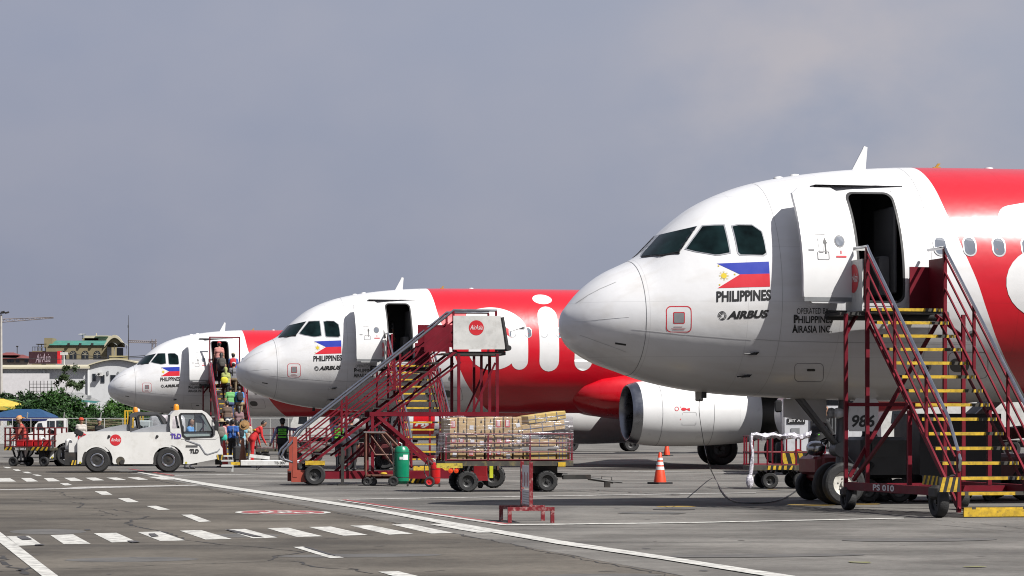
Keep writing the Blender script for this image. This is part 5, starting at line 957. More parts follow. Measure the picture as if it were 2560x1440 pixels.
# fuel truck under the nearest nose
k = 76/F; s = thing('fuel_truck', 'white fuel truck with a tall black grille parked under the nearest airliner', 'truck', ((2080-1280)*k, 78, 0), R(-3)); FW = mat('truck_white', (.66, .67, .7), .4, var=.06, dirt=(.3, .28, .26), dirt_amt=.4)
P = [(-1.1, .45), (1.1, .45), (1.1, 1.9), (1.02, 2.35), (.85, 2.6), (-.85, 2.6), (-1.02, 2.35), (-1.1, 1.9)]; cab = MB().prism(P, 0, 1.9).build('cab', FW, s, ang=40)
MB().add([(-.95, -.012, 1.98), (.95, -.012, 1.98), (.88, -.012, 2.5), (-.88, -.012, 2.5)], [(0, 1, 2, 3)]).build('windscreen', DGLASS, s, smooth=False); MB().box((.1, -.03, 1.25), (.95, .06, 1.0), bev=.05).build('grille', TXTB, s)
gb = MB(); [gb.box((-.28+.085*i, -.07, 1.25), (.02, .02, .9)) for i in range(10)]; gb.build('grille_bars', GREY, s, smooth=False); MB().box((-.72, -.01, 1.80), (.6, .015, .17)).build('sign_plate', YEL, s, smooth=False)
jp = MB().box((-.78, -.012, 1.53), (.5, .02, .15)).build('sign_plate', TXTB, s, smooth=False); t = MB(); text_on(t, 'JET A-1', (-1.0, -.026, 1.485), (1, 0, 0), (0, 0, 1), .44, .09, 0, .02); t.build('sign_lettering', TXTW, jp, smooth=False); MB().box((-.8, -.012, 1.2), (.24, .02, .26)).build('lamp', GREY, s, smooth=False); disc(MB(), (-.72, -.012, .6), (1, 0, 0), (0, 0, 1), .14).build('round_badge', LOGO, s, smooth=False)
MB().box((0, 3.9, .85), (.9, 6, .3)).build('chassis', DARK, s, smooth=False); MB().lathe([(0, 2.2), (1.0, 2.25), (1.12, 2.4), (1.12, 6.6), (1.0, 6.75), (0, 6.8)], (0, 0, 1.75), (0, 1, 0), 32).build('tank', FW, s); MB().box((0, -.1, .5), (2.2, .2, .28), bev=.05).build('bumper', GREY, s)
for y in (.9, 5.2):
    for x in (-1.0, 1.0): wheel('wheel', s, (x, y, .45), .45, .28, ax=(1, 0, 0))
MB().tube([(-1.15, .3, 1.0), (-1.35, .1, 1.2), (-1.5, -.1, 1.1), (-1.5, -.1, .4)], .05, 8).build('hose', TXTB, s); MB().box((-1.28, .0, 1.95), (.2, .1, .35), bev=.04).build('mirror', TXTB, s)
# belt loader, dark red, in the shade behind the nearest stairs
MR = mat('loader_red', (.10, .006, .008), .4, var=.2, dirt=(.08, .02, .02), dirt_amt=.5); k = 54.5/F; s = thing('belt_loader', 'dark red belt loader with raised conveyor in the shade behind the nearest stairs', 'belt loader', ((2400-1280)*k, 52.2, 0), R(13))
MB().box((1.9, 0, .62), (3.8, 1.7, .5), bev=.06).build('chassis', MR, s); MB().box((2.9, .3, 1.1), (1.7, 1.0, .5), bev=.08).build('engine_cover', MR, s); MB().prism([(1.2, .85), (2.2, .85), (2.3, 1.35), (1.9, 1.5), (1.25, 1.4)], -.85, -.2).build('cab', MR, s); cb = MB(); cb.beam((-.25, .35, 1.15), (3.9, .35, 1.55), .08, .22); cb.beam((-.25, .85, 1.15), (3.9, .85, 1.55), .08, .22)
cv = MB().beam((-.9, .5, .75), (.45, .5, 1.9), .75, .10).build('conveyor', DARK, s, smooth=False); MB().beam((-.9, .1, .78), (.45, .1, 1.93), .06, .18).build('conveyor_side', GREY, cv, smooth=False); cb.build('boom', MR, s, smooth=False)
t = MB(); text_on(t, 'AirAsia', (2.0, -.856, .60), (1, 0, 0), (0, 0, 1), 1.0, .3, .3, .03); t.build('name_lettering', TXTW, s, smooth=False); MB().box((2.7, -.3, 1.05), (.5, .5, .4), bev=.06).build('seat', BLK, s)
for x in (.6, 3.1):
    for y in (-.75, .75): wheel('wheel', s, (x, y, .34), .34, .24)
MB().tube([(1.3, -.8, 1.0), (1.3, -.8, 1.9), (2.3, -.8, 1.9), (2.3, -.8, 1.0)], .03, 6).build('roll_bar', MR, s)
# dark container and cart added to darken and crowd the space under the belly
s = thing('filler_container', 'added dark cut-cornered container on a low dolly behind the nearest stairs', 'container', ((2290-1280)*50.6/F, 50.9, 0), R(13)); DKC = mat('container_dark', (.03, .03, .034), .5, metal=.3, var=.3)
MB().prism([(0, .5), (.35, .28), (1.6, .28), (1.6, 1.62), (0, 1.62)], -.3, 1.0).build('shell', DKC, s, smooth=False); MB().box((.8, .35, .2), (1.8, 1.4, .1)).build('dolly', DARK, s, smooth=False)
for x in (.3, 1.4):
    for y in (-.2, .9): wheel('wheel', s, (x, y, .12), .12, .1)
s = thing('filler_cart', 'added black equipment cart close behind the nose wheels', 'ground cart', ((2148-1280)*50.2/F, 50.4, 0), R(13)); MB().box((.35, 0, .82), (.9, .9, .75), bev=.06).build('housing', mat('cart_black', (.018, .018, .02), .5, var=.2), s); MB().box((.35, -.46, .95), (.5, .02, .25)).build('vent_panel', RIMD, s, smooth=False); MB().tube([(.1, -.45, .7), (-.1, -.6, .5), (-.35, -.5, .6)], .06, 10).build('hose', BLK, s)
for x in (.05, .65):
    for y in (-.38, .38): wheel('wheel', s, (x, y, .22), .22, .14)
# red tow tractor beside the nose wheels
s = thing('tow_tractor', 'small red tow tractor beside the nose wheels, mostly behind them', 'tractor', ((2052-1280)*51/F, 51.4, 0), R(12)); MB().box((.55, 0, .62), (1.3, 1.1, .5), bev=.06).box((-.1, 0, .66), (.25, 1.0, .34), bev=.05).build('body', mat('tractor_red', (.24, .015, .018), .4, var=.12), s); MB().box((.75, 0, 1.02), (.4, .6, .3), bev=.05).build('seat', BLK, s); MB().tube([(-.1, -.3, .9), (.1, -.3, 1.15)], .025).lathe([(.16, 0), (.18, .015), (.16, .03)], (.1, -.3, 1.15), (-.4, 0, 1), 16).build('steering', BLK, s); MB().tube([(-.2, -.25, .75), (.9, -.3, .7)], .085, 14).blob((-.15, -.3, .98), (.18, .12, .14), .8).tube([(.1, -.35, .9), (.8, -.35, .86)], .06, 12).build('pump', STEEL, s)
for x in (0, 1.0):
    for y in (-.5, .5): wheel('wheel', s, (x, y, .28), .28, .2)
# headset cable from the nose to the ground
pts = [at(1750, 990, 48.6), at(1748, 1030, 48.4), at(1760, 1110, 48.2), at(1772, 1160, 48.3), Vector((*gp(1785, 1195), .05)), Vector((*gp(1806, 1232), .02)), Vector((*gp(1832, 1254), .02)), Vector((*gp(1875, 1260), .02)), Vector((*gp(1930, 1257), .02)), Vector((*gp(1975, 1240), .02)), Vector((*gp(2010, 1212), .02)), Vector((*gp(2040, 1190), .02))]
sm_ = []
for i in range(len(pts)-1):
    p0_, p1_, p2_, p3_ = pts[max(i-1, 0)], pts[i], pts[i+1], pts[min(i+2, len(pts)-1)]
    for j in range(5): u = j/5; sm_.append(.5*((2*p1_)+(p2_-p0_)*u+(2*p0_-5*p1_+4*p2_-p3_)*u*u+(3*p1_-p0_-3*p2_+p3_)*u**3))
MB().tube(sm_+[pts[-1]], [.005 if i < 15 else .013 for i in range(len(sm_)+1)], 6).build('headset_cable', TXTB, label='thin black cable hanging from the nearest nose and looping over the ground', cat='cable')
MB().box(at(1748, 988, 48.6), (.14, .1, .22), bev=.02).build('interphone_box', PANELW, label='small pale box hanging below the nearest nose', cat='box')

# shaded vehicles under the far wings
def boxtruck(label, loc, rz, L_, H_, m, cab_left=True):
    s = thing('box_truck', label, 'truck', loc, rz, 'trucks beyond the aircraft'); MB().box((L_/2+1.0, 0, .75+H_/2), (L_, 2.3, H_), bev=.05).build('cargo_box', m, s); P = [(0, .6), (1.0, .6), (1.0, 2.3), (.35, 2.3), (.0, 1.5)]
    MB().prism(P, -1.1, 1.1).build('cab', m, s); MB().prism([(.42, 1.5), (.9, 1.5), (.9, 2.15), (.5, 2.15)], -1.115, -1.10).build('side_window', DGLASS, s, smooth=False); MB().box((L_/2+.5, 0, .6), (L_+.9, 1.6, .25)).build('chassis', DARK, s, smooth=False)
    for x in (.6, L_+.1):
        for y in (-.95, .95): wheel('wheel', s, (x, y, .42), .42, .28)
    return s
boxtruck('white box truck in the shade beyond the loaded cart', ((1395-1280)*150/F, 150, 0), R(5), 3.8, 2.0, PANELW); boxtruck('long pale truck beyond the security guards', ((728-1280)*152/F, 152, 0), R(3), 6.0, 1.9, PANELW)
boxtruck('white box truck glimpsed under the belly beside the nose door number', ((2190-1280)*118/F, 118, 0), R(4), 5.5, 2.4, PANELW)
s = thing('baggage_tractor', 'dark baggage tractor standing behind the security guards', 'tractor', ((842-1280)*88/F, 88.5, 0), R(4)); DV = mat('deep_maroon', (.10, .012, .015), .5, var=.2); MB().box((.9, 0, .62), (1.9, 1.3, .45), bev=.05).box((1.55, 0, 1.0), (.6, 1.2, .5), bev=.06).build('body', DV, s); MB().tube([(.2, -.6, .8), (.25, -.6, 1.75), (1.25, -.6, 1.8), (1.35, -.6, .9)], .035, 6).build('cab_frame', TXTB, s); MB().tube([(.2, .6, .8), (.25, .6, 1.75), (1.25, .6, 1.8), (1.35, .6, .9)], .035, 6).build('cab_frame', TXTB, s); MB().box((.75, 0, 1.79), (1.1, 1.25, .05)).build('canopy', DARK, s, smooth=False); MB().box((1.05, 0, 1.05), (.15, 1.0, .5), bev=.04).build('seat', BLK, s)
for x in (.3, 1.5):
    for y in (-.55, .55): wheel('wheel', s, (x, y, .3), .3, .2)
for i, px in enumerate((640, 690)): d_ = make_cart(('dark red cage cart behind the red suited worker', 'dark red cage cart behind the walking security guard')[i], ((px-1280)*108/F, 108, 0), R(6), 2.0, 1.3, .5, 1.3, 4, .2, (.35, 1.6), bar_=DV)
# white utility vehicle and platform at far left
k = 120/F; s = thing('utility_van', 'boxy white utility van parked by the fence at far left', 'van', ((66-1280)*k, 121, 0), R(7)); X = lambda px: (px-76)*k; Z = lambda py: HC-(py-HY)*k
bodyp = [(X(72), Z(1104)), (X(72), Z(1084)), (X(86), Z(1079)), (X(90), Z(1062)), (X(98), Z(1054)), (X(118), Z(1052)), (X(121), Z(1047)), (X(163), Z(1046)), (X(166), Z(1050)), (X(168), Z(1104))]; wins = [[(X(94), Z(1074)), (X(97), Z(1059)), (X(106), Z(1058)), (X(110), Z(1073))], [(X(121), Z(1069)), (X(121), Z(1053)), (X(138), Z(1053)), (X(138), Z(1069))], [(X(143.5), Z(1068)), (X(143.5), Z(1052)), (X(160), Z(1052)), (X(160), Z(1068))]]
b = MB(); slab(b, bodyp, wins, -.85, -.80); slab(b, bodyp, wins, .80, .85)
for p, q in zip(bodyp, bodyp[1:]): b.quad((p[0], -.8, p[1]), (q[0], -.8, q[1]), (q[0], .8, q[1]), (p[0], .8, p[1]))
vb = b.build('body', WHITE, s, ang=25)
for wq in wins: fr = MB(); slab(fr, grow(wq, 1.1), [grow(wq, .95)], -.862, -.845); f_ = fr.build('window_frame', TXTB, s); MB().add([(x, -.83, z) for x, z in wq], [tuple(range(len(wq)))]).build('window_pane', CLEARG, f_, smooth=False)
MB().box((.9, 0, .6), (1.4, 1.5, .6)).build('interior', BLK, s, smooth=False); MB().box((-.35, 0, .62), (.7, 1.5, .5), bev=.06).build('bonnet', WHITE, s)
for x in (-.2, 1.3):
    for y in (-.75, .75): wheel('wheel', s, (x, y, .33), .33, .2)
disc(MB(), (X(126), -.853, Z(1078)), (1, 0, 0), (0, 0, 1), .08).build('door_badge', mat('badge_blue', (.1, .15, .4), .5), vb, smooth=False); MB().box((X(111), -.87, Z(1071)), (.05, .05, .08)).build('mirror', TXTB, s, smooth=False)
k = 110/F; s = thing('work_platform', 'yellow railed work platform beyond the tugs, under the farthest nose', 'platform', ((295-1280)*k, 112, 0), 0); YP = mat('platform_yellow', (.7, .42, .02), .5, var=.15)
for x in (0, .33, .62):
    for y in (0, .8): MB().beam((x, y, 0), (x, y, 2.02 if x < .5 else 1.8), .05).build('post', YP, s, smooth=False)
for z in (.9, 1.35, 2.0):
    for y in (0, .8): MB().beam((0, y, z), (.62 if z < 1.9 else .33, y, z), .045).build('rail', YP, s, smooth=False)
MB().box((.31, .4, .88), (.7, .85, .05)).build('deck', YP, s, smooth=False); MB().blob((.45, .3, 2.0), (.12, .12, .1), .8).build('lamp_head', PANELW, s)
# film wrapped cargo under the farthest nose
random.seed(5); CW = mat('wrapped_cargo', (.5, .46, .48), .3, var=.35, scale=5, bump=.8, bscale=9)
for i, (px, py, wd, h) in enumerate(((400, 1062, .75, .62), (428, 1062, .6, .5))):
    s = thing('wrapped_pallet', ('%s film wrapped pallet of cargo beyond the tug cab') % ('left', 'right')[i], 'pallet', ((px-1280)*112/F, 113, 0), R(8*i), 'wrapped pallets'); MB().blob((0, 0, .95), (wd/1.3, .6, .9), .35, nu=20, nv=14).build('load', CW, s, ang=60); MB().box((0, 0, .07), (wd*1.3, 1.2, .12)).build('pallet_base', BROWN, s, smooth=False)
s = thing('power_unit', 'grey ground power box seen through the second tug cab', 'power unit', ((349-1280)*105/F, 106, 0), 0); MB().box((0, 0, 1.15), (.62, .9, .9), bev=.04).build('housing', mat('unit_grey', (.55, .56, .57), .5), s); t = MB(); text_on(t, 'AND MARK', (-.28, -.455, 1.30), (1, 0, 0), (0, 0, 1), .56, .10, 0, .01); t.build('unit_lettering', TXTB, s, smooth=False); MB().box((0, 0, .35), (.6, .8, .6)).build('undercarriage', DARK, s, smooth=False)
for x in (-.2, .2): wheel('wheel', s, (x, -.45, .2), .2, .12)
# ---------------------------------------------------------------- people: one continuous skin grown round a posed skeleton
def surface_nets(f, org, h):
    nx, ny, nz = f.shape; sgn = f < 0; P = np.zeros((nx-1, ny-1, nz-1, 3)); C = np.zeros((nx-1, ny-1, nz-1))
    for ax in range(3):
        for o1 in (0, 1):
            for o2 in (0, 1):
                a = [0, 0, 0]; u, v = [i for i in range(3) if i != ax]; a[u], a[v] = o1, o2; b = list(a); b[ax] = 1
                sl = lambda o: f[o[0]:nx-1+o[0], o[1]:ny-1+o[1], o[2]:nz-1+o[2]]
                f0, f1 = sl(a), sl(b); cr_ = (f0 < 0) != (f1 < 0); t = np.where(cr_, f0/np.where(cr_, f0-f1, 1), 0)
                for d in range(3): P[..., d] += np.where(cr_, (t if d == ax else a[d]), 0)
                C += cr_
    act = C > 0; idx = -np.ones(C.shape, int); idx[act] = np.arange(act.sum()); cell = np.argwhere(act); V = (P[act]/C[act][:, None]+cell)*h+org; Fq = []
    for ax in range(3):
        u, v = (ax+1) % 3, (ax+2) % 3; s0 = [slice(None)]*3; s1 = [slice(None)]*3; s0[ax] = slice(0, -1); s1[ax] = slice(1, None); a_, b_ = sgn[tuple(s0)], sgn[tuple(s1)]
        for q in np.argwhere(a_ != b_):
            if q[u] == 0 or q[v] == 0 or q[u] >= C.shape[u] or q[v] >= C.shape[v]: continue
            e = []
            for du, dv in ((-1, -1), (0, -1), (0, 0), (-1, 0)): c = q.copy(); c[u] += du; c[v] += dv; e.append(idx[tuple(c)])
            if min(e) < 0: continue
            Fq.append(tuple(e) if sgn[tuple(q)] else tuple(reversed(e)))
    return V, Fq
SKIN = [mat('skin_%d' % i, c, .55, var=.06) for i, c in enumerate(((.36, .19, .12), (.30, .15, .09), (.42, .24, .16)))]
HAIR = mat('black_hair', (.012, .010, .009), .5, var=.2); SHOE = mat('dark_shoe', (.03, .028, .03), .6); SNEAK = mat('pale_shoe', (.5, .48, .45), .6)
def cloth(c): return mat('cloth_%d_%d_%d' % tuple(int(v*1000) for v in c), c, .85, var=.16, scale=9, bump=.25, bscale=30)
def person(label, loc, rz, torso, legs, sleeve=None, H=1.65, arms=((8, 6, 12), (-6, 6, 12)), thigh=((4, 4), (-4, 4)), lean=0, long_sleeve=False, shorts=False, hair=None, sk=0, hat=None, pack=None, bag=None, shoe=None, vest=None, female=False, head_turn=0, group='people on the apron'):
    """local +y is where the person looks; arms (swing, out, elbow), thigh (swing, knee) for left then right"""
    k = H/1.7; torso, legs = cloth(torso), cloth(legs); sleeve = cloth(sleeve) if sleeve else torso; skin = SKIN[sk]; MS = [torso, sleeve, legs, skin, hair or HAIR, shoe or SHOE]
    rot = Matrix.Rotation(R(-lean), 3, 'X'); pel = Vector((0, 0, .93)); U = lambda v: pel+rot@(Vector(v)-pel); S = []
    cap = lambda a, b, r1, r2, m: S.append((Vector(a), Vector(b), r1, r2, m))
    sh = .165 if female else .185
    cap(U((-sh+.04, 0, 1.37)), U((sh-.04, 0, 1.37)), .078, .078, 0); cap(U((-.085, .0, 1.25)), U((.085, .0, 1.25)), .118, .118, 0); cap(U((-.07, 0, 1.08)), U((.07, 0, 1.08)), .112, .112, 0); cap(U((-.075, 0, .98)), U((.075, 0, .98)), .122, .122, 0 if not vest else 2)
    cap((-.08, -.01, .90), (.08, -.01, .90), .125, .125, 2); cap(U((0, 0, 1.40)), U((0, .01, 1.50)), .056, .052, 3)
    hc = U((0, .015, 1.595)); hr_ = Matrix.Rotation(R(head_turn), 3, 'Z'); q = lambda v: hc+rot@(hr_@Vector(v))
    cap(q((0, .012, -.045)), q((0, .0, .035)), .072, .086, 3); cap(q((0, .085, -.005)), q((0, .098, -.022)), .012, .015, 3)
    for sx in (-1, 1): cap(q((.083*sx, -.005, .01)), q((.086*sx, -.012, -.02)), .014, .012, 3)
    cap(q((0, -.022, .035)), q((0, -.03, .0)), .090, .082, 4); cap(q((0, .02, .075)), q((0, -.03, .07)), .055, .06, 4)
    if female: cap(q((0, -.05, .0)), q((0, -.075, -.19)), .07, .06, 4)
    fing = []
    for i, sx in enumerate((-1, 1)):
        sw, ou, el = arms[i]; d = lambda a: rot@Vector((math.sin(R(ou))*sx, math.sin(R(a))*math.cos(R(ou)), -math.cos(R(a))*math.cos(R(ou))))
        s0 = U((sx*sh, 0, 1.365)); e = s0+d(sw)*.28; wv = d(sw+el); wr_ = e+wv*.25
        mid = s0+d(sw)*(.28 if long_sleeve else .17); cap(s0, mid, .056, .050 if not long_sleeve else .045, 1); cap(s0+d(sw)*.1, e, .044, .038, 1 if long_sleeve else 3); cap(e, wr_, .040 if not long_sleeve else .043, .028 if not long_sleeve else .034, 1 if long_sleeve else 3); cap(wr_, wr_+wv*.075, .028, .034, 3); fing.append((wr_+wv*.085, wv, sx))
    low = 9
    for i, sx in enumerate((-1, 1)):
        a, kn = thigh[i]; d = lambda t: Vector((0, math.sin(R(t)), -math.cos(R(t)))); h0 = Vector((sx*.088, 0, .90)); kp = h0+d(a)*.42; an = kp+d(a-kn)*.42
        cap(h0, kp, .090, .062, 2); cap(kp, an, .058 if not shorts else .052, .044 if not shorts else .036, 3 if shorts else 2); cap(an+Vector((0, -.03, -.02)), an+Vector((0, .14, -.035)), .042, .036, 5); low = min(low, an.z-.075)
    off = Vector((0, 0, -low)); S = [((a+off)*k, (b+off)*k, r1*k, r2*k, m) for a, b, r1, r2, m in S]
    h = .023; A = np.array([[*a] for a, *_ in S]+[[*s_[1]] for s_ in S]); lo = A.min(0)-.17; hi = A.max(0)+.17; n = np.ceil((hi-lo)/h).astype(int)+1
    g = np.stack(np.meshgrid(*[lo[i]+h*np.arange(n[i]) for i in range(3)], indexing='ij'), -1)
    def dist(P, s):
        a, b = np.array(s[0]), np.array(s[1]); ab = b-a; L2 = max((ab@ab), 1e-9); t = np.clip(((P-a)@ab)/L2, 0, 1); return np.linalg.norm(P-a-t[..., None]*ab, axis=-1)-(s[2]+(s[3]-s[2])*t)
    f = None; kk = .022
    for s in S:
        d_ = dist(g, s)
        if f is None: f = d_
        else: hh = np.clip(.5+.5*(f-d_)/kk, 0, 1); f = f*(1-hh)+d_*hh-kk*hh*(1-hh)
    V, Fq = surface_nets(f, lo, h); dd = np.stack([dist(V, s) for s in S], 1); vm = np.array([s[4] for s in S])[dd.argmin(1)]
    mb = MB(); mb.add([tuple(v) for v in V], Fq); mb.mi = [int(np.bincount(vm[list(q_)]).argmax()) for q_ in Fq]
    mb.cur = 3
    for wp, wv, sx in fing:                      # five bent fingers, rooted in the palm
        wp = (wp+off)*k; wv = wv.normalized(); side = wv.cross(Vector((0, 0, 1)) if abs(wv.z) < .9 else Vector((0, 1, 0))).normalized(); cu = side.cross(wv)
        for j, (o, ln) in enumerate(((-.027, .062), (-.009, .075), (.009, .071), (.026, .055))): b0 = wp+side*o-wv*.03; mb.tube([b0, b0+wv*(.03+ln*.5), b0+wv*(.03+ln*.8)+cu*.014, b0+wv*(.03+ln*.95)+cu*.03], [.0095, .0088, .0082, .006], 5)
        b0 = wp-wv*.06+side*(.03*sx); mb.tube([b0, b0+wv*.03+side*(.022*sx), b0+wv*.06+side*(.026*sx)+cu*.01], [.011, .010, .007], 5)
    mb.cur = 4
    for sx in (-1, 1): e_ = (q((.032*sx, .086, .012))+off)*k; mb.lathe([(0, -.008), (.009, 0), (0, .006)], e_, (0, 1, 0), 6)
    o = thing('person', label, 'person', loc, rz, group); b = mb.build('body', MS, o, ang=80)
    W = lambda v: (U(v)+off)*k
    hp = (hc+off)*k
    if hat:
        kind, col = hat; c_ = cloth(col); up = rot@Vector((0, 0, 1))
        if kind == 'brim': MB().lathe([(.20, .0), (.19, .012), (.105, .02), (.10, .07), (.07, .105), (0, .11)], hp+up*.045, up, 20).build('hat', c_, o)
        elif kind == 'helmet': MB().lathe([(.115, 0), (.12, .02), (.10, .085), (.05, .12), (0, .125)], hp+up*.02, up, 18).build('hat', c_, o)
        else: m_ = MB().lathe([(.098, 0), (.10, .03), (.085, .08), (.04, .105), (0, .108)], hp+up*.03, up, 18); fd = rot@(hr_@Vector((0, 1, 0))); sd_ = fd.cross(up); c2 = hp+up*.045; m_.add([c2+sd_*(.085*x)+fd*y for x, y in ((-1, .06), (-.8, .16), (0, .19), (.8, .16), (1, .06))], [(0, 1, 2, 3, 4)]); m_.build('hat', c_, o)
    if pack: r3 = Matrix.Rotation(R(-lean), 3, 'X'); MB().blob(W((0, -.20, 1.20)), (.155, .085, .22), .6, r3).blob(W((0, -.285, 1.12)), (.11, .04, .11), .6, r3).build('backpack', cloth(pack), o, ang=50); MB().tube([W((-.11, -.12, 1.4)), W((-.12, .08, 1.42)), W((-.12, .12, 1.2))], .018, 6).tube([W((.11, -.12, 1.4)), W((.12, .08, 1.42)), W((.12, .12, 1.2))], .018, 6).build('pack_strap', cloth(pack), o)
    if bag: c_, p_, r_ = bag; MB().blob(W(p_), r_, .7).build('shoulder_bag', cloth(c_), o, ang=50)
    if vest:
        vz = lambda z, x: W((x, -.142-.012*math.cos(x*9), z)); P = []
        for a, c in zip(vest[0::2], vest[1::2]): pass
        VG = HIVIS
        for z0, z1 in ((1.27, 1.36), (1.14, 1.25), (1.04, 1.09)): MB().add([vz(z, x) for z in (z0, z1) for x in (-.14, -.07, 0, .07, .14)], [(i, i+1, i+6, i+5) for i in range(4)]).build('vest_panel', VG, o)
        t = MB(); text_on(t, vest[0], W((-.07, -.162, 1.285)), (1, 0, 0), (0, 0, 1), .14*k, .055*k, 0, .03); text_on(t, vest[1], W((-.12, -.162, 1.165)), (1, 0, 0), (0, 0, 1), .24*k, .055*k, 0, .03); t.build('vest_lettering', TXTB, o, smooth=False)
    return o
def on_stair(o, x, i): y = -.287*i; return (o[0]+x*PCc-y*PSs*1.0, o[1]+x*PSs+y*PCc, 3.362-.2286*i)
climb = dict(thigh=((48, 62), (2, 6)), lean=6)
G = 'passengers boarding the farthest airliner'
S3 = lambda x, i: on_stair(ST3, x, i)
person('passenger in salmon shirt and red cap stepping through the farthest door', on_stair(ST3, -.25, -1.3), PA+.1, (.50, .22, .19), (.04, .04, .06), hat=('cap', (.55, .02, .03)), group=G)
person('long haired passenger in dark grey top at the head of the stairs', S3(-.22, 1), PA, (.075, .07, .065), (.02, .02, .022), female=True, pack=(.06, .055, .05), group=G, **climb)
person('passenger with pale cap and red backpack near the top of the stairs', S3(.33, 1), PA-.2, (.05, .12, .35), (.03, .03, .04), hat=('cap', (.55, .48, .34)), pack=(.55, .02, .03), group=G, **climb)
person('man in grey shirt and khaki trousers holding the stair rail', S3(.28, 3), PA-.1, (.17, .17, .19), (.2, .15, .09), arms=((5, 5, 15), (25, 50, 10)), hat=('cap', (.6, .6, .6)), bag=((.03, .03, .03), (-.05, -.13, 1.22), (.02, .02, .2)), group=G, **climb)
person('passenger in yellow green hooded top with a bright yellow bag on the stairs', S3(-.12, 4.0), PA, (.33, .36, .12), (.03, .03, .03), female=True, hair=cloth((.33, .36, .12)), bag=((.62, .55, .03), (-.1, -.2, 1.05), (.17, .1, .16)), group=G, **climb)
person('man in bright green shirt and blue jeans halfway up the stairs', S3(-.05, 8), PA, (.14, .40, .13), (.06, .09, .2), shoe=SNEAK, arms=((-4, 10, 10), (15, 8, 40)), group=G, **climb)
person('passenger in blue shirt with a black backpack halfway up the stairs', S3(.36, 8), PA, (.05, .22, .48), (.35, .27, .15), pack=(.014, .014, .018), group=G, **climb)
person('passenger with a tan shoulder wrap at the foot of the stairs', ((579-1280)*117/F, 117, 0), PA, (.42, .2, .08), (.04, .04, .05), hat=('cap', (.6, .58, .55)), female=True, group=G)
person('passenger in a straw hat with teal brim and a teal bag in the queue', ((553-1280)*106/F, 106, 0), .1, (.55, .30, .30), (.35, .34, .36), hat=('brim', (.42, .34, .2)), pack=(.16, .15, .13), bag=((.03, .45, .33), (.12, -.2, .98), (.12, .08, .13)), female=True, H=1.6, group=G)
person('passenger in royal blue shirt and black trousers pulling a suitcase in the queue', ((582-1280)*107/F, 107, 0), -.1, (.015, .085, .34), (.014, .014, .016), H=1.62, arms=((-6, 12, 12), (-22, 14, 10)), bag=((.3, .3, .3), (.04, -.14, 1.22), (.012, .012, .2)), group=G)
person('passenger in pale blue shirt with a navy backpack and patterned trousers in the queue', ((604-1280)*108/F, 108, 0), -.15, (.22, .5, .62), (.35, .42, .48), pack=(.018, .02, .03), H=1.62, group=G)
person('passenger holding a wide straw hat in the queue', ((592-1280)*111/F, 111, 0), .1, (.04, .04, .045), (.05, .05, .06), H=1.58, female=True, group=G)
person('passenger in white cap and maroon shirt at the back of the queue', ((569-1280)*110/F, 110, 0), .15, (.16, .02, .03), (.03, .03, .035), H=1.63, hat=('cap', (.6, .6, .58)), group=G)
person('passenger in dusty pink top with a black bag low on the stairs', S3(.2, 12), PA, (.22, .13, .14), (.02, .02, .03), female=True, bag=((.02, .02, .02), (.15, -.1, 1.0), (.1, .07, .12)), group=G, **climb)
person('passenger in dark brown shirt low on the stairs', S3(-.3, 11), PA+.1, (.11, .07, .05), (.03, .035, .05), hat=('cap', (.05, .05, .06)), group=G, **climb)
person('passenger in cream shirt and dark trousers beside the straw hat', ((618-1280)*113/F, 113, 0), -.3, (.5, .44, .34), (.03, .03, .03), H=1.6, group=G)
MB().lathe([(.20, 0), (.19, .02), (.10, .03), (.09, .08), (0, .10)], at(611, 1063, 106.5), (0, -1, .3), 24).build('straw_hat', cloth((.30, .17, .06)), label='wide straw hat carried in the boarding queue', cat='hat')
s = thing('suitcase', 'black wheeled suitcase with raised handle beside the blue shirted passenger', 'suitcase', ((598-1280)*105.5/F, 105.5, 0), .3); MB().box((0, 0, .34), (.4, .25, .55), bev=.05).build('shell', cloth((.02, .02, .022)), s); MB().tube([(-.12, 0, .6), (-.12, 0, .98), (.12, 0, .98), (.12, 0, .6)], .013, 6).build('handle', STEEL, s)
for sx in (-.15, .15): wheel('wheel', s, (sx, .1, .04), .04, .03)
person('worker in red coverall with a yellow sash bending beside the queue', ((631-1280)*100/F, 100, 0), R(-70), (.55, .012, .015), (.55, .012, .015), long_sleeve=True, lean=38, arms=((35, 5, 20), (45, 5, 20)), H=1.7, bag=((.75, .45, .03), (.0, -.13, 1.2), (.19, .03, .035)))
LAV = (.30, .30, .52); NAVY = (.014, .015, .022)
person('security guard in a lime vest walking, hand raised to the head, left of the stairs', ((706-1280)*92/F, 92, 0), .05, (.03, .035, .07), NAVY, sleeve=LAV, long_sleeve=True, arms=((-8, 22, 12), (70, 62, 95)), thigh=((12, 4), (-12, 10)), H=1.62, vest=('CTU', 'SECURITY'), hat=('cap', (.015, .015, .02)))
person('security guard in a lime vest standing behind the crosswise stairs', ((850-1280)*83.5/F, 83.5, 0), R(-8), (.03, .035, .07), NAVY, sleeve=LAV, long_sleeve=True, H=1.64, vest=('CTU', 'SECURITY'), arms=((10, 10, 40), (20, 8, 50)))
person('dark dressed worker standing next to the guard behind the crosswise stairs', ((878-1280)*85/F, 85, 0), R(30), (.02, .02, .026), (.014, .014, .016), H=1.66, long_sleeve=True)
person('worker in orange red vest and tan hood leaning on the red cage cart', ((64-1280)*98/F, 98, 0), R(100), (.42, .04, .03), (.03, .02, .02), sleeve=(.4, .12, .08), long_sleeve=True, hat=('helmet', (.5, .28, .14)), lean=18, H=1.72, arms=((45, 10, 30), (35, 10, 30)))
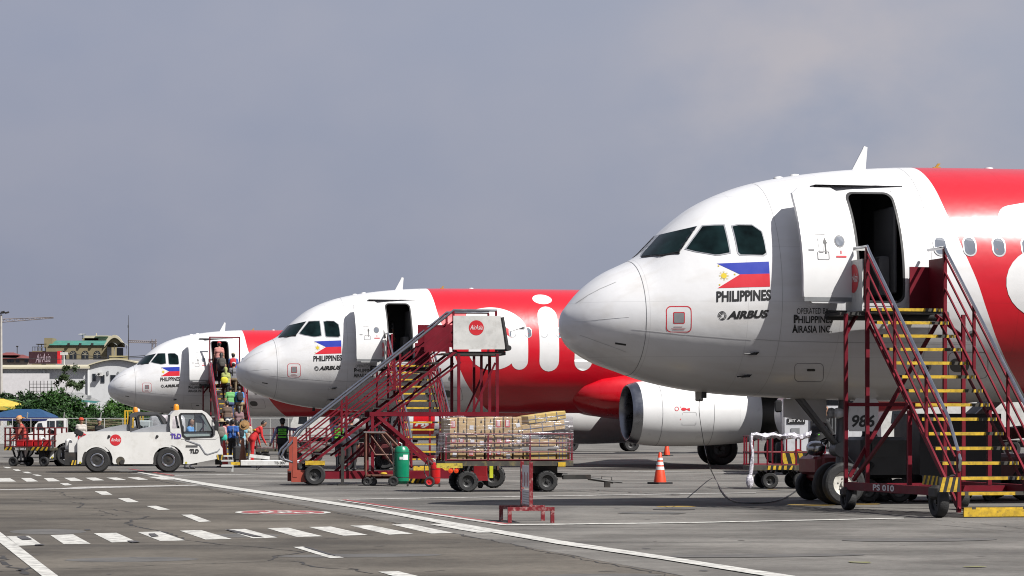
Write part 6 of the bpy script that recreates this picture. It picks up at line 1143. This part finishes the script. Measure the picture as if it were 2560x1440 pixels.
person('worker in black with orange and yellow headwear behind the red cage cart', ((51-1280)*100/F, 100.5, 0), R(70), (.02, .02, .025), (.02, .02, .025), hat=('brim', (.7, .25, .02)), lean=10, H=1.72)
person('person in white shirt and red and yellow cap by the fence', ((203-1280)*118/F, 118, 0), R(200), (.5, .46, .42), (.1, .05, .04), hat=('helmet', (.5, .05, .02)), H=1.7)
person('person in dark clothes and grey cap behind the second tug', ((249-1280)*112/F, 112, 0), R(150), (.03, .03, .03), (.03, .03, .03), hat=('cap', (.4, .4, .42)), H=1.66)
person('child in light blue shirt seen through the tug cab window', ((472-1280)*88.5/F, 88.5, 0), R(-110), (.12, .3, .62), (.1, .1, .12), H=1.6, female=True, lean=8, arms=((40, 5, 50), (40, 5, 50)))
person('worker in black with green reflective bands beside the fuel truck', ((2048-1280)*58/F, 58.5, 0), R(-60), (.012, .012, .014), (.012, .012, .016), H=1.82, long_sleeve=True, lean=14, arms=((50, 8, 30), (40, 8, 30)), bag=((.17, .72, .05), (.13, .02, 1.12), (.02, .13, .03)))
person('mechanic in navy with a lime stripe crouching behind the nose wheels', ((2200-1280)*51.2/F, 51.2, 0), R(75), (.012, .013, .02), (.014, .016, .035), H=1.72, long_sleeve=True, lean=32, arms=((55, 6, 20), (50, 6, 25)), thigh=((25, 40), (-5, 25)), bag=((.3, .6, .03), (.0, -.13, 1.15), (.17, .02, .025)))
p2 = (-9.07, 90.7); person('crew member in dark vest and white cap inside the middle airliner door', (p2[0]+5.05*PCc-.15*PSs, p2[1]+5.05*PSs+.15*PCc, 3.475), R(193), (.03, .03, .035), (.02, .02, .025), sleeve=(.3, .3, .3), hat=('cap', (.55, .53, .5)), H=1.66, group='crew')
# ---------------------------------------------------------------- background at far left and along the apron edge
def leafy(name, label, base, blobs, trunk, col, n, leaf, group, cat='tree', seed=1, stems=()):
    """crown of separate small leaves in uneven clumps, on a tapered trunk with limbs"""
    rs = np.random.RandomState(seed); t = thing(name, label, cat, base, 0, group); m = mat('leaf_'+'_'.join('%d' % (c*1000) for c in col), col, .6, var=.45, scale=1.1, spec=.3); V = []; Fc = []
    tot = sum(b[3]*b[4] for b in blobs)
    for (x, y, z, rx, rz) in blobs:
        for c in range(max(3, int(14*rx*rz))):
            d = rs.normal(size=3); d /= np.linalg.norm(d); rr = rs.uniform(.35, 1.0)**.5; cc = np.array([x, y, z])+d*rr*np.array([rx, rx, rz]); cr_ = rs.uniform(.18, .42)*min(rx, 1.3)
            for _ in range(int(2.2*n/ max(1, len(blobs)*14*rx*rz))+4):
                p = cc+rs.normal(size=3)*cr_*.55; a = rs.normal(size=3); a /= np.linalg.norm(a); b_ = np.cross(a, rs.normal(size=3)); b_ /= np.linalg.norm(b_); l = leaf*rs.uniform(.7, 1.6); k = len(V)
                V += [p-a*l, p+b_*l*.42, p+a*l, p-b_*l*.42]; Fc.append((k, k+1, k+2, k+3))
    MB().add([tuple(v) for v in V], Fc).build('crown', m, t, smooth=False)
    if trunk:
        tr = MB(); h, r = trunk; tr.tube([(0, 0, 0), (.05, 0, h*.5), (0, .1, h)], [r, r*.8, r*.5], 8)
        for (x, y, z, rx, rz) in blobs: tr.tube([(0, 0, h*.6), (x*.5, y*.5, (h*.6+z)/2), (x, y, z)], [r*.5, r*.3, r*.12], 6)
        tr.build('trunk', mat('bark', (.09, .065, .045), .9, var=.3), t)
    return t
BW = mat('wall_white', (.66, .67, .68), .8, var=.06, scale=.5, dirt=(.4, .38, .35), dirt_amt=.3); OLV = mat('wall_olive', (.27, .225, .125), .85, var=.1, scale=.6, dirt=(.15, .12, .07), dirt_amt=.4); GRN = mat('roof_green', (.045, .22, .17), .5, var=.2, scale=.7, dirt=(.2, .25, .2), dirt_amt=.4); CRM = mat('roof_cream', (.60, .55, .40), .6, var=.1, scale=.6, dirt=(.4, .35, .25), dirt_amt=.4)
def B(D):
    k = D/F; return (lambda px: (px-1280)*k), (lambda py: HC-(py-HY)*k)
# white warehouse with a shallow arched roof
D = 285; X, Z = B(D); s = thing('warehouse', 'long white warehouse with a cream arched roof behind the shrubs', 'building', (X(222), D, 0), 0); o0 = X(222); x_ = lambda px: X(px)-o0
gw = x_(360); zr = Z(917); arch = [(x_(222)+(gw)*i/16, zr+.6*math.sin(math.pi*i/16)) for i in range(17)]
wl = MB(); wl.prism([(0, 0), (gw, 0)]+list(reversed([(a, b+.10) for a, b in arch])), 0, 26); wl.build('gable_wall', BW, s, smooth=False); wl = MB(); wl.prism([(x_(-420), 0), (-.02, 0), (-.02, zr-.2), (x_(-420), zr-.2)], -.0, 20); wl.build('long_wall', BW, s, smooth=False)
rf = MB(); rr = [(a, b+.12) for a, b in arch]; rf.add([(a, y, b) for y in (-.35, 27) for a, b in rr]+[(a, y, b+.13) for y in (-.35, 27) for a, b in rr], [(i, i+1, i+18, i+17) for i in range(16)]+[(34+i, 34+i+1, 34+i+18, 34+i+17) for i in range(16)]+[(i, i+1, i+35, i+34) for i in range(16)]+[(17+i, 18+i, 52+i, 51+i) for i in range(16)]); rf.build('roof', CRM, s)
MB().add([(x_(-420), -.6, zr-.1), (.2, -.6, zr+.02), (.2, 8, zr+.40), (x_(-420), 8, zr+.32), (x_(-420), -.6, zr-.30), (.2, -.6, zr-.18)], [(0, 1, 2, 3), (0, 1, 5, 4)]).build('roof', CRM, s, smooth=False)
ap = 0
for px in (4, 110, 221): MB().tube([(x_(px), -.12, 1), (x_(px), -.12, zr-.3)], .12, 8).build('downpipe', BW, s)
for a, b, c, d in ((231, 934, 240, 953), (252, 937, 262, 957), (276, 937, 290, 958)):
    f_ = MB().box(((x_(a)+x_(c))/2, -.03, (Z(b)+Z(d))/2), (x_(c)-x_(a), .06, Z(b)-Z(d))).build('window', GREY, s, smooth=False); MB().box(((x_(a)+x_(c))/2, -.07, (Z(b)+Z(d))/2), (x_(c)-x_(a)-.08, .02, Z(b)-Z(d)-.08)).build('pane', DGLASS, f_, smooth=False)
for px, py in ((251, 936), (22, 938)): u = MB().box((x_(px), -.35, Z(py)), (.5, .6, .35)).build('air_conditioner', PANELW, s, smooth=False); MB().lathe([(.12, 0), (.12, .01)], (x_(px)-.08, -.66, Z(py)), (0, -1, 0), 12, True).build('fan_grille', TXTB, u)
for px, py in ((270, 932), (296, 934)): MB().box((x_(px), -.05, Z(py)), (.16, .1, .4)).build('vent', GREY, s, smooth=False)
MB().box((x_(65), -1.2, Z(968)+.2), (5.2, .25, 2.4)).build('lean_to', mat('tin_white', (.72, .70, .71), .5, var=.05), s, smooth=False); MB().box((x_(165), -1.2, Z(968)), (2.1, .25, 1.5)).build('lean_to', MATS['tin_white'], s, smooth=False)
gr = thing('trellis', 'dark square lattice trellis standing before the white warehouse', 'trellis', (X(118), D-3, 0), 0)
for i in range(8): MB().beam((-1.3+.37*i, 0, 0), (-1.3+.37*i, 0, Z(953)), .05).build('lattice_bar', DARK, gr, smooth=False)
for i in range(10): MB().beam((-1.3, .03, 2.4+.36*i), (1.3, .03, 2.4+.36*i), .05).build('lattice_bar', DARK, gr, smooth=False)
# olive building with green barrel roof
D = 335; X, Z = B(D); o0 = X(115); s = thing('olive_building', 'olive building with a green barrel roof and arched windows', 'building', (o0, D, 0), 0); x_ = lambda px: X(px)-o0
MB().box(((x_(115)+x_(270))/2, 4, Z(863)/2), (x_(270)-x_(115), 8, Z(863))).build('wall', OLV, s, smooth=False); MB().box(((x_(268)+x_(323))/2, 4.6, Z(898)/2), (x_(323)-x_(268), 8, Z(898))).build('wing_wall', OLV, s, smooth=False); MB().box((x_(119), 2, Z(857)), (1.0, 3, 1.2)).build('parapet', OLV, s, smooth=False)
n = 14; hh = Z(849)-Z(863); P = [(y, Z(863)+hh*math.sin(math.pi*y/8)) for y in [8*i/n for i in range(n+1)]]; V = [(xx, y-.2, z) for xx in (x_(123), x_(268)) for y, z in P]; rr_ = MB().add(V, [(i, i+1, i+n+2, i+n+1) for i in range(n)]+[tuple(range(n, -1, -1)), tuple(range(n+1, 2*n+2))]).build('roof', GRN, s)
for px in (172, 201, 231): MB().box((x_(px), -.1, Z(861)), (.25, .5, .3)).build('roof_vent', DARK, rr_, smooth=False)
for px in (157, 183, 213, 243):
    aw = .37; P = [(x_(px)-aw, Z(897)), (x_(px)+aw, Z(897)), (x_(px)+aw, Z(885))]+[(x_(px)+aw*math.cos(R(a)), Z(885)+aw*math.sin(R(a))) for a in range(20, 180, 20)]+[(x_(px)-aw, Z(885))]; f_ = MB().prism(grow(P, 1.12), -.06, -.01).build('window', DARK, s, smooth=False); MB().add([(a, -.075, b) for a, b in P], [tuple(range(len(P)))]).build('pane', DGLASS, f_, smooth=False)
    b_ = MB().beam((x_(px), -.09, Z(897)), (x_(px), -.09, Z(878)), .035).beam((x_(px)-aw, -.09, Z(886)), (x_(px)+aw, -.09, Z(886)), .035)
    for a in (45, 135): b_.beam((x_(px), -.09, Z(886)), (x_(px)+aw*math.cos(R(a)), -.09, Z(886)+aw*math.sin(R(a))), .03)
    b_.build('glazing_bar', CRM, f_, smooth=False)
P = [(x_(262)+(x_(312)-x_(262))*i/14, Z(861)+1.15*math.sin(math.pi*i/14)) for i in range(15)]; q = [(a, b-.35) for a, b in P]
MB().prism(P+list(reversed(q)), -.3, .1).build('gable_arch', CRM, s, smooth=False); MB().prism([(a, b-.3) for a, b in P]+[(x_(312), Z(868)), (x_(262), Z(868))], .15, .6).build('gable_wall', OLV, s, smooth=False); MB().box((x_(273), .1, Z(884)), (x_(278)-x_(268), .4, Z(866)-Z(900))).build('pier', GREY, s, smooth=False); MB().box((x_(300), -1.2, Z(895)), (x_(323)-x_(277), .15, .5)).build('balcony_front', mat('balcony_cream', (.5, .42, .2), .7), s, smooth=False); MB().box((x_(300), -.5, Z(899)), (x_(323)-x_(277), 1.5, .1)).build('balcony_floor', GREY, s, smooth=False)
for px in (283, 308): n = 8; P = [(x_(px)-.75+1.5*i/n, Z(866)+.45*math.sin(math.pi*i/n)) for i in range(n+1)]; MB().add([(a, y, b) for y, dz in ((-1.4, 0), (.5, .2)) for a, b in P], [(i, i+1, i+n+2, i+n+1) for i in range(n)]).build('awning', mat('awning_grey', (.2, .21, .2), .6), s)
MB().box((x_(300), -.02, Z(882)), (.8, .06, 1.2)).build('balcony_door', DGLASS, s, smooth=False)
for px in (289, 319): MB().beam((x_(px), -1.1, Z(897)), (x_(px), -1.1, Z(864)), .06).build('balcony_post', GREY, s, smooth=False)
MB().box((x_(228), 6, Z(845)), (3.2, 2, .9)).build('stair_house', CRM, s, smooth=False); MB().box((x_(210), 6, Z(847)), (2.0, 2, .5)).build('stair_house', OLV, s, smooth=False); MB().box((x_(240), 5, Z(837)), (1.6, 1.6, .1)).build('roof_slab', CRM, s, smooth=False)
for px in (224, 232, 245): MB().beam((x_(px), 5.5, Z(845)), (x_(px), 5.5, Z(837)), .12).build('slab_post', DARK, s, smooth=False)
MB().beam((x_(224), 5.5, Z(837)), (x_(224), 5.5, Z(829)), .09).build('chimney_pipe', CRM, s, smooth=False); MB().tube([(x_(193), 4, Z(850)), (x_(193), 4, Z(831))], .04, 6).lathe([(.0, 0), (.45, .12), (.5, .16)], (x_(193), 4, Z(836)), (0, -.2, 1), 16).build('dish_aerial', GREY, s)
t_ = thing('roof_terrace', 'small railed roof terrace left of the olive building', 'terrace', (X(97), D+1, 0), 0); MB().box((0, 1, Z(877)/2), (1.8, 3, Z(877))).build('block', OLV, t_, smooth=False); MB().box((.2, .5, Z(860)), (1.3, 2, .08)).build('roof', DARK, t_, smooth=False)
for x in (-.2, .2, .7): MB().beam((x, -.3, Z(877)), (x, -.3, Z(860)), .08).build('post', OLV, t_, smooth=False)
for i in range(9): MB().beam((-.85+.2*i, -.45, Z(877)), (-.85+.2*i, -.45, Z(867)), .04).build('baluster', DARK, t_, smooth=False)
MB().beam((-.9, -.45, Z(867)), (.8, -.45, Z(867)), .06).build('rail', DARK, t_, smooth=False)
# billboard, red roofs, parapet wall
D = 300; X, Z = B(D); s = thing('billboard', 'dark maroon rooftop sign with pale script lettering and a red end', 'billboard', (X(72), D, 0), 0); w_ = X(143)-X(72); MB().box((w_/2, .5, (Z(879)+Z(909))/2), (w_, 1.0, Z(879)-Z(909))).build('face', mat('sign_maroon', (.035, .004, .008), .5, var=.1), s, smooth=False); MB().box((w_+.16, .5, (Z(877.5)+Z(909))/2), (.30, 1.02, Z(877.5)-Z(909))).build('end_board', REDB, s, smooth=False); t = MB(); text_on(t, 'AirAsia', (w_*.24, -.012, Z(907)), (1, 0, .06), (0, 0, 1), w_*.52, .95, .3, .0); t.build('sign_lettering', mat('sign_letter', (.42, .32, .36), .5), s, smooth=False); MB().box((w_/2, 1.1, 2.5), (.3, .3, 5)).build('support', DARK, s, smooth=False)
D = 325; X, Z = B(D); MB().box(((X(140)+X(420))/2, D, Z(899)/2), (X(420)-X(140), .5, Z(899))).build('parapet_wall', mat('parapet_grey', (.36, .35, .35), .85, var=.12, scale=.4), label='long grey parapet wall below the olive building', cat='wall', smooth=False)
D = 360; X, Z = B(D); s = thing('red_roofed_house', 'low house with dull red hipped roofs at the far left', 'house', (X(35), D, 0), 0); x_ = lambda px: X(px)-X(35)
MB().box((x_(30), 3, Z(900)/2), (x_(75)-x_(-40), 6, Z(900))).build('wall', mat('house_wall', (.4, .33, .27), .8, var=.15), s, smooth=False); MB().add([(x_(-45), -.6, Z(897)), (x_(78), -.6, Z(897)), (x_(48), 3, Z(885)), (x_(-20), 3, Z(885)), (x_(78), 6.6, Z(897)), (x_(-45), 6.6, Z(897))], [(0, 1, 2, 3), (1, 4, 2), (4, 5, 3, 2), (5, 0, 3)]).build('roof', mat('tile_red', (.20, .045, .04), .7, var=.2, scale=1), s, smooth=False); MB().add([(x_(-5), -.3, Z(888)), (x_(45), -.3, Z(888)), (x_(27), 2, Z(880)), (x_(8), 2, Z(880)), (x_(45), 5, Z(888)), (x_(-5), 5, Z(888))], [(0, 1, 2, 3), (1, 4, 2), (4, 5, 3, 2), (5, 0, 3)]).build('roof', MATS['tile_red'], s, smooth=False)
for px in (22, 30, 44, 66): MB().box((x_(px), -.05, Z(902)), (.45, .06, .4)).build('window', DGLASS, s, smooth=False)
# flood light mast, aerial mast, cranes, street lamp
D = 250; X, Z = B(D); s = thing('lamp_mast', 'tall pale floodlight mast at the left edge', 'lamp', (X(3), D, 0), 0); MB().tube([(0, 0, 0), (0, 0, Z(786))], [.16, .09], 10).build('mast', mat('mast_concrete', (.5, .47, .43), .8, var=.1), s); MB().beam((-.5, 0, Z(785)), (.7, 0, Z(781)), .08).build('arm', DARK, s, smooth=False)
for x, z in ((.15, .1), (.55, .05), (-.35, .0)): MB().box((x, -.1, Z(783)+z), (.35, .3, .14), Matrix.Rotation(R(-15), 3, 'Y')).build('lamp_head', DARK, s, smooth=False)
D = 310; X, Z = B(D); s = thing('radio_mast', 'thin dark radio mast rising beside the olive building', 'mast', (X(321.5), D, 0), 0); MB().tube([(0, 0, 0), (0, 0, Z(860)), (-.03, 0, Z(788))], [.07, .05, .025], 6).build('pole', DARK, s); MB().box((-.05, 0, Z(816)), (.1, .1, .3)).build('unit', DARK, s, smooth=False)
D = 380; X, Z = B(D); s = thing('street_lamp', 'distant thin lamp pole above the red roofs', 'lamp', (X(43), D, 0), 0); MB().tube([(0, 0, 0), (0, 0, Z(867))], .06, 6).build('pole', DARK, s); MB().box((0, 0, Z(866)), (.3, .2, .15)).build('lamp_head', DARK, s, smooth=False)
CRN = mat('crane_steel', (.22, .19, .19), .6)
def crane(label, D, p, q, ht0, ht1, mast_px, parent_z=0):
    X, Z = B(D); s = thing('tower_crane', label, 'crane', (X(mast_px), D, 0), 0, 'distant tower cranes'); a = Vector((X(p[0])-X(mast_px), 0, Z(p[1]))); b = Vector((X(q[0])-X(mast_px), 0, Z(q[1]))); n = 14; m = MB(); r = .09*D/600
    lo = [a+(b-a)*(i/n) for i in range(n+1)]; hi = [v+Vector((0, 0, ht0+(ht1-ht0)*i/n)) for i, v in enumerate(lo)]
    m.tube(lo, r, 5); m.tube(hi, r, 5)
    for i in range(n): m.tube([lo[i], hi[i]], r*.7, 4); m.tube([hi[i], lo[i+1]], r*.7, 4)
    m.build('jib', CRN, s); m = MB(); top = Z(p[1])
    for dx in (-.6, .6):
        for dy in (-.6, .6): m.tube([(dx, dy, 0), (dx, dy, top+1)], .12, 4)
    for i in range(24): z = top*i/24; m.tube([(-.6, -.6, z), (.6, -.6, z+top/24)], .08, 4)
    m.build('tower', CRN, s); return s
crane('long tower crane jib reaching across the sky at left', 620, (-60, 811), (134, 795), 1.0, .2, -60); crane('faint distant tower crane between the mast and the farthest cockpit', 900, (320, 856), (392, 858), .7, .6, 385)
# power lines
D = 295; X, Z = B(D)
for i, (pa, pb) in enumerate((((-20, 893), (400, 886)), ((150, 881), (420, 890)))): MB().tube([(X(pa[0]+(pb[0]-pa[0])*j/8), D+i, Z(pa[1]+(pb[1]-pa[1])*j/8)-.35*math.sin(math.pi*j/8)) for j in range(9)], .035, 4).build('power_line', TXTB, label=('upper', 'lower')[i]+' black power line sagging in front of the olive building', cat='cable', group='power lines')
D = 292; X, Z = B(D); s = thing('cluster_lamp', 'pale cluster lamp beside the rooftop sign', 'lamp', (X(160), D, 0), 0); MB().tube([(0, 0, 2), (0, 0, Z(886))], .07, 6).tube([(-.3, 0, Z(886)), (.3, 0, Z(886))], .05, 6).build('pole', PANELW, s)
for x in (-.3, -.1, .12, .32): MB().box((x, 0, Z(884)), (.16, .15, .3)).build('lamp_head', PANELW, s, smooth=False)
# sheds, tents, fence
D = 235; X, Z = B(D); s = thing('green_shed', 'shed with a sloping grey and green tin roof among the shrubs', 'shed', (X(155), D, 0), 0); x_ = lambda px: X(px)-X(155)
MB().add([(x_(138), 0, Z(985)), (x_(195), -.5, Z(1006)), (x_(255), 0, Z(1004)), (x_(185), 4, Z(980)), (x_(140), 4, Z(979))], [(0, 1, 2, 3, 4)]).build('roof', mat('tin_grey', (.30, .30, .29), .5, var=.2), s, smooth=False); MB().add([(x_(150), -.05, Z(989)), (x_(166), -.5, Z(1000)), (x_(240), -.5, Z(1008)), (x_(252), -.05, Z(1004)), (x_(196), -.3, Z(998))], [(0, 1, 2, 3, 4)]).build('awning', mat('awning_green', (.02, .13, .12), .6, var=.2), s, smooth=False); MB().box((x_(205), 1.5, 1.2), (3, 2.5, 2.4)).build('wall', BROWN, s, smooth=False); MB().box((x_(219), 1, Z(992)), (.3, .3, .25)).build('roof_unit', GREY, s, smooth=False)
D = 228; X, Z = B(D); s = thing('yellow_tent', 'yellow tent roof at the left edge behind the blue tent', 'tent', (X(-30), D, 0), 0); x_ = lambda px: X(px)-X(-30)
def tent(s, x0, x1, xr0, xr1, zr_, ze, dy, m, m2, vz):
    MB().add([(x0, 0, ze), (x1, 0, ze), (xr1, dy/2, zr_), (xr0, dy/2, zr_), (x1, dy, ze), (x0, dy, ze)], [(0, 1, 2, 3), (1, 4, 2), (4, 5, 3, 2), (5, 0, 3)]).build('canopy', m, s, smooth=False); MB().add([(x0, 0, ze), (x1, 0, ze), (x1, 0, ze-vz), (x0, 0, ze-vz), (x1, dy, ze), (x1, dy, ze-vz)], [(0, 1, 2, 3), (1, 4, 5, 2)]).build('valance', m2, s, smooth=False)
    for x in (x0, x1):
        for y in (.05, dy-.05): MB().beam((x*.98, y, 0), (x*.98, y, ze), .06).build('pole', GREY, s, smooth=False)
YT = mat('tent_yellow', (.62, .46, .06), .7, var=.1); tent(s, x_(-120), x_(62), x_(-70), x_(-5), Z(996), Z(1016), 5, YT, YT, .3)
D = 214; X, Z = B(D); s = thing('blue_tent', 'long blue tent canopy behind the fence at the left edge', 'tent', (X(40), D, 0), 0); x_ = lambda px: X(px)-X(40); tent(s, x_(-60), x_(122), x_(20), x_(84), Z(1022), Z(1043), 6, mat('tent_blue', (.004, .055, .15), .6, var=.12), mat('tent_dark_blue', (.012, .02, .12), .6), .28)
MB().box((x_(14), -1, .7), (1.1, .6, 1.4)).build('counter', PANELW, s, smooth=False)
D = 200; X, Z = B(D); s = thing('perimeter_fence', 'wire fence with pale posts and slanted arms along the apron edge', 'fence', (X(-150), D, 0), 0); x_ = lambda px: X(px)-X(-150)
for i in range(26):
    px = -107+46*i; MB().tube([(x_(px), 0, 0), (x_(px), 0, Z(1046))], .035, 6).build('post', mat('post_pale', (.45, .45, .43), .7), s)
    if i % 2 == 0: MB().tube([(x_(px-10), 0, Z(1046)), (x_(px-7), -.12, Z(1032))], .045, 5).build('arm', MATS['post_pale'], s)
MB().tube([(x_(-150), 0, Z(1046)), (x_(1100), 0, Z(1046))], .03, 6).build('top_rail', MATS['post_pale'], s)
ms = MB(); 
for i in range(150): x = x_(-150)+i*.25; ms.add([(x, .02, .1), (x+.008, .02, .1), (x+1.8+.008, .02, 1.9), (x+1.8, .02, 1.9)], [(0, 1, 2, 3)]); ms.add([(x+1.8, .02, .1), (x+1.808, .02, .1), (x+.008, .02, 1.9), (x, .02, 1.9)], [(0, 1, 2, 3)])
ms.build('wire_mesh', mat('wire_grey', (.10, .10, .10), .6), s, smooth=False, kind='stuff')
# stacked pipes / clutter behind fence
D = 206; X, Z = B(D); s = thing('timber_stack', 'untidy stack of long weathered boards behind the fence', 'timber', (X(255), D, 0), 0); random.seed(3)
for i in range(7): MB().beam((-1.6+random.uniform(-.3, .3), random.uniform(0, 1), 1.1+.1*i), (2.4+random.uniform(-.3, .3), random.uniform(0, 1), 1.2+.12*i), .14, .05).build('board', mat('weathered_wood', (.26, .21, .13), .9, var=.3), s, smooth=False)
MB().box((.2, 1.2, .55), (3.6, 1.0, 1.1)).build('base_block', BROWN, s, smooth=False)
# planting
GT = 'trees and shrubs behind the fence'; g1, g2, g3 = (.014, .046, .007), (.024, .078, .008), (.038, .105, .010)
D = 226; X, Z = B(D)
leafy('broadleaf_tree', 'bushy bright green tree at the middle of the shrubs', (X(150), D, 0), [(0, 0, 3.0, 1.9, 1.3), (-1.6, .3, 2.4, 1.4, 1.1), (1.7, 0, 2.3, 1.5, 1.0), (.4, -.6, 1.8, 1.6, .9)], (2.6, .16), g2, 3600, .13, GT, seed=2)
leafy('broadleaf_tree', 'dark green shrub left of the sloping shed roof', (X(112), D-4, 0), [(0, 0, 2.3, 1.3, 1.1), (-1, 0, 1.7, 1.1, .9), (1.1, .3, 1.8, 1.2, .9)], (1.8, .12), g1, 2400, .12, GT, seed=3)
leafy('broadleaf_tree', 'feathery sparse tree rising in front of the white warehouse', (X(117), D+8, 0), [(0, 0, 4.6, .7, 1.2), (.5, 0, 5.6, .8, .8), (1.1, .2, 4.9, .7, .6), (-.3, 0, 3.6, .8, .8)], (4.5, .08), (.05, .08, .03), 1100, .12, GT, seed=4)
leafy('broadleaf_tree', 'leafy green shrub under the white gable with a tall shoot', (X(236), D+26, 0), [(0, 0, 3.4, 1.4, 1.0), (1.6, 0, 3.1, 1.5, .9), (-1.0, 0, 3.0, 1.0, .7), (.3, 0, 4.6, .3, .6)], (2.8, .12), g2, 3000, .15, GT, seed=5)
leafy('broadleaf_tree', 'smooth green bush just left of the farthest airliner nose', (X(290), D, 0), [(0, 0, 1.9, 1.6, 1.2), (-1.4, .2, 1.5, 1.2, 1.0), (1.6, 0, 1.6, 1.4, 1.0)], (1.2, .12), g3, 3400, .11, GT, seed=6)
leafy('broadleaf_tree', 'dark green bush behind the parked tugs', (X(225), D-4, 0), [(0, 0, 1.5, 1.5, .9), (-1.6, 0, 1.4, 1.3, .8), (1.6, 0, 1.4, 1.3, .8)], (1.0, .1), g1, 2600, .12, GT, seed=7)
leafy('broadleaf_tree', 'low dark tree at the left edge above the yellow tent', (X(5), D+14, 0), [(0, 0, 3.2, 1.7, .9), (1.6, 0, 2.7, 1.3, .8), (-1.8, 0, 3.3, 1.6, 1.0)], (2.2, .14), g1, 2400, .13, GT, seed=8)
leafy('broadleaf_tree', 'green shrub between the blue tent and the bushy tree', (X(88), D-2, 0), [(0, 0, 1.9, 1.2, 1.0), (-.9, 0, 2.2, 1.0, .8), (.8, .2, 1.4, 1.1, .8)], (1.4, .1), (.02, .065, .008), 2200, .12, GT, seed=9)
leafy('broadleaf_tree', 'green shrub right under the farthest airliner nose', (X(345), D+4, 0), [(0, 0, 1.3, 1.6, .9), (1.5, 0, 1.2, 1.4, .8)], (.8, .1), g2, 2000, .12, GT, seed=10)
leafy('broadleaf_tree', 'deep green tree between the trellis and the sloping shed', (X(128), D+3, 0), [(0, 0, 2.6, 1.6, 1.3), (1.5, 0, 2.0, 1.3, 1.1), (-1.4, 0, 1.9, 1.3, 1.1)], (2.0, .14), g1, 3000, .13, GT, seed=12)
leafy('broadleaf_tree', 'low leafy hedge behind the fence, below the shed roof', (X(190), D-6, 0), [(-2.4, 0, 1.2, 1.3, .8), (0, 0, 1.3, 1.5, .9), (2.4, 0, 1.2, 1.4, .8), (4.4, 0, 1.1, 1.3, .8)], (.8, .1), (.02, .065, .008), 3600, .12, GT, seed=13)
leafy('broadleaf_tree', 'bright green bush right of the shed roof', (X(268), D+4, 0), [(0, 0, 2.2, 1.3, 1.2), (1.2, 0, 1.7, 1.2, 1.0), (-.9, 0, 1.6, 1.0, .9)], (1.6, .12), g3, 2600, .12, GT, seed=14)
def banana(label, px, D, ht, seed):
    X, Z = B(D); rs = random.Random(seed); s = thing('banana_plant', label, 'plant', (X(px), D, 0), rs.random()*6, 'banana plants'); MB().tube([(0, 0, 0), (.03, 0, ht*.55)], [.14, .09], 8).build('stem', mat('banana_stem', (.10, .13, .05), .6), s); m = mat('banana_leaf', (.065, .14, .02), .45, var=.3, scale=2)
    for i in range(8):
        a = i*2.4+rs.uniform(-.3, .3); up = rs.uniform(.5, 1.25); L_ = ht*rs.uniform(.42, .6); d = Vector((math.cos(a), math.sin(a), 0)); sd_ = Vector((-math.sin(a), math.cos(a), 0)); P = []; n = 8
        for j in range(n+1):
            u = j/n; c = Vector((0, 0, ht*.52))+d*(L_*u*math.cos(up*(1-u*.6)))+Vector((0, 0, L_*(u*math.sin(up)-.55*u*u*(1.35-up*.7)))); wd = .24*math.sin(math.pi*min(1, u*.92+.06))**.6*ht/4; P += [c-sd_*wd-Vector((0, 0, wd*.35)), c, c+sd_*wd-Vector((0, 0, wd*.35))]
        MB().add(P, [q for j in range(n) for q in ((3*j, 3*j+1, 3*j+4, 3*j+3), (3*j+1, 3*j+2, 3*j+5, 3*j+4))]).build('leaf', m, s, ang=60)
banana('tall banana plant with an upright leaf before the white warehouse', 84, 232, 5.2, 1); banana('banana plant with drooping leaves above the yellow tent', 58, 226, 3.6, 2); banana('small banana plant at the left edge', 20, 238, 3.8, 4)
# line of hedges and low sheds that closes the view beneath the aircraft
D = 260; X, Z = B(D)
MB().box(((X(300)+X(2700))/2, D+6, 2.2), (X(2700)-X(300), 8, 4.4), bev=.1).build('cargo_shed', mat('shed_grey', (.20, .20, .20), .8, var=.15, scale=.15), label='long low grey cargo shed closing the view beneath the aircraft', cat='building', smooth=False)
